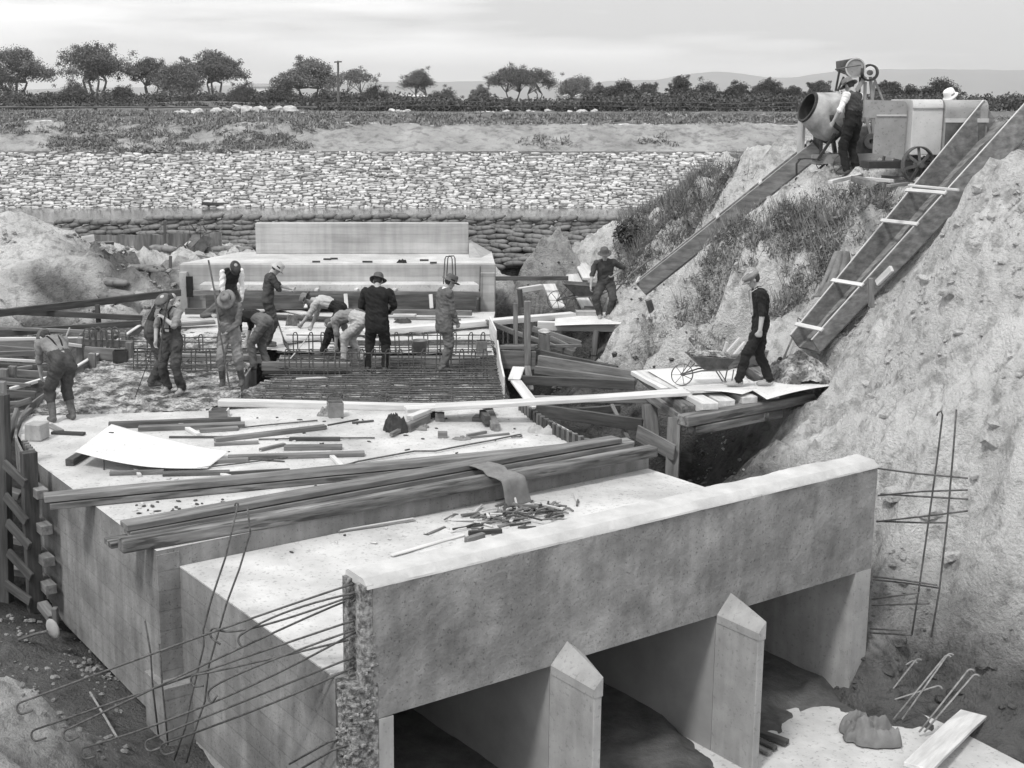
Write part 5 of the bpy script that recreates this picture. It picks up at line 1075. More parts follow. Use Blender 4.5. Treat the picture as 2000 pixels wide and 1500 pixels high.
# ---- white curved sheet
zc = lambda u, v: .06+.30*(1-u)**1.6*(.35+.65*v)+.03*sin(3*u)
c4 = [(146, 882), (405, 914), (446, 882), (218, 828)]
n = 24; vs = []
for j in range(n+1):
    for i in range(n+1):
        u, v = i/n, j/n; px = np.array(c4[0])*(1-u)*(1-v)+np.array(c4[1])*u*(1-v)+np.array(c4[2])*u*v+np.array(c4[3])*(1-u)*v
        z = .20*(1-u)**1.3+.03+.05*v; px = px+np.array([0, 13*sin(pi*u)*(.9-.6*v)]); vs.append(P(px[0], px[1], z))
mb = MB(); mb.add(vs, [(j*(n+1)+i, j*(n+1)+i+1, (j+1)*(n+1)+i+1, (j+1)*(n+1)+i) for j in range(n) for i in range(n)])
o = mb.build('curved_sheet', 'sheet', smooth=True); s_ = o.modifiers.new('t', 'SOLIDIFY'); s_.thickness = .006; tag(o, 'large white sheet of board bowed over timbers on the near deck', 'sheet')
deckbar('loose_block', 'small dark block lying on the bowed white sheet', (212, 844), (222, 844), .05, .05, .21, 'wood_dark', cat='block')
deckbar('sheet_prop', 'dark squared timber sticking out from under the bowed sheet', (135, 897), (182, 868), .12, .10, 0, 'wood_dark')
deckbar('sheet_prop', 'thin peg propping the front of the bowed sheet', (202, 899), (202.5, 898), .02, .14, 0, 'wood_dark', cat='peg')
# ---- concrete cube
a = P(73, 858, 0); mb = MB().beam(a+[0, 0, 0], a+[0, 0, .26], .26, .28, up=(.2, 1, 0), jit=.02); tag(mb.build('concrete_block', 'conc_pale', bevel=.015), 'pale rough concrete cube standing at the left corner of the deck', 'block')
# ---- scattered timber
scatter = [
 ((212, 824), (470, 815), .10, .10, 'wood_dark', 'rough round edged pole behind the bowed sheet'), ((225, 828), (360, 818), .06, .05, 'wood_mid', 'thin batten beside the rough pole'), ((270, 832), (478, 825), .16, .07, 'wood_mid', 'broad plank end pointing right below the rough pole'),
 ((352, 826), (388, 846), .07, .05, 'wood_pale', 'pale short board lying across the planks right of the bowed sheet'), ((390, 838), (465, 833), .12, .05, 'wood_mid', 'curved offcut right of the pale short board'), ((102, 842), (165, 845), .10, .04, 'wood_dark', 'thin dark board right of the concrete cube'), ((95, 828), (118, 840), .12, .03, 'wood_mid', 'flat scrap behind the concrete cube'),
 ((420, 855), (636, 830), .12, .06, 'wood_mid', 'long plank slanting up toward the square tin'), ((400, 843), (620, 821), .02, .02, 'rebar', 'thin bar lying behind the slanting plank'), ((330, 852), (492, 852), .03, .03, 'wood_dark', 'dark lath behind the bowed sheet'), ((418, 865), (505, 861), .08, .04, 'wood_mid', 'split piece right of the bowed sheet'),
 ((565, 854), (664, 854), .08, .05, 'wood_dark', 'short dark batten in the middle of the deck'), ((505, 858), (732, 855), .02, .02, 'rebar', 'thin straight bar below the short dark batten'), ((508, 876), (556, 865), .07, .04, 'wood_mid', 'tilted piece touching the pointed stake'), ((555, 870), (668, 869), .14, .06, 'wood_mid', 'pointed flat stake lying in the middle of the deck'),
 ((445, 890), (712, 882), .12, .06, 'wood_mid', 'long plank right of the bowed sheet, nearest the rear pair'), ((410, 898), (485, 894), .10, .05, 'wood_mid', 'plank end under the right corner of the bowed sheet'), ((640, 880), (668, 908), .07, .04, 'wood_pale', 'pale slip of wood leaning on the long plank'), ((513, 897), (556, 900), .02, .02, 'wood_dark', 'little dark stick right of the bowed sheet'),
 ((214, 920), (320, 917), .05, .06, 'wood_mid', 'thin board in front of the bowed sheet'), ((318, 922), (448, 919), .10, .05, 'wood_mid', 'batten in front of the right end of the bowed sheet'), ((448, 921), (566, 915), .05, .05, 'wood_dark', 'dark batten continuing right of the bowed sheet'), ((264, 914), (273, 926), .05, .04, 'wood_pale', 'tiny white block on the thin board'), ((422, 920), (460, 931), .06, .03, 'wood_pale', 'pale round offcut before the rear pair'),
 ((196, 953), (216, 949), .05, .03, 'wood_mid', 'small chip of wood alone near the left deck edge'), ((855, 843), (874, 843), .10, .09, 'wood_mid', 'small square block alone right of the coiled netting'), ((912, 848), (950, 841), .05, .04, 'wood_mid', 'short stick before the barrow planks'), ((915, 853), (995, 845), .03, .03, 'wood_mid', 'thin lath before the barrow planks'), ((688, 824), (730, 820), .03, .03, 'wood_dark', 'thin dark sliver right of the square tin'), ((640, 829), (700, 818), .03, .02, 'wood_dark', 'thin dark lath under the square tin'),
 ((1124, 965), (1129, 978), .05, .02, 'wood_pale', 'tiny pale chip on the lower deck')]
for (p0, p1, w, h, m_, nm) in scatter:
    z = H0 if p0[0] > 1100 and p0[1] > 950 else 0
    if m_ == 'rebar': tag(MB().tube([P(*p0, .02), P((p0[0]+p1[0])/2, (p0[1]+p1[1])/2-1, .03), P(*p1, .02)], .012, 6).build('steel_bar', 'rebar'), nm, 'bar')
    else: deckbar('loose_timber', nm, p0, p1, w, h, z+.003, m_, cat='timber', bevel=.004)
# hooked long bar on the deck
pts = [P(x, y, .03) for x, y in [(662, 912), (700, 901), (760, 890), (810, 881), (850, 881), (905, 870), (960, 860), (1012, 849), (1017, 849), (1019, 851), (1016, 853), (998, 853)]]
tag(MB().tube(pts, .013, 7).build('hooked_bar', 'rebar'), 'long thin steel bar with a hooked end lying on the deck', 'bar')
tag(MB().tube([P(x, y, .03) for x, y in [(380, 915), (470, 905), (560, 893), (640, 885)]], .011, 7).build('steel_bar', 'rebar'), 'thin bent bar lying right of the bowed sheet', 'bar')
# netting coil, sacks, crates
tag(crumple(P(772, 842, 0), .26, 'iron_dark', 'wire_netting', 31, flat=1.1), 'dark crumpled bundle lying in the middle of the near deck', 'bundle')
deckbar('bundle_stick', 'thick stick lying on the crumpled bundle', (764, 845), (790, 832), .06, .06, .02, 'wood_mid', cat='stick')
tag(crumple(P(812, 838, 0), .28, 'sack', 'flat_sack', 33, flat=.4), 'flat grey sack right of the crumpled bundle', 'sack')
tag(crumple(P(1055, 845, 0), .26, 'conc_weir', 'paper_sack', 35, flat=.55), 'torn pale sack against the foot of the curved shutter', 'sack')
tag(crumple(P(903, 858, 0), .16, 'sack', 'rag', 37, flat=.3), 'small grey rag before the barrow planks', 'rag')
tag(crumple(P(1692, 1440, -2.2), .50, 'sack', 'cement_sack', 39, 40, flat=.7), 'large crumpled dark sack lying on the apron in front of the culvert', 'sack')
# scattered chips (individual)
spots = [(RNG.rand()*900+180, RNG.rand()*110+930) for _ in range(40)]
chips = 0
for i in range(150):
    r_ = RNG.rand()
    if r_ < .35: x, y, z = 430+RNG.rand()*620, 815+RNG.rand()*70, 0
    elif r_ < .6: x, y, z = 250+RNG.rand()*190, 975+RNG.rand()*35, 0
    elif r_ < .8: x, y, z = 560+RNG.rand()*600, 1000+RNG.rand()*80, H0; 
    else: x, y, z = 280+RNG.rand()*560, 925+RNG.rand()*30, 0
    if z == H0 and (y < 1105-.24*(x-341)+14 or y > 1100-.23*(x-700)-25): continue
    p = P(x, y, z+.008); tag(MB().blob(p, (.018+.035*RNG.rand()**2, .015+.015*RNG.rand(), .012), ax=(RNG.randn(), RNG.randn(), 0), n=5, m=4, noise=.6).build('rubble_chip', 'wood_dark' if RNG.rand() < .6 else 'rubble'), 'tiny chip of rubble lying on the concrete deck', 'chip', 'chips scattered over the deck')
# ---- heap of wood offcuts on the lower deck
core = P(1010, 1010, H0)
for i in range(95):
    q = RNG.randn(2)*np.array([.42, .26]); c = core+EE*q[0]+NN*(-q[1]); hh = .17*math.exp(-(q[0]/.42)**2-(q[1]/.26)**2)*RNG.rand()+.012
    a = atan2(EE[1], EE[0])+RNG.randn()*.7; L_ = .12+.28*RNG.rand(); d = np.array([cos(a), sin(a), (RNG.rand()-.5)*.25])*L_/2; c = c+[0, 0, hh+abs(d[2])]
    if RNG.rand() < .6: mb = MB().beam(c-d, c+d, .015+.03*RNG.rand(), .012+.012*RNG.rand(), jit=.008)
    else: mb = MB().tube([c-d, c+[0, 0, .012], c+d], .010+.006*RNG.rand(), 6)
    tag(mb.build('wood_offcut', random.choice(['wood_mid', 'wood_mid', 'wood_pale', 'wood_dark'])), 'short broken stick in the heap of offcuts on the lower deck', 'stick', 'offcuts heaped on the lower deck')
deckbar('long_batten', 'long thin batten lying from the offcut heap toward the headwall', (765, 1083), (906, 1043), .06, .025, H0+.003, 'wood_pale', cat='batten')
deckbar('offcut_block', 'thick square offcut at the near end of the offcut heap', (910, 1050), (945, 1040), .07, .07, H0+.003, 'wood_mid', cat='block')
deckbar('offcut_block', 'dark flat board at the near left of the offcut heap', (915, 1037), (980, 1032), .05, .06, H0+.003, 'wood_dark', cat='board')
deckbar('offcut_block', 'pale stick poking left out of the offcut heap', (926, 1017), (962, 1027), .03, .02, H0+.01, 'wood_pale', cat='stick')
for i in range(4): deckbar('thin_lath', ['front', 'second', 'third', 'rear'][i]+' lath of the loose bundle on the lower deck', (660+3*i, 1038-3*i), (812-4*i, 1015-4*i), .025, .02, H0+.003+.008*(i % 2), 'wood_pale' if i % 2 else 'wood_mid', cat='lath')
# ---- sacking over the stack
def drape():
    n, m_ = 26, 34; vs = []; top = [P(905, 893, .21), P(985, 893, .21)]
    c0 = P(955, 912, .215); ax = P(1215, 885, 0)-P(248, 1062, 0); ax[2] = 0; ax /= np.linalg.norm(ax); sd = np.array([ax[1], -ax[0], 0]); prof = [(-.26, .13), (-.16, .225), (.0, .232), (.13, .225), (.19, .17), (.34, .175), (.475, .16), (.50, .06), (.505, -.06), (.515, -.16), (.53, -.205)]
    pa = np.array(prof); t = np.concatenate([[0], np.cumsum(np.linalg.norm(np.diff(pa, axis=0), axis=1))]); q = np.linspace(0, t[-1], m_)
    pn = np.interp(q, t, pa[:, 0]); pz = np.interp(q, t, pa[:, 1])
    for j in range(m_):
        f = j/(m_-1); wl = -.24+.10*f; wr = .05+.22*f
        for i in range(n):
            u = i/(n-1); s = wl+(wr-wl)*u; w = fbm(np.array([u*4]), np.array([f*2.2]), 77, 3)[0]*.05
            vs.append(c0*[1, 1, 0]+ax*(s+.05*f)+sd*(pn[j]+max(0, w)*.6+.01)+np.array([0, 0, pz[j]+abs(w)*.6+.006]))
    mb = MB(); mb.add(vs, [(j*n+i, j*n+i+1, (j+1)*n+i+1, (j+1)*n+i) for j in range(m_-1) for i in range(n-1)]); o = mb.build('draped_sacking', 'sack', smooth=True)
    s_ = o.modifiers.new('t', 'SOLIDIFY'); s_.thickness = .015; s_.offset = 1; tag(o, 'dark piece of sacking draped over the front stack of planks', 'sacking')
drape()
# ---- bottom right timbers on the apron
for i, (x0, y0, x1, y1, w, h, m_) in enumerate([(1478, 1424, 1538, 1446, .10, .06, 'wood_dark'), (1478, 1440, 1515, 1458, .07, .05, 'wood_dark'), (1478, 1455, 1505, 1468, .08, .04, 'wood_mid')]):
    deckbar('loose_timber', ['farthest', 'middle', 'nearest'][i]+' of the three dark boards on the apron beside the pier', (x0, y0), (x1, y1), w, h, FL+.05, m_, cat='board')
bar('apron_plank', 'white plank slanting across the bottom right corner', 'plank', Q(1790, 1500, 12.9), Q(1900, 1395, 14.4), .30, .05, 'wood_pale')
# far left mud: spade with a pale blade
t = thing('shovel', P(100, 1235, -1.9), 'old shovel with a pale blade stuck in the mud left of the wall', 'shovel')
MB().tube([P(35, 1250, -1.88), P(70, 1238, -1.82), P(92, 1233, -1.72)], .018, 7).build('handle', 'wood_mid', t)
a = P(103, 1228, -1.72); MB().blob(a, (.14, .03, .10), ax=(.3, -.1, -.9), n=8, m=6).build('blade', 'conc_pale', t, smooth=True)
tag(MB().tube([P(176, 1352, -1.95), P(202, 1395, -1.93), P(246, 1470, -1.95)], .014, 6).build('steel_bar', 'rebar_pale'), 'pale thin bar lying alone on the pit floor at the left', 'bar')
tag(crumple(P(5, 1085, -1.3), .12, 'white_cloth', 'rag', 45), 'white scrap on the ground at the left picture edge', 'rag')

# ================================================================== TOOLS, BUCKETS, BARROWS
def shovel(name, lb, top, foot, blade_dir, m='wood_mid', dgrip=True, bw=.24, bl=.30):
    top, foot = np.array(top), np.array(foot); d = (foot-top)/np.linalg.norm(foot-top); s = np.cross(d, blade_dir); s /= np.linalg.norm(s); f = np.cross(s, d)
    t = thing(name, foot, lb, 'shovel'); g = top+d*.10
    MB().tube([g if dgrip else top, foot-d*(bl-.06)], .017, 8).build('handle', m, t, smooth=True)
    if dgrip: MB().tube([g, top+d*.02+s*.055, top+s*.055, top-s*.055, top+d*.02-s*.055, g], .012, 6).build('grip', m, t, smooth=True)
    n = 10; vs = []
    for j in range(n+1):
        v = j/n; w = bw/2*(1-.10*(1-v))*(1 if v > .05 else .6)
        for i in range(n+1): u = -1+2*i/n; vs.append(foot-d*bl*(1-v)+s*u*w+f*(.035*u*u-.02*sin(v*pi)))
    mb = MB(); mb.add(vs, [(j*(n+1)+i, j*(n+1)+i+1, (j+1)*(n+1)+i+1, (j+1)*(n+1)+i) for j in range(n) for i in range(n)]); mb.tube([foot-d*(bl+.10), foot-d*(bl-.04)], [.02, .028], 8)
    o = mb.build('blade', 'iron', t, smooth=True); s_ = o.modifiers.new('t', 'SOLIDIFY'); s_.thickness = .005; return t
shovel('shovel', 'square mouthed D grip shovel standing in the heap at the foot of the big chute', Q(1563, 624, 22.0), Q(1517, 731, 21.5), (0, -1, -.3))
shovel('shovel', 'square mouthed shovel standing on the small platform beside the leaning man', Q(1183, 545, 30.3), Q(1206, 619, 30.1), (0, -1, 0), bw=.26, bl=.36)
shovel('shovel', 'long handled shovel leaning behind the man in the bucket hat', Q(537, 612, 27.2), Q(560, 680, 25.9), (.8, -.5, .2), dgrip=False)
def bucket(name, lb, c, r0, r1, h, m='tin', square=False, handle=True, rz=0):
    t = thing(name, c, lb, 'bucket'); c = np.asarray(c, float); n = 4 if square else 24; k = MB()
    if square:
        a0 = rz; R = lambda r, a: np.array([cos(a+a0)*r, sin(a+a0)*r, 0]); q = [pi/4+i*pi/2 for i in range(4)]
        k.add([c+R(r0*1.35, a) for a in q]+[c+R(r1*1.35, a)+[0, 0, h] for a in q]+[c+R(r1*1.25, a)+[0, 0, h] for a in q]+[c+R(r0*1.25, a)+[0, 0, .02] for a in q], [(3, 2, 1, 0), (12, 13, 14, 15)]+[(i, (i+1) % 4, 4+(i+1) % 4, 4+i) for i in range(4)]+[(4+i, 4+(i+1) % 4, 8+(i+1) % 4, 8+i) for i in range(4)]+[(8+i, 8+(i+1) % 4, 12+(i+1) % 4, 12+i) for i in range(4)])
    else: k.lathe([(0, 0), (0, r0), (h, r1), (h+.012, r1+.008), (h+.012, r1-.006), (h, r1-.012), (.02, r0-.012), (.02, 0)], c, (0, 0, 1), n)
    k.build('body', m, t, smooth=not square, bevel=.004 if square else 0)
    if handle:
        rr = r1; MB().tube([c+np.array([cos(rz)*rr*cos(a), sin(rz)*rr*cos(a), h+.02+rr*.9*sin(a)]) for a in np.linspace(0, pi, 12)], .006, 6).build('handle', 'iron_dark', t)
    return t
bucket('square_tin', 'square grimy tin bucket with a raised wire handle on the near deck', P(655, 813, 0), .125, .13, .24, 'tin', True, True, .2)
tag(crumple(P(630, 812, 0), .16, 'tin', 'crushed_tin', 51, flat=.9), 'crushed tin lying beside the square bucket', 'tin')
t = thing('open_box', P(428, 806, 0), 'small open wooden box at the left end of the whitewashed timber', 'box')
for dx, dy, L_ in ((-.14, 0, .2), (.14, 0, .2)): c = P(428, 806, .06); MB().beam(c+[dx, -.1, 0], c+[dx, .1, 0], .02, .12).build('side', 'wood_pale', t)
for dy in (-.1, .1): c = P(428, 806, .06); MB().beam(c+[-.15, dy, 0], c+[.15, dy, 0], .02, .11).build('side', 'wood_mid', t)
bucket('bucket', 'round grey bucket standing among the steel bars', P(820, 693, -.02)+[0, 0, .03], .125, .165, .26, 'tin', False, False)
bucket('tub', 'round pale metal tub standing in front of the mixer men', P(1739, 341, 3.6), .20, .245, .27, 'tin', False, False)
bucket('tub', 'small dark pail touching the round tub', P(1722, 338, 3.6), .10, .11, .25, 'iron_dark', False, False)
bucket('square_tin', 'tin standing on the bars beside the tall suited man', P(940, 697, -.1), .11, .11, .34, 'tin', True, False, .1)
bucket('square_tin', 'tin box beside the bending man without a hat', P(685, 712, -.1), .12, .12, .34, 'tin', True, False, .3)
bucket('square_tin', 'dark tin near the curb of the left formwork', P(236, 706, 0), .14, .14, .22, 'iron_dark', True, False, .1)

def barrow(name, lb, loc, rz, load=False, pitch=0.0, tilt=0.):
    t = thing(name, (0, 0, 0), lb, 'wheelbarrow')       # built with the wheel axle at +x, then turned
    k = MB(); top = [(-.42, -.29, .60), (.50, -.25, .66), (.50, .25, .66), (-.42, .29, .60)]; bot = [(-.24, -.17, .34), (.20, -.15, .36), (.20, .15, .36), (-.24, .17, .34)]
    T = [np.array(p) for p in top]; B = [np.array(p) for p in bot]; ins = lambda p, c: p+(c-p)*.05; ct = sum(T)/4
    Ti = [ins(p, ct) for p in T]; Bi = [ins(p, sum(B)/4)+[0, 0, .012] for p in B]
    k.add(B+T+Ti+Bi, [(3, 2, 1, 0), (12, 13, 14, 15)]+[(i, (i+1) % 4, 4+(i+1) % 4, 4+i) for i in range(4)]+[(4+i, 4+(i+1) % 4, 8+(i+1) % 4, 8+i) for i in range(4)]+[(8+i, 8+(i+1) % 4, 12+(i+1) % 4, 12+i) for i in range(4)])
    k.build('tray', 'iron', t, bevel=.006); k = MB(); k.tube([T[0], T[1], T[2], T[3], T[0]], .014, 6); k.build('rim', 'iron', t)
    for s in (-1, 1):
        MB().tube([(.62, s*.05, .235), (.25, s*.12, .33), (-.30, s*.19, .36), (-.62, s*.25, .52), (-.75, s*.27, .66), (-1.0, s*.28, .69)], .017, 7).build('handle', 'iron', t, smooth=True)
        MB().tube([(-.10, s*.17, .35), (-.32, s*.21, .03), (-.37, s*.21, .02), (-.42, s*.19, .36)], .013, 6).build('leg', 'iron', t, smooth=True)
        MB().tube([(.62, s*.055, .235), (.40, s*.14, .50)], .010, 5).build('stay', 'iron', t)
    w = MB(); c = np.array([.62, 0, .235]); w.lathe([(-.022, .235), (.022, .235), (.022, .222), (-.022, .222)], c, (0, 1, 0), 28, close=True); o = w.build('wheel', 'iron', t)
    w = MB(); [w.tube([c+[0, .018, 0], c+np.array([cos(a)*.225, 0, sin(a)*.225])], .007, 5) for a in np.linspace(0, 2*pi, 8)[:-1]]; w.tube([c-[0, .06, 0], c+[0, .06, 0]], .026, 8); w.build('spokes', 'iron', o)
    if load:
        m_ = filled([(-.38, -.25), (.45, -.22), (.45, .22), (-.38, .25)], .025, lambda x, y: .60+.05*(x+.4)+.10*np.clip(1-(x/.5)**2-(y/.3)**2, 0, 1)+fbm(x*9, y*9, 61, 3, .7)*.05)
        m_.build('load', 'conc_wet', t, smooth=True)
    t.location = V(loc); t.rotation_euler = (tilt, pitch, rz); return t
barrow('wheelbarrow', 'loaded wheelbarrow being pushed along the crib platform by the man in the flat cap', P(1388, 752, ZP+.02), pi+.10, True).scale = (.76, .76, .76)
barrow('wheelbarrow', 'empty wheelbarrow on its legs in front of the leaning man', P(1135, 606, .12)+[.05, 0, 0], pi-.06)
barrow('wheelbarrow', 'overturned wheelbarrow with its handles in the air before the plank screen', Q(370, 487, 36.2)+[0, 0, .5], 1.1, False, 2.5)
t = thing('site_board', Q(185, 490, 35.2), 'pale broad board tipped on the rubble left of the plank screen', 'board')
t_ = MB(); t_.beam(Q(160, 484, 35.3), Q(222, 480, 35.6), .05, .34, up=(0, -.5, .6)); t_.build('board', 'wood_mid', t); MB().beam(Q(163, 494, 35.1), Q(222, 484, 35.4), .10, .06).build('bottom_edge', 'wood_wet', t)
bar('loose_board', 'small pale board standing left of the tipped board', 'board', Q(160, 470, 36), Q(184, 466, 36.2), .05, .22, 'wood_pale')
bar('stake', 'thin stake standing between the rubble and the weir', 'stake', Q(333, 500, 33.5), Q(332, 553, 33.3), .07, .07, 'wood_dark')
bar('hurdle', 'thin rail on short legs behind the man in the waistcoat', 'rail', Q(378, 497, 35), Q(410, 503, 34.8), .06, .04, 'wood_mid')

# coat hanging
n, m_ = 18, 26; vs = []
pc = Q(1644, 492, 22.5)
for j in range(m_):
    f = j/(m_-1)
    for i in range(n):
        u = i/(n-1)*2-1; w = .10+.16*f**.7; fold = .035*sin(u*9+f*2)*f+.02*fbm(np.array([u*3]), np.array([f*4]), 66, 3)[0]
        vs.append(pc+np.array([u*w-.20*f+.03*sin(f*3), -.06*f+fold-.12*sqrt(max(0, 1-u*u))*(.4+.6*f), -.78*f+.03*(1-u*u)]))
mb = MB(); mb.add(vs, [(j*n+i, j*n+i+1, (j+1)*n+i+1, (j+1)*n+i) for j in range(m_-1) for i in range(n-1)]); o = mb.build('hanging_coat', 'grey_cloth', smooth=True); s_ = o.modifiers.new('t', 'SOLIDIFY'); s_.thickness = .03; tag(o, 'grey coat hanging over the side of the big chute', 'coat')

# ================================================================== REINFORCEMENT
def steel(lb, cat='reinforcement'):
    return thing('reinforcement_cage', (-2.5, 24, -.1), lb, cat)
def cage(lb, y0, x0, x1, zb, ht, n_u, x_gap=()):
    t = steel(lb); t.location = V((x0, y0, zb)); t['_o'] = [x0, y0, zb]
    for k in range(n_u):
        x = x0+(x1-x0)*(k+.5)/n_u+(RNG.rand()-.5)*.05; w = .032+.012*RNG.rand(); dd = .06*(RNG.rand()-.5)
        pts = [(x-w, y0, zb), (x-w+dd*.5, y0-.02, zb+ht*.9), (x-w*.4+dd, y0-.02, zb+ht), (x+w*.4+dd, y0+.02, zb+ht), (x+w+dd*.5, y0+.02, zb+ht*.9), (x+w, y0, zb)]
        MB().tube(pts, .0125, 6).build('stirrup', 'rebar', t)
    for dy, z in ((-.05, zb+.04), (.06, zb+.05), (-.07, zb+ht*.35), (.08, zb+ht*.62), (0, zb+ht*.9), (.16, zb+ht*.2)):
        a = x0+RNG.rand()*.4-.1; b = x1-RNG.rand()*.4+.2
        MB().tube([(a, y0+dy, z), ((a+b)/2, y0+dy+.03*RNG.randn(), z-.02), (b, y0+dy, z)], .0115, 6).build('long_bar', 'rebar', t)
    return t
cage('nearer row of dark stirrups standing across the deck behind the bar mat', 24.15, -5.9, -3.95, .0, .43, 7)
cage('nearer row of dark stirrups from the rod holder to the right edge', 24.1, -3.0, .95, -.12, .55, 17)
cage('middle row of stirrups crossing behind the men in caps', 25.85, -6.4, -3.6, .0, .40, 8)
cage('farther row of stirrups between the bending men and the tall suited man', 26.1, -3.1, 1.0, -.12, .52, 14)
def mat_(lb, x0, x1, y0, y1, n, nx, z, hooks=True, layers=2):
    t = thing('reinforcement_mat', ((x0+x1)/2, (y0+y1)/2, z), lb, 'reinforcement')
    for k in range(n):
        y = y0+(y1-y0)*(k+.5)/n+(RNG.rand()-.5)*.03; zz = z+(k % layers)*.11+.02*RNG.rand(); a = x0+.25*RNG.rand(); b = x1-.12*RNG.rand()
        pts = [(a, y, zz), (a*.6+b*.4, y+.03*RNG.randn(), zz-.015), (a*.3+b*.7, y+.02*RNG.randn(), zz), (b, y, zz)]
        if hooks: pts += [(b+.06*sin(q), y-.01, zz-.055+.055*cos(q)) for q in np.linspace(.3, pi, 5)]+[(b-.10, y, zz-.11)]
        MB().tube(pts, .0125, 6).build('long_bar', 'rebar', t)
    for k in range(nx):
        x = x0+(x1-x0)*(k+.5)/nx; MB().tube([(x, y0-.1, z+.03), (x+.02, (y0+y1)/2, z+.02), (x, y1+.1, z+.03)], .0115, 6).build('cross_bar', 'rebar', t)
mat_('dense mat of steel bars before the right edge of the deck', -1.15, 1.12, 21.9, 23.95, 22, 6, -.10)
mat_('mat of steel bars with hooked ends in the middle of the deck', -3.3, -.9, 22.0, 23.95, 17, 7, -.10)
mat_('bars lying between the two rows of stirrups', -3.2, 1.1, 24.35, 25.7, 16, 8, -.12)
mat_('bars lying behind the farther row of stirrups', -2.4, 1.1, 26.2, 27.2, 12, 6, -.06)
mat_('few long bars sticking out over the whitewashed timber', -3.7, -1.0, 21.45, 21.9, 5, 2, -.02, False, 1)
mat_('light bars lying on the fresh concrete behind the men in caps', -6.2, -3.7, 24.3, 26.4, 7, 3, .02, False, 1)
bar('form_beam', 'timber form beam with white edge between the rows of stirrups, left part', 'beam', (-3.45, 24.75, -.02), (-1.75, 24.7, -.02), .16, .16, 'wood_mid')
bar('form_beam', 'timber form beam with white edge between the rows of stirrups, right part', 'beam', (-1.5, 25.1, 0), (.75, 25.0, 0), .14, .20, 'wood_mid')
bar('form_beam', 'timber form beam behind the two men in caps on the fresh concrete', 'beam', (-5.6, 25.2, .06), (-3.4, 25.15, .04), .14, .16, 'wood_mid')
bar('form_beam', 'flat black strip in the gap below the left form beam', 'board', (-3.4, 24.45, -.10), (-1.8, 24.42, -.10), .25, .05, 'black_cloth')  # flat black strip filling the gap under the beam
bar('white_lath', 'white lath lying at the left end of the hooked bar mat', 'lath', P(578, 740, 0), P(668, 736, 0), .05, .03, 'wood_pale')
for x, nm in ((172, 'left'), (205, 'right')):
    t = thing('bar_hoops', Q(x, 715, 25.4), '%s pair of steel hoops standing in the left formwork behind the bent man' % nm, 'hoops')
    for k in (0, .09, .18): 
        a = Q(x-6, 716, 25.4)+[k, k, 0]; MB().tube([a, a+[0, 0, .68], a+[.03, 0, .74], a+[.07, 0, .76], a+[.11, 0, .74], a+[.14, 0, .68], a+[.14, 0, .02]], .014, 6).build('hoop', 'rebar', t)
for i, x in enumerate((-5.3, -4.7, -4.2)):
    pass

# ================================================================== MIXER
GP = 3.6
mc = Q(1607, 222, 26.0); mx_ = thing('concrete_mixer', (mc[0]+.3, 26, GP), 'tilting drum concrete mixer on spoked wheels at the top of the long chute', 'concrete mixer')
ax = np.array([.90, .18, -.36]); ax /= np.linalg.norm(ax); m0 = mc-ax*.36
MB().lathe([(0, .285), (.02, .30), (.40, .455), (.44, .47), (.62, .465), (.66, .46), (.80, .36), (.90, .20), (.93, 0)], m0, ax, 36).build('drum', 'drum', mx_, smooth=True)
MB().lathe([(.001, .262), (.03, .26), (.38, .42), (.40, 0)], m0, ax, 30).build('drum_inside', 'iron_dark', mx_, smooth=True)
MB().lathe([(-.012, .262), (-.012, .305), (.03, .312), (.03, .30), (.0, .262)], m0, ax, 36, close=True).build('mouth_ring', 'iron_dark', mx_)
MB().lathe([(.64, .462), (.64, .50), (.70, .50), (.70, .45)], m0, ax, 40, close=True).build('gear_ring', 'iron_dark', mx_)
c = m0+ax*.55; rgt = np.array([0, -1., 0]); pts = []
for a in np.linspace(-.15*pi, -1.0*pi, 14): pts.append(c+np.array([0, -.50, 0])+np.array([cos(a)*.0+.30*cos(a), -.02, .30*sin(a)])+np.array([.16, 0, .05]))
MB().tube(pts, .045, 8).build('tilting_yoke', 'iron_dark', mx_, smooth=True)
for y in (-.52, .52): MB().beam(c+[.12, y, 0], (c[0]+.30, c[1]+y, GP+.25), .09, .07).build('frame_leg', 'iron', mx_)
for y in (-.5, .5): MB().beam(c+[-.05, y, -.3], (c[0]-.35, c[1]+y, GP+.28), .05, .05).build('frame_brace', 'iron_dark', mx_)
MB().beam((c[0]-.45, c[1]-.42, GP+.28), (c[0]+1.65, c[1]-.32, GP+.32), .10, .18).build('chassis_beam', 'paint_grey', mx_); MB().beam((c[0]-.45, c[1]+.42, GP+.28), (c[0]+1.65, c[1]+.42, GP+.32), .10, .16).build('chassis_beam', 'paint_grey', mx_)
MB().beam((mc[0]-.28, 26.45, GP+.08), (mc[0]-.28, 26.45, GP+1.0), .40, .05).build('side_plate', 'paint_pale', mx_)
MB().beam((mc[0]+.02, 26.3, GP+.15), (mc[0]+.02, 26.3, GP+.85), .50, .06).build('side_plate', 'iron', mx_)
MB().tube([(mc[0]-.55, 25.6, GP+.28), (mc[0]-.40, 25.6, GP+.30), (mc[0]-.1, 25.5, GP+.28)], .015, 6).build('tie_rod', 'iron_dark', mx_)
MB().tube([(mc[0]-.56, 25.6, GP-.02), (mc[0]-.57, 25.6, GP+.2), (mc[0]-.50, 25.6, GP+.30)], .02, 6).build('tie_rod', 'iron_dark', mx_)
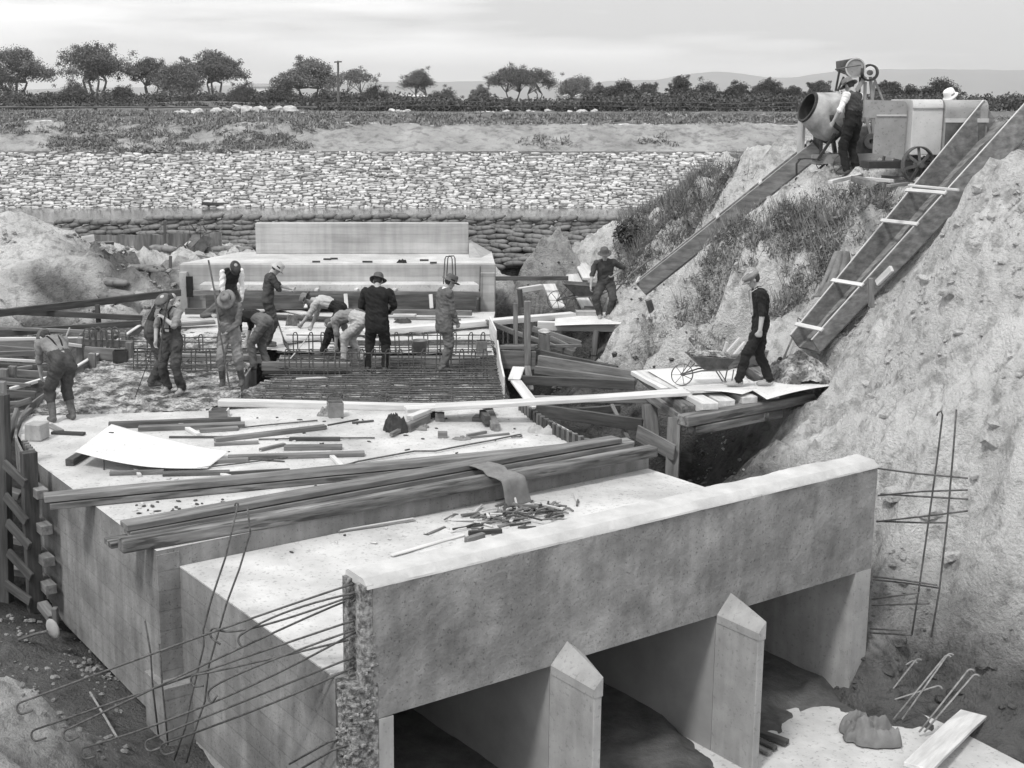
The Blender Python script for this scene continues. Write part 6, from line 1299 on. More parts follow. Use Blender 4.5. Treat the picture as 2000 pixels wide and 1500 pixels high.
def spoked(name, parent, c, r, w, ax=(0, 1, 0), ns=6, m='iron', cone=.05):
    c = np.asarray(c, float); ax = np.asarray(ax, float); ax /= np.linalg.norm(ax); k = MB(); k.lathe([(-w/2, r), (w/2, r), (w/2, r*.93), (-w/2, r*.93)], c, ax, 32, close=True); o = k.build(name, m, parent)
    u = np.cross(ax, (0, 0, 1.)); u /= np.linalg.norm(u); v = np.cross(ax, u); k = MB()
    for a in np.linspace(0, 2*pi, ns+1)[:-1]+.2: k.beam(c-ax*cone, c+(u*cos(a)+v*sin(a))*r*.95, .05 if r > .2 else .035, .015, up=ax)
    k.lathe([(-cone-.05, 0), (-cone-.05, r*.17), (.05, r*.2), (.05, 0)], c, ax, 14); k.build('spokes', m, o); return o
for x, y in ((c[0]+.0+.12, 25.42), (c[0]+.12, 26.6)): spoked('wheel', mx_, (x, y, GP+.19+.0), .205, .075, (.25, 1, 0), 6, 'iron')
spoked('wheel', mx_, (c[0]+1.7, 26.5, GP+.2), .205, .075, (.1, 1, 0), 6, 'iron')
# engine, hopper drum and belt wheels on the frame
e = Q(1695, 260, 26.2); MB().beam((e[0]-.30, 26.2, GP+.62), (e[0]+.22, 26.2, GP+.66), .5, .55).build('engine_box', 'iron', mx_, bevel=.02)
MB().lathe([(-.04, .05), (-.04, .15), (.04, .15), (.04, .05)], (e[0]-.02, 25.9, GP+.62), (0, 1, 0), 22, close=True).build('flywheel', 'iron', mx_, smooth=False)
MB().tube([(e[0]+.12, 25.9, GP+1.25), (e[0]+.16, 25.9, GP+.95)], .035, 8).build('exhaust_pipe', 'tin', mx_)
for x0, y0, x1, y1 in ((1704, 233, 1706, 288), (1713, 232, 1711, 288), (1692, 230, 1706, 286), (1727, 240, 1726, 338)): MB().beam(Q(x0, y0, 25.95), Q(x1, y1, 25.95), .07 if x0 != 1692 else .03, .05).build('upright', 'paint_grey', mx_)
h = Q(1668, 133, 26.3); axd = np.array([.15, 1, 0.])
MB().lathe([(-.18, .0), (-.18, .175), (-.155, .19), (-.15, .175), (.22, .175), (.22, 0)], h, axd, 30).build('measuring_drum', 'paint_grey', mx_, smooth=False)
MB().lathe([(-.20, .165), (-.20, .19), (-.16, .19), (-.16, .165)], h, axd, 30, close=True).build('drum_rim', 'paint_pale', mx_)
MB().hexa([h+[-.26, -.02, -.05], h+[.0, -.02, -.15], h+[.0, .3, -.15], h+[-.26, .3, -.05], h+[-.28, -.02, .14], h+[.05, -.02, .20], h+[.05, .3, .20], h+[-.28, .3, .14]]).build('hopper', 'iron', mx_, bevel=.01)
MB().tube([Q(1631, 136, 26.0), Q(1660, 130, 26.0), Q(1681, 127, 26.0)], .016, 6).build('lever', 'iron', mx_)
for x0, y0, x1, y1 in ((1640, 136, 1632, 178), (1648, 150, 1636, 178), (1660, 150, 1668, 185), (1680, 150, 1678, 190)): MB().beam(Q(x0, y0, 26.3), Q(x1, y1, 26.3), .035, .035).build('hopper_leg', 'iron_dark', mx_)
w2 = Q(1699, 142, 26.1); MB().lathe([(-.06, .16), (.07, .165), (.07, .13), (-.06, .13)], w2, (-.5, -.8, 0), 26, close=True).build('pulley', 'iron_dark', mx_); MB().lathe([(-.05, 0), (-.05, .05), (.05, .05), (.05, 0)], w2, (-.5, -.8, 0), 12).build('hub', 'iron', mx_)
MB().lathe([(-.03, .07), (-.03, .10), (.03, .10), (.03, .07)], Q(1684, 143, 26.0), (1, -.3, 0), 18, close=True).build('pulley', 'iron_dark', mx_)
for x0, y0, x1, y1, w in ((1690, 150, 1672, 178, .07), (1700, 150, 1706, 232, .05), (1706, 150, 1728, 205, .035), (1690, 160, 1688, 236, .05), (1708, 160, 1700, 236, .04)): MB().beam(Q(x0, y0, 26.15), Q(x1, y1, 26.15), w, w).build('mast_leg', 'paint_grey', mx_)
MB().beam(Q(1688, 226, 26.0), Q(1718, 225, 26.0), .07, .05).build('control_bar', 'paint_pale', mx_)

# ================================================================== ENGINE HOUSE (second machine)
GX0 = Q(1781, 250, 23.2)[0]; em = thing('portable_engine', (GX0+1.2, 23.4, GP), 'pale metal cased portable engine on big spoked wheels at the right', 'engine')
z0, z1 = Q(1800, 303, 23.2)[2], Q(1800, 194, 23.2)[2]
def hood(x0, x1, y0, y1, z0, z1, r, m, name, n=8):
    k = MB(); prof = [(y0, z0)]+[(y0+r-r*cos(a), z1-r+r*sin(a)) for a in np.linspace(0, pi/2, n)]+[(y1-r+r*sin(a), z1-r+r*cos(a)) for a in np.linspace(0, pi/2, n)]+[(y1, z0)]
    q = len(prof); k.add([(x0, y, z) for y, z in prof]+[(x1, y, z) for y, z in prof], [tuple(range(q)), tuple(range(q, 2*q))[::-1]]+[(i, q+i, q+(i+1) % q, (i+1) % q) for i in range(q)]); return k.build(name, m, em, bevel=.012)
xe = Q(1841, 250, 23.2)[0]
hood(GX0, xe, 23.2, 24.5, z0, z1, .14, 'paint_pale', 'engine_cover')
MB().beam((GX0-.005, 23.19, z1-.15), (xe, 23.19, z1-.15), .03, .018).build('trim_strip', 'paint_grey', em)
hood(xe+.004, xe+.75, 23.12, 24.5, z0-.02, z1-.01, .16, 'paint_grey', 'radiator_end')
MB().beam((xe+.004, 23.11, z1-.36), (xe+.75, 23.11, z1-.36), .05, .07).build('trim_strip', 'paint_pale', em)
MB().beam((xe+.02, 23.105, z0+.3), (xe+.70, 23.105, z0+.3), .02, .55).build('dark_panel', 'iron', em)
# open side doors standing left of the cover
xd = Q(1689, 250, 23.4)[0]
k = MB(); zt_ = Q(1700, 197, 23.4)[2]; zb_ = Q(1700, 300, 23.4)[2]; r = .1
prof = [(xd+.18, zb_+.0), (GX0-.03, zb_-.12), (GX0-.02, zt_-r)]+[(GX0-.02-r+r*cos(a), zt_-r+r*sin(a)) for a in np.linspace(0, pi/2, 6)]+[(xd, zt_+.02), (xd-.02, zt_-.28), (xd+.18, zt_-.30)]
q = len(prof); k.add([(x, 23.42, z) for x, z in prof]+[(x, 23.46, z) for x, z in prof], [tuple(range(q)), tuple(range(q, 2*q))[::-1]]+[(i, (i+1) % q, q+(i+1) % q, q+i) for i in range(q)]); k.build('side_door', 'paint_grey', em)
MB().beam((xd+.2, 23.41, zt_-.25), (GX0-.03, 23.41, zt_-.25), .02, .03).build('trim_strip', 'paint_pale', em)
MB().beam((GX0-.7, 23.5, GP+.28), (GX0+1.35, 23.5, GP+.28), .5, .12).build('chassis_beam', 'iron_dark', em)
wc = Q(1794, 330, 22.7); spoked('wheel', em, (wc[0], 22.75, GP+.31), .315, .085, (-.32, 1, 0), 7, 'iron', .06); spoked('wheel', em, (wc[0]+.3, 24.6, GP+.30), .3, .085, (-.1, 1, 0), 7, 'iron')
spoked('wheel', em, (wc[0]+1.15, 23.9, GP+.31), .315, .085, (-.1, 1, 0), 7, 'iron')
MB().lathe([(0, 0), (0, .09), (.16, .09), (.16, 0)], Q(1727, 262, 24.5), (0, 0, 1), 16).build('air_bottle', 'paint_pale', em)
# loose wood in front
for x0, y0, x1, y1, w, h, nm in [(1622, 352, 1720, 330, .08, .06, 'long pale batten on the ground before the mixer man'), (1670, 343, 1700, 352, .14, .10, 'thick block end pointing at the camera by the tub'), (1690, 346, 1742, 350, .09, .06, 'pale batten lying right of the thick block'), (1725, 342, 1765, 346, .08, .05, 'short batten in front of the round tub'), (1735, 360, 1772, 356, .09, .05, 'dark batten by the big wheel')]:
    deckbar('loose_timber', nm, (x0, y0), (x1, y1), w, h, GP+.02, 'wood_pale' if 'pale' in nm else 'wood_mid')
bar('long_stick', 'long thin stick lying from the big wheel toward the chute', 'stick', Q(1775, 362, 21.5), Q(1872, 371, 20.5), .05, .04, 'wood_pale')
tag(crumple(P(1715, 318, GP+.02), .35, 'sack', 'cement_sacks', 55, flat=.5), 'small heap of sacks on the ground behind the mixer man', 'sack')
# ================================================================== PEOPLE
def caps(mb, a, b, ra, rb, n=12, sq=1.0):
    """closed tapered capsule"""
    a, b = np.asarray(a, float), np.asarray(b, float); d = b-a; L = np.linalg.norm(d); d = d/L if L > 1e-6 else np.array([0, 0, 1.])
    pts, rs = [], []
    for t in (-1, -.8, -.5, 0): pts.append(a+d*ra*t); rs.append(ra*sqrt(max(1-t*t, .0004)))
    for t in (0, .5, .8, 1): pts.append(b+d*rb*t); rs.append(rb*sqrt(max(1-t*t, .0004)))
    if L < 1e-5: pts = pts[:4]+pts[5:]; rs = rs[:4]+rs[5:]
    mb.tube(pts, rs, n)
def ik(S, E_, l1, l2, hint):
    S, E_ = np.asarray(S, float), np.asarray(E_, float); d = E_-S; L = np.linalg.norm(d)
    if L > (l1+l2)*.995: E_ = S+d/L*(l1+l2)*.995; d = E_-S; L = np.linalg.norm(d)
    d = d/L; a = (l1*l1-l2*l2+L*L)/(2*L); h = sqrt(max(l1*l1-a*a, 0)); u = np.asarray(hint, float); u = u-d*np.dot(u, d); u /= np.linalg.norm(u)+1e-9
    return S+d*a+u*h, E_
def person(label, base, head_deg, shirt='mid_cloth', trousers='dark_cloth', boots='boot', sleeve='shirt', pelvis=(0, 0, .93), lean=0., bend=0., twist=0., nod=0., hL=(-.24, .06, .78), hR=(.24, .06, .78), fL=(-.12, 0, 0), fR=(.12, 0, 0), kL=None, kR=None, eL=(-.6, -.6, 0), eR=(.6, -.6, 0),
           hat=None, hatm='felt', coat=False, vest=None, braces=False, boots_high=False, s=1.0, curl=.6, apron=False, bib=False, hair='hair', collar=False, wide=1., tilt=0., headturn=0.):
    """local frame: x right, y forward, z up; lean = torso pitch in degrees, bend = extra pitch of the chest"""
    wide *= 1.12; s *= 1.025; J = {}; R_ = lambda a: radians(a); P0 = np.array(pelvis, float); tw = R_(twist)
    def tv(p, side=0):            # direction along the spine
        return np.array([sin(R_(tilt))*cos(R_(p)), sin(R_(p)), cos(R_(p))*cos(R_(tilt))])
    up1 = tv(lean); mid = P0+up1*.24; up2 = tv(lean+bend); ch = mid+up2*.25; fw2 = np.array([0, cos(R_(lean+bend)), -sin(R_(lean+bend))])
    rt = np.array([cos(tw), sin(tw)*1.0, 0]); rt = rt-up2*np.dot(rt, up2); rt /= np.linalg.norm(rt); fw2 = np.cross(up2, rt)
    nk = ch+up2*.055+fw2*.0; upn = tv(lean+bend+nod*.5); uph = tv(lean+bend+nod); ht = R_(headturn)
    fh = np.cross(uph, np.array([1., 0, 0])-uph*uph[0]); fh /= np.linalg.norm(fh); sh = np.cross(fh, uph)
    fh, sh = fh*cos(ht)+sh*sin(ht), sh*cos(ht)-fh*sin(ht)
    hb = nk+upn*.055; hc = hb+uph*.085+fh*.028
    sw = .175*wide; SL, SR = ch-rt*sw+up2*-.01, ch+rt*sw+up2*-.01; HL, HR = P0+np.array([-.095, 0, -.03]), P0+np.array([.095, 0, -.03])
    EL, WL = ik(SL, hL, .285, .255, eL); ER, WR = ik(SR, hR, .285, .255, eR)
    AL, AR = np.array(fL, float)+[0, -.02, .09], np.array(fR, float)+[0, -.02, .09]
    KL, AL2 = ik(HL, AL, .44, .42, kL or (-.1, 1, .1)); KR, AR2 = ik(HR, AR, .44, .42, kR or (.1, 1, .1))
    mb = MB(); reg = []; rr = .124*wide if coat else .112*wide
    def seg(a, b, ra, rb, m): caps(mb, a, b, ra, rb); reg.append((np.array(a, float), np.array(b, float), ra, rb, m))
    tm = shirt if not vest else vest
    for sd in (-1, 1):
        seg(P0+np.array([.062*sd, 0, .02]), mid+rt*.062*sd, rr*.98, rr*.88, trousers if not coat else shirt)
        seg(mid+rt*.058*sd, ch+rt*.075*sd-up2*.05, rr*.92, rr*.96, tm)
        seg(ch+rt*.05*sd-up2*.02, (SL if sd < 0 else SR), .085, .068, tm)
    seg(P0+np.array([0, .0, .0]), mid, rr, rr*.85, trousers if not coat else shirt); seg(ch-up2*.06-fw2*.0, mid, .115*wide, .10*wide, tm)
    seg(P0+up1*.13-rt*.05, P0+up1*.13+rt*.05, rr*.95, rr*.95, trousers if not coat else shirt)
    if coat:
        for sd in (-1, 1): seg(P0+np.array([.07*sd, -.01, .0]), P0+np.array([.085*sd, -.02, -.17]), .118*wide, .105*wide, shirt)
    seg(ch+up2*.02, hb, .068, .055, 'skin'); seg(ch+up2*.03-rt*.06, ch+up2*.03+rt*.06, .058, .058, tm)
    for S, E_, W in ((SL, EL, WL), (SR, ER, WR)):
        ca = 1.34 if coat else 1.2; am = 'white_cloth' if sleeve == 'white' else shirt
        seg(S, S+(E_-S)*.9, .060*ca, .050*ca, am)
        lo = am if sleeve in ('shirt', 'white') else 'skin'
        f = .42 if sleeve == 'rolled' else 1.0
        seg(S+(E_-S)*.85, E_, .050*ca, .047*ca, am)
        seg(E_, W, .043*(ca if lo != 'skin' else 1), .030*(1.2 if lo != 'skin' else 1), lo)
    for H, K, A in ((HL, KL, AL2), (HR, KR, AR2)):
        seg(H, K, .100*wide, .078*wide, trousers); bt = boots if boots_high else trousers
        seg(K, K+(A-K)*.35, .074*wide, .070*wide, trousers); seg(K+(A-K)*.35, A+[0, 0, .02], .068 if boots_high else .072, .056 if boots_high else .070, bt)
    for A in (AL2, AR2):
        f = np.array([0, 1, 0.]); seg(A+[0, -.03, -.045], A+[0, .15, -.055], .042, .036, boots); seg(A+[0, -.03, -.03], A+[0, .04, .0], .046, .044, boots); seg(A+[0, .03, -.045], A+[0, .12, -.052], .046, .040, boots)
    # head
    seg(hc+uph*.03-fh*.015, hc+uph*.045-fh*.02, .084, .084, 'skin'); seg(hc+uph*.0+fh*.0, hc-uph*.055+fh*.035, .075, .050, 'skin'); seg(hc-uph*.08+fh*.055, hc-uph*.075+fh*.060, .030, .028, 'skin')
    seg(hc+uph*.005+fh*.072, hc-uph*.022+fh*.092, .011, .015, 'skin')                     # nose
    for sd in (-1, 1): seg(hc+sh*.078*sd-fh*.005+uph*.01, hc+sh*.082*sd-fh*.01-uph*.02, .016, .012, 'skin')
    # hands: palm, four unequal bent fingers, thumb from the side of the palm
    for E_, W, sd in ((EL, WL, -1), (ER, WR, 1)):
        d = (W-E_)/np.linalg.norm(W-E_); pn = np.cross(d, np.array([0, 0, 1.])); pn = pn if np.linalg.norm(pn) > .2 else np.array([1., 0, 0]); pn /= np.linalg.norm(pn); side = np.cross(d, pn); side /= np.linalg.norm(side)
        inw = -pn if np.dot(pn, rt*sd) > 0 else pn; wid = np.array([0, 1., 0])-d*d[1]; wid = wid if np.linalg.norm(wid) > .2 else side; wid /= np.linalg.norm(wid); inw = np.cross(wid, d)*(1 if np.dot(np.cross(wid, d), -rt*sd) > 0 else -1)
        for q in (-.022, 0, .022): seg(W+d*.01+wid*q, W+d*.075+wid*q*1.2, .019, .015, 'skin')
        for q, ln in ((-.031, .058), (-.011, .072), (.010, .078), (.031, .070)):
            a = W+d*.082+wid*q; c1 = curl; b = a+(d*cos(c1)+inw*sin(c1))*ln*.5; c_ = b+(d*cos(c1*2.2)+inw*sin(c1*2.2))*ln*.5
            seg(a, b, .0105, .0095, 'skin'); seg(b, c_, .0095, .008, 'skin')
        a = W+d*.025+wid*.034; b = a+(d*.6+wid*.6+inw*.3)*.045; seg(a, b, .014, .011, 'skin'); seg(b, b+(d*.8+inw*.4)*.03, .011, .009, 'skin')
    # one continuous skin over the lot
    me = bpy.data.meshes.new('tmp'); me.from_pydata(mb.v, [], mb.f); to = bpy.data.objects.new('tmp', me); COL.objects.link(to)
    rm = to.modifiers.new('r', 'REMESH'); rm.mode = 'VOXEL'; rm.voxel_size = .0125; sm = to.modifiers.new('s', 'SMOOTH'); sm.iterations = 3; sm.factor = .5
    dg = bpy.context.evaluated_depsgraph_get(); me2 = bpy.data.meshes.new_from_object(to.evaluated_get(dg)); bpy.data.objects.remove(to)
    mats = []; [mats.append(r[4]) for r in reg if r[4] not in mats]; me2.materials.clear(); [me2.materials.append(M(q)) for q in mats]
    nv = len(me2.vertices); co = np.empty(nv*3); me2.vertices.foreach_get('co', co); co = co.reshape(-1, 3)
    fc = np.empty(len(me2.polygons)*3); me2.polygons.foreach_get('center', fc); fc = fc.reshape(-1, 3); best = np.full(len(fc), 9.); idx = np.zeros(len(fc), int)
    for a, b, ra, rb, m_ in reg:
        ab = b-a; L2 = max(np.dot(ab, ab), 1e-9); t_ = np.clip(((fc-a)@ab)/L2, 0, 1); dd = np.linalg.norm(fc-(a+t_[:, None]*ab), axis=1)-(ra+(rb-ra)*t_); w = dd < best; best[w] = dd[w]; idx[w] = mats.index(m_)
    me2.polygons.foreach_set('material_index', idx.tolist()); me2.polygons.foreach_set('use_smooth', [True]*len(me2.polygons))
    # folds in the clothes
    isskin = np.zeros(nv, bool); lv = np.empty(len(me2.loops), int); me2.loops.foreach_get('vertex_index', lv); ls = np.empty(len(me2.polygons), int); me2.polygons.foreach_get('loop_total', ls); li = np.repeat(idx, ls)
    sk = [i for i, q in enumerate(mats) if q == 'skin' or q == boots]; isskin[lv[np.isin(li, sk)]] = True
    no = np.empty(nv*3); me2.vertices.foreach_get('normal', no); no = no.reshape(-1, 3); sd_ = RNG.randint(90)
    w = fbm(co[:, 0]*9+co[:, 2]*11, co[:, 1]*9-co[:, 2]*7, sd_, 3, .6)*.027+fbm(co[:, 2]*26+co[:, 0]*6, co[:, 1]*8+co[:, 0]*9, sd_+5, 2)*.010; co = co+no*(w*(~isskin))[:, None]; me2.vertices.foreach_set('co', co.ravel()); me2.update()
    root = thing('person', (0, 0, 0), label, 'person'); bo = bpy.data.objects.new('body', me2); COL.objects.link(bo); bo.parent = root
    # eyes, hair
    k = MB(); [k.blob(hc+sh*.030*sd+fh*.079+uph*.012, (.010, .014, .008), ax=fh, n=8, m=5) for sd in (-1, 1)]; k.build('eyes', 'hair', root, smooth=True)
    k = MB(); k.lathe([(-.085, .0), (-.08, .045), (-.05, .072), (0, .085), (.03, .082), (.07, .05), (.08, 0)], hc+uph*.03-fh*.030, uph, 16); k.build('hair', hair, root, smooth=True)
    top = hc+uph*.040
    if hat == 'felt' or hat == 'floppy' or hat == 'bucket':
        br = {'felt': .155, 'floppy': .165, 'bucket': .135}[hat]; dr = {'felt': .008, 'floppy': .05, 'bucket': .035}[hat]; k = MB(); n = 30; rings = [(br, -dr), (br*.82, -dr*.35), (.098, .004), (.094, .05), (.086, .10), (.070, .118), (.03, .105 if hat == 'felt' else .118), (0, .10)]
        vs = []
        for i, (r_, z_) in enumerate(rings):
            for q in range(n):
                a = 2*pi*q/n; wv = .012*sin(2*a)+(.014*sin(3*a+1) if hat == 'floppy' else 0); ky = 1.16
                vs.append(top+sh*cos(a)*r_+fh*sin(a)*r_*ky*(1 if i > 1 else 1)+uph*(z_+(wv if i < 2 else 0)))
        k.add(vs, [(i*n+q, i*n+(q+1) % n, (i+1)*n+(q+1) % n, (i+1)*n+q) for i in range(len(rings)-1) for q in range(n)]); ho = k.build('hat', hatm, root, smooth=True); s_ = ho.modifiers.new('t', 'SOLIDIFY'); s_.thickness = .006
        k = MB(); k.lathe([(0, .1005), (.028, .098), (.028, .094), (0, .096)], top+uph*.004, uph, 26, close=True); k.build('hat_band', 'black_cloth' if hatm != 'white_cloth' else 'grey_cloth', ho)
    elif hat == 'cap':
        k = MB(); n = 26; rings = [(.098, -.012), (.125, .022), (.128, .038), (.11, .058), (.06, .072), (0, .076)]; vs = []
        for r_, z_ in rings:
            for q in range(n): a = 2*pi*q/n; vs.append(top+sh*cos(a)*r_*.92+fh*(sin(a)*r_*1.08+.012)+uph*(z_-.18*sin(a)*r_*.6))
        k.add(vs, [(i*n+q, i*n+(q+1) % n, (i+1)*n+(q+1) % n, (i+1)*n+q) for i in range(len(rings)-1) for q in range(n)]); ho = k.build('cap', hatm, root, smooth=True)
        k = MB(); vs = []
        for j in range(4):
            for q in range(11): a = pi*.14+pi*.72*q/10; r_ = .095+.055*j/3*sin(a); vs.append(top+sh*cos(a)*(.092+.006*j)+fh*(sin(a)*r_*1.1+.01)+uph*(-.014-.028*j/3))
        k.add(vs, [(j*11+q, j*11+q+1, (j+1)*11+q+1, (j+1)*11+q) for j in range(3) for q in range(10)]); po = k.build('peak', hatm, ho, smooth=True); s_ = po.modifiers.new('t', 'SOLIDIFY'); s_.thickness = .006
    if collar:
        k = MB(); k.lathe([(-.01, .078), (.035, .066), (.035, .060), (-.01, .07)], ch+up2*.055, upn, 18, close=True); k.build('collar', 'white_cloth', root)
    bm_ = {'braces': 'wood_dark'}
    if braces or bib:
        col = 'black_cloth' if not bib else 'grey_cloth'
        for sd in (-1, 1):
            pts = []
            for t_ in np.linspace(0, 1, 9):
                q = P0+up1*.17 if t_ < .3 else None; base_ = (P0+up1*.16)*(1-t_)+(ch+up2*.055)*t_; crv = mid*0
                bulge = sin(pi*t_)*.0
                pts.append(base_+rt*sd*(.035+.055*t_)-fw2*(.112*wide*(1-.25*abs(2*t_-1))+.014 if t_ < .93 else .06)+(mid-(P0+up1*.16+ch)/2)*4*t_*(1-t_)*.25)
            front = [ch+up2*.075+rt*sd*.085, ch+up2*.02+rt*sd*.085+fw2*.115*wide, mid+rt*sd*.075+fw2*.12*wide, P0+up1*.16+rt*sd*.07+fw2*.12*wide]
            MB().tube(pts+front, .013 if not bib else .009, 6).build('brace', col if not bib else ('pale_cloth' if bib == 'w' else col), root)
        if braces: k = MB(); k.lathe([(-.02, .118), (.02, .120), (.02, .112), (-.02, .110)], P0+up1*.165, up1, 22, sx=1.38, close=True, ref=(0, 1, 0)); k.build('waistband', 'pale_cloth', root)
    root.location = V(base); root.rotation_euler[2] = -radians(head_deg); root.scale = (s, s, s)
    return root
D0 = 0.0
person('stooping worker in grey shirt, braces and rubber boots at the left curb', P(122, 822, 0), -42, 'grey_cloth', 'dark_cloth', 'boot', 'rolled', pelvis=(.0, -.12, .90), lean=34, bend=30, nod=10, hL=(-.10, .42, .30), hR=(.16, .40, .55), fL=(-.15, .02, 0), fR=(.15, -.02, 0), hat='cap', hatm='mid_cloth', braces=True, boots_high=True, wide=1.08)
person('worker in dark jersey with white collar, half hidden behind the grey shirted one', P(303, 752, 0), 60, 'black_cloth', 'dark_cloth', 'boot', 'rolled', pelvis=(0, -.02, .92), lean=14, bend=20, nod=20, hL=(-.1, .32, .62), hR=(.12, .30, .62), fL=(-.1, .1, 0), fR=(.12, -.08, 0), collar=True)
person('worker in a grey shirt and flat cap standing with one hand at his mouth', P(340, 768, 0), 205, 'grey_cloth', 'dark_cloth', 'boot_pale', 'rolled', pelvis=(0, 0, .94), lean=4, bend=6, nod=26, hL=(-.02, .24, 1.34), hR=(.14, .26, .92), fL=(-.15, .0, 0), fR=(.13, .02, 0), eL=(-1, .1, -.6), eR=(1, -.2, -.5), hat='cap', hatm='mid_cloth', braces=True, headturn=20)
person('worker in dark waistcoat, white sleeves and cap, bowed behind the rod holder', Q(452, 655, 28.3)*[1, 1, 0], 150, 'white_cloth', 'dark_cloth', 'boot', 'white', pelvis=(0, -.08, .90), lean=18, bend=14, nod=30, hL=(-.20, .22, .62), hR=(.22, .22, .62), hat='cap', hatm='dark_cloth', vest='black_cloth')
person('worker in a floppy felt hat and knitted jersey holding a tall rod', P(452, 753, 0), 186, 'mid_cloth', 'grey_cloth', 'boot', 'shirt', pelvis=(0, 0, .93), lean=3, bend=8, nod=42, hL=(-.02, .26, .98), hR=(.22, .25, 1.28), fL=(-.19, .0, 0), fR=(.14, .06, 0), eL=(-1, -.1, -.5), eR=(1, -.1, -.5), hat='floppy', hatm='grey_cloth', boots_high=True, curl=1.1)
person('worker in dark clothes and a pale bucket hat looking at something in his hands', P(525, 676, 0), 82, 'dark_cloth', 'dark_cloth', 'boot', 'rolled', pelvis=(0, 0, .94), lean=4, bend=10, nod=28, hL=(-.05, .46, 1.16), hR=(.06, .44, 1.12), hat='bucket', hatm='pale_cloth', eL=(-.6, -.2, -1), eR=(.6, -.2, -1))
person('stooping worker in black shirt and grey trousers beside the rod holder', P(505, 712, 0)-[0, 0, .1], -62, 'black_cloth', 'mid_cloth', 'boot', 'rolled', pelvis=(0, -.18, .90), lean=62, bend=26, nod=10, hL=(-.12, .40, .32), hR=(.14, .42, .28), fL=(-.1, .06, 0), fR=(.12, -.10, 0))
person('bending worker in a felt hat and light shirt reaching down with a thin stick', P(641, 690, 0)-[0, 0, .05], -84, 'pale_cloth', 'black_cloth', 'boot', 'rolled', pelvis=(0, -.26, .92), lean=58, bend=24, nod=-12, hL=(-.12, .62, .46), hR=(.10, .40, .40), fL=(-.1, .10, 0), fR=(.12, -.22, 0), hat='felt', hatm='felt_grey', braces=False, curl=1.0)
person('bareheaded worker doubled over the bars, in a grey shirt and pale trousers', P(690, 704, 0)-[0, 0, .05], -75, 'grey_cloth', 'pale_cloth', 'boot', 'rolled', pelvis=(0, -.18, .84), lean=70, bend=34, nod=20, hL=(-.12, .30, .28), hR=(.06, .18, .34), fL=(-.1, .16, 0), fR=(.12, -.10, 0), hair='mid_cloth', curl=1.0)
person('man in a black suit and dark felt hat standing with his back to the camera', P(737, 724, 0), 8, 'black_cloth', 'black_cloth', 'boot', 'shirt', pelvis=(0, 0, .95), lean=2, bend=6, nod=24, hL=(-.16, .26, 1.02), hR=(.16, .26, 1.02), fL=(-.17, .0, 0), fR=(.15, .0, 0), eL=(-1, -.5, -.3), eR=(1, -.5, -.3), hat='felt', hatm='felt', coat=True, wide=1.08, s=1.02)
person('man in a grey suit and felt hat standing in profile on the bar mat', P(868, 724, 0), 72, 'mid_cloth', 'mid_cloth', 'boot', 'shirt', pelvis=(0, 0, .95), lean=0, bend=6, nod=20, hL=(-.16, .22, .84), hR=(.18, .20, .82), fL=(-.10, .06, 0), fR=(.10, -.06, 0), hat='felt', hatm='felt', coat=True, collar=True, wide=1.05, s=1.01)
person('man in dark shirt and hat leaning on the empty wheelbarrow, hand on hip', P(1180, 622, .1), 186, 'dark_cloth', 'dark_cloth', 'boot_pale', 'rolled', pelvis=(-.02, -.10, .80), lean=10, bend=6, nod=4, tilt=4, hL=(-.20, -.02, .98), hR=(.34, .14, .60), fL=(-.10, .08, 0), fR=(.10, .06, 0), eL=(-1, -.6, -.3), eR=(1, -.3, -.3), kL=(-.3, 1, .1), kR=(.5, 1, .1), hat='felt', hatm='felt', s=1.0)
person('man in black bib overalls and flat cap pushing the loaded wheelbarrow', P(1480, 756, ZP+.05), -88, 'black_cloth', 'black_cloth', 'boot_pale', 'rolled', pelvis=(0, 0, .95), lean=2, bend=8, nod=16, hL=(-.27, .06, .76), hR=(.27, .06, .76), fL=(-.10, .34, .0), fR=(.10, -.16, 0), hat='cap', hatm='grey_cloth', bib='w', curl=1.2, s=1.03)
person('mixer operator in felt hat, dark waistcoat and white sleeves, seen from behind', Q(1660, 338, 25.15)*[1, 1, 0]+[0, 0, 3.62], -38, 'white_cloth', 'black_cloth', 'boot', 'rolled', pelvis=(0, 0, .95), lean=0, bend=8, nod=22, hL=(-.32, .20, .95), hR=(.25, .36, .98), fL=(-.12, .02, 0), fR=(.12, -.04, 0), hat='felt', hatm='felt_grey', vest='dark_cloth', s=1.0)
person('man in white hat and white shirt partly hidden behind the engine', (Q(1866, 300, 25.1)[0], 25.1, 3.45), 250, 'white_cloth', 'dark_cloth', 'boot', 'shirt', lean=6, bend=10, nod=15, hL=(-.2, .3, 1.0), hR=(.2, .3, 1.0), hat='bucket', hatm='white_cloth', s=1.0)
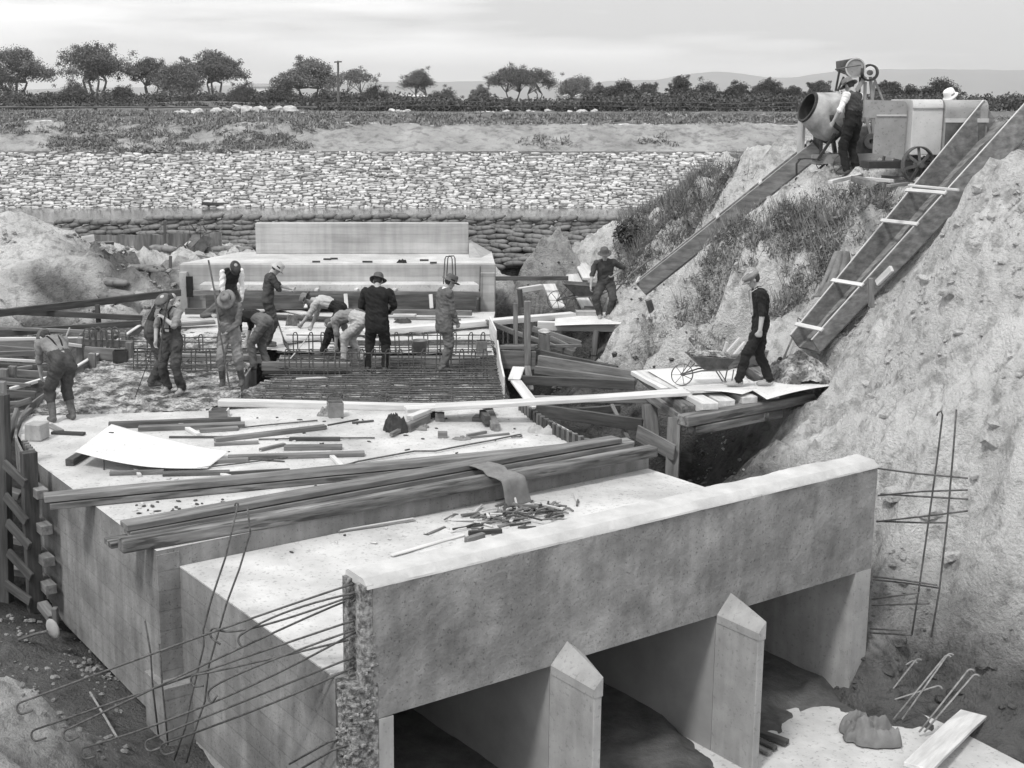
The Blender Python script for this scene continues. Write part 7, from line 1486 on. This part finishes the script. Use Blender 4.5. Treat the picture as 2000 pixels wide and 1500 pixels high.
# rods in the workers' hands
def rod(name, lb, px, r=.013, m='wood_mid'):
    return tag(MB().tube([Q(x, y, d) for x, y, d in px], r, 7).build(name, m), lb, 'rod')
rod('tall_rod', 'tall slightly bent rod held upright by the man in the floppy hat', [(407, 508, 22.4), (419, 570, 22.4), (428, 640, 22.38), (437, 690, 22.5), (448, 756, 22.6)], .016)
rod('thin_rod', 'thin springy rod slanting down to the fresh concrete from the men in caps', [(304, 660, 22.6), (288, 710, 22.2), (264, 776, 21.8)], .008, 'iron_dark')
rod('pole', 'dark bundle of rods held by the man with his hand at his mouth', [(330, 575, 21.95), (318, 640, 21.95), (312, 705, 21.95)], .016, 'wood_dark')
rod('thin_stick', 'pale thin stick in the hand of the bending man in the felt hat', [(606, 652, 26.2), (580, 685, 25.8), (557, 713, 25.4)], .012, 'wood_pale')
rod('steel_pin', 'short pale pin held upright between the bars by the bareheaded man', [(655, 672, 25.4), (654, 710, 25.3)], .014, 'wood_pale')
rod('thin_stick', 'white stick rising behind the stooping man at the left curb', [(125, 668, 21.2), (136, 640, 21.2)], .013, 'wood_pale')
rod('thin_stick', 'thin pole lying on the grass slope behind the leaning man', [(1198, 574, 30.2), (1232, 535, 30.2), (1275, 503, 29.8)], .018, 'wood_mid')
# ================================================================== WEEDS ON THE BANK
def inpoly(x, y, poly):
    r = np.zeros(len(x), bool); n = len(poly)
    for i in range(n):
        x1, y1 = poly[i]; x2, y2 = poly[(i+1) % n]; c = ((y1 > y) != (y2 > y)) & (x < (x2-x1)*(y-y1)/(y2-y1+1e-9)+x1); r ^= c
    return r
def weeds(name, lb, poly, n, h, m, seed, thr=.0, xr=(2, 14), yr=(18, 42), zf=None, spread=.14, wd=.022):
    zf = zf or ground_z; X = xr[0]+(xr[1]-xr[0])*RNG.rand(n*14); Y = yr[0]+(yr[1]-yr[0])*RNG.rand(n*14); Z = zf(X, Y)
    px, py = prj(np.stack([X, Y, Z], 1)); k = inpoly(px, py, poly) & (fbm(X*.9, Y*.9, seed, 5, .75)+(RNG.rand(len(X))-.5)*.5 > thr+.03); X, Y, Z = X[k][:n], Y[k][:n], Z[k][:n]
    mb = MB(); q = len(X)
    for b in range(16):
        a = RNG.rand(q)*2*pi; r_ = RNG.rand(q)**.6*spread; bx, by = X+np.cos(a)*r_, Y+np.sin(a)*r_; bz_ = zf(bx, by) if b % 4 == 0 else Z
        hz_ = h*RNG.rand(q)*(1-.5*r_/spread)*(.5+.9*vn(X*3, Y*3, 4)+.45); w = wd*(.6+RNG.rand(q)); an = RNG.randn(q, 3); an /= np.linalg.norm(an, axis=1)[:, None]; bn = np.cross(an, RNG.randn(q, 3)); bn /= np.linalg.norm(bn, axis=1)[:, None]
        c = np.stack([bx, by, bz_+hz_], 1); an[:, 2] += .5; L = w[:, None]*1.6
        arr = np.stack([c-an*L, c+bn*w[:, None]*.5, c+an*L, c-bn*w[:, None]*.5], 1).reshape(-1, 3)
        s = len(mb.v); mb.v += arr.tolist(); mb.f += [(s+4*i, s+4*i+1, s+4*i+2, s+4*i+3) for i in range(q)]; mb.m += [0]*q
    if zf is ground_z:                           # thin stalks standing out of the tufts
        for b in range(2):
            a = RNG.rand(q)*2*pi; L = h*(.8+1.3*RNG.rand(q)); r_ = RNG.rand(q)*spread; bx, by = X+np.cos(a)*r_, Y+np.sin(a)*r_; tx, ty, tz = bx+np.cos(a)*L*.45, by+np.sin(a)*L*.45, Z+L; w = .006
            arr = np.stack([np.stack([bx-w, by, Z], 1), np.stack([bx+w, by, Z], 1), np.stack([tx+w*.4, ty, tz], 1), np.stack([tx-w*.4, ty, tz], 1)], 1).reshape(-1, 3)
            s = len(mb.v); mb.v += arr.tolist(); mb.f += [(s+4*i, s+4*i+1, s+4*i+2, s+4*i+3) for i in range(q)]; mb.m += [0]*q
    return tag(mb.build(name, m), lb, 'weeds', kind='stuff')
weeds('bank_weeds', 'dark weeds and grass covering the bank behind the long narrow chute', [(1196, 470), (1230, 430), (1300, 400), (1350, 350), (1400, 335), (1460, 322), (1480, 345), (1400, 420), (1330, 480), (1250, 560), (1215, 560), (1200, 520)], 3300, .22, 'weed', 5, -.18, (3, 9), (27, 38))
weeds('mound_weeds', 'weeds growing in patches on the face of the sandy mound', [(1400, 470), (1450, 425), (1540, 405), (1640, 430), (1625, 520), (1560, 600), (1470, 650), (1400, 690), (1320, 640), (1340, 570)], 1500, .18, 'weed', 9, .02, (3, 9), (21, 27))
weeds('slope_weeds', 'sparse weeds between the mound and the big chute', [(1560, 400), (1640, 370), (1760, 375), (1740, 430), (1680, 480), (1640, 560), (1590, 600), (1600, 480)], 320, .16, 'weed', 13, .10, (4, 9), (20, 27))
weeds('dry_weeds', 'pale dry grass at the foot of the sandy mound', [(1230, 700), (1260, 620), (1330, 600), (1430, 660), (1380, 700), (1300, 715)], 300, .10, 'weed_dry', 15, 0, (2, 8), (21, 27))
# round bush by the sandbags
t = thing('bush', Q(1228, 500, 33.6), 'round dark bush at the end of the sandbag wall', 'bush'); mb = MB(); b_ = Q(1228, 462, 33.6)
for i in range(7): leafs(mb, b_+RNG.randn(3)*[.16, .12, .12], (.28, .25, .26), 260, .045, shell=.1)
mb.build('foliage', 'leaf_far', t); MB().tube([b_-[0, 0, .6], b_], [.04, .02], 6).build('stem', 'bark', t)
XX = (-26, 26)
bz = lambda X, Y: bank_z(X, Y)
weeds('bank_grass', 'short dark grass along the top of the far bank', [(-50, 218), (620, 218), (700, 224), (2050, 224), (2050, 243), (1500, 240), (1200, 243), (700, 245), (600, 262), (420, 258), (-50, 262)], 4200, .08, 'weed', 19, -.12, (-27, 27), (52.6, 61), bz, .22, .045)
weeds('bank_grass', 'dark grass patches on the bare slope above the stone pitching', [(100, 270), (250, 262), (560, 262), (640, 290), (430, 297), (90, 297)], 1000, .10, 'weed', 23, -.02, (-27, 27), (51.8, 58), bz, .22, .045)
weeds('bank_grass', 'two dark grass patches on the bare slope left of the mixer', [(985, 275), (1090, 262), (1130, 285), (1090, 293), (1000, 293)], 260, .10, 'weed', 27, -.1, (-27, 27), (51.8, 58), bz, .22, .045)
weeds('bank_grass', 'dark grass patch on the bare slope nearest the mixer', [(1240, 272), (1300, 262), (1320, 285), (1290, 294), (1250, 292)], 240, .10, 'weed', 29, -.2, (-27, 27), (51.8, 58), bz, .22, .045)
weeds('bank_grass', 'dark hollow of grass at the left end of the far bank', [(75, 280), (120, 268), (220, 275), (200, 296), (90, 296)], 300, .10, 'weed', 30, -.3, (-27, 27), (51.8, 58), bz, .22, .045)
# ================================================================== HAZE
MB().prism([(-6500, -60), (6500, -60), (6500, 9600), (-6500, 9600)], -3.6, 260).build('haze', 'silt', org=(0, 0, 0))
hz = bpy.data.objects['haze']; hz['kind'] = 'stuff'; hm = bpy.data.materials.new('haze'); hm.use_nodes = True; nt = hm.node_tree
for n_ in list(nt.nodes):
    if n_.type == 'BSDF_PRINCIPLED': nt.nodes.remove(n_)
pv = nt.nodes.new('ShaderNodeVolumePrincipled'); pv.inputs['Density'].default_value = .00022; pv.inputs['Color'].default_value = (1, 1, 1, 1); pv.inputs['Anisotropy'].default_value = .2
nt.links.new(pv.outputs[0], [n_ for n_ in nt.nodes if n_.type == 'OUTPUT_MATERIAL'][0].inputs['Volume']); hz.data.materials.clear(); hz.data.materials.append(hm)
hz['label'] = 'thin pale haze over the whole plain'
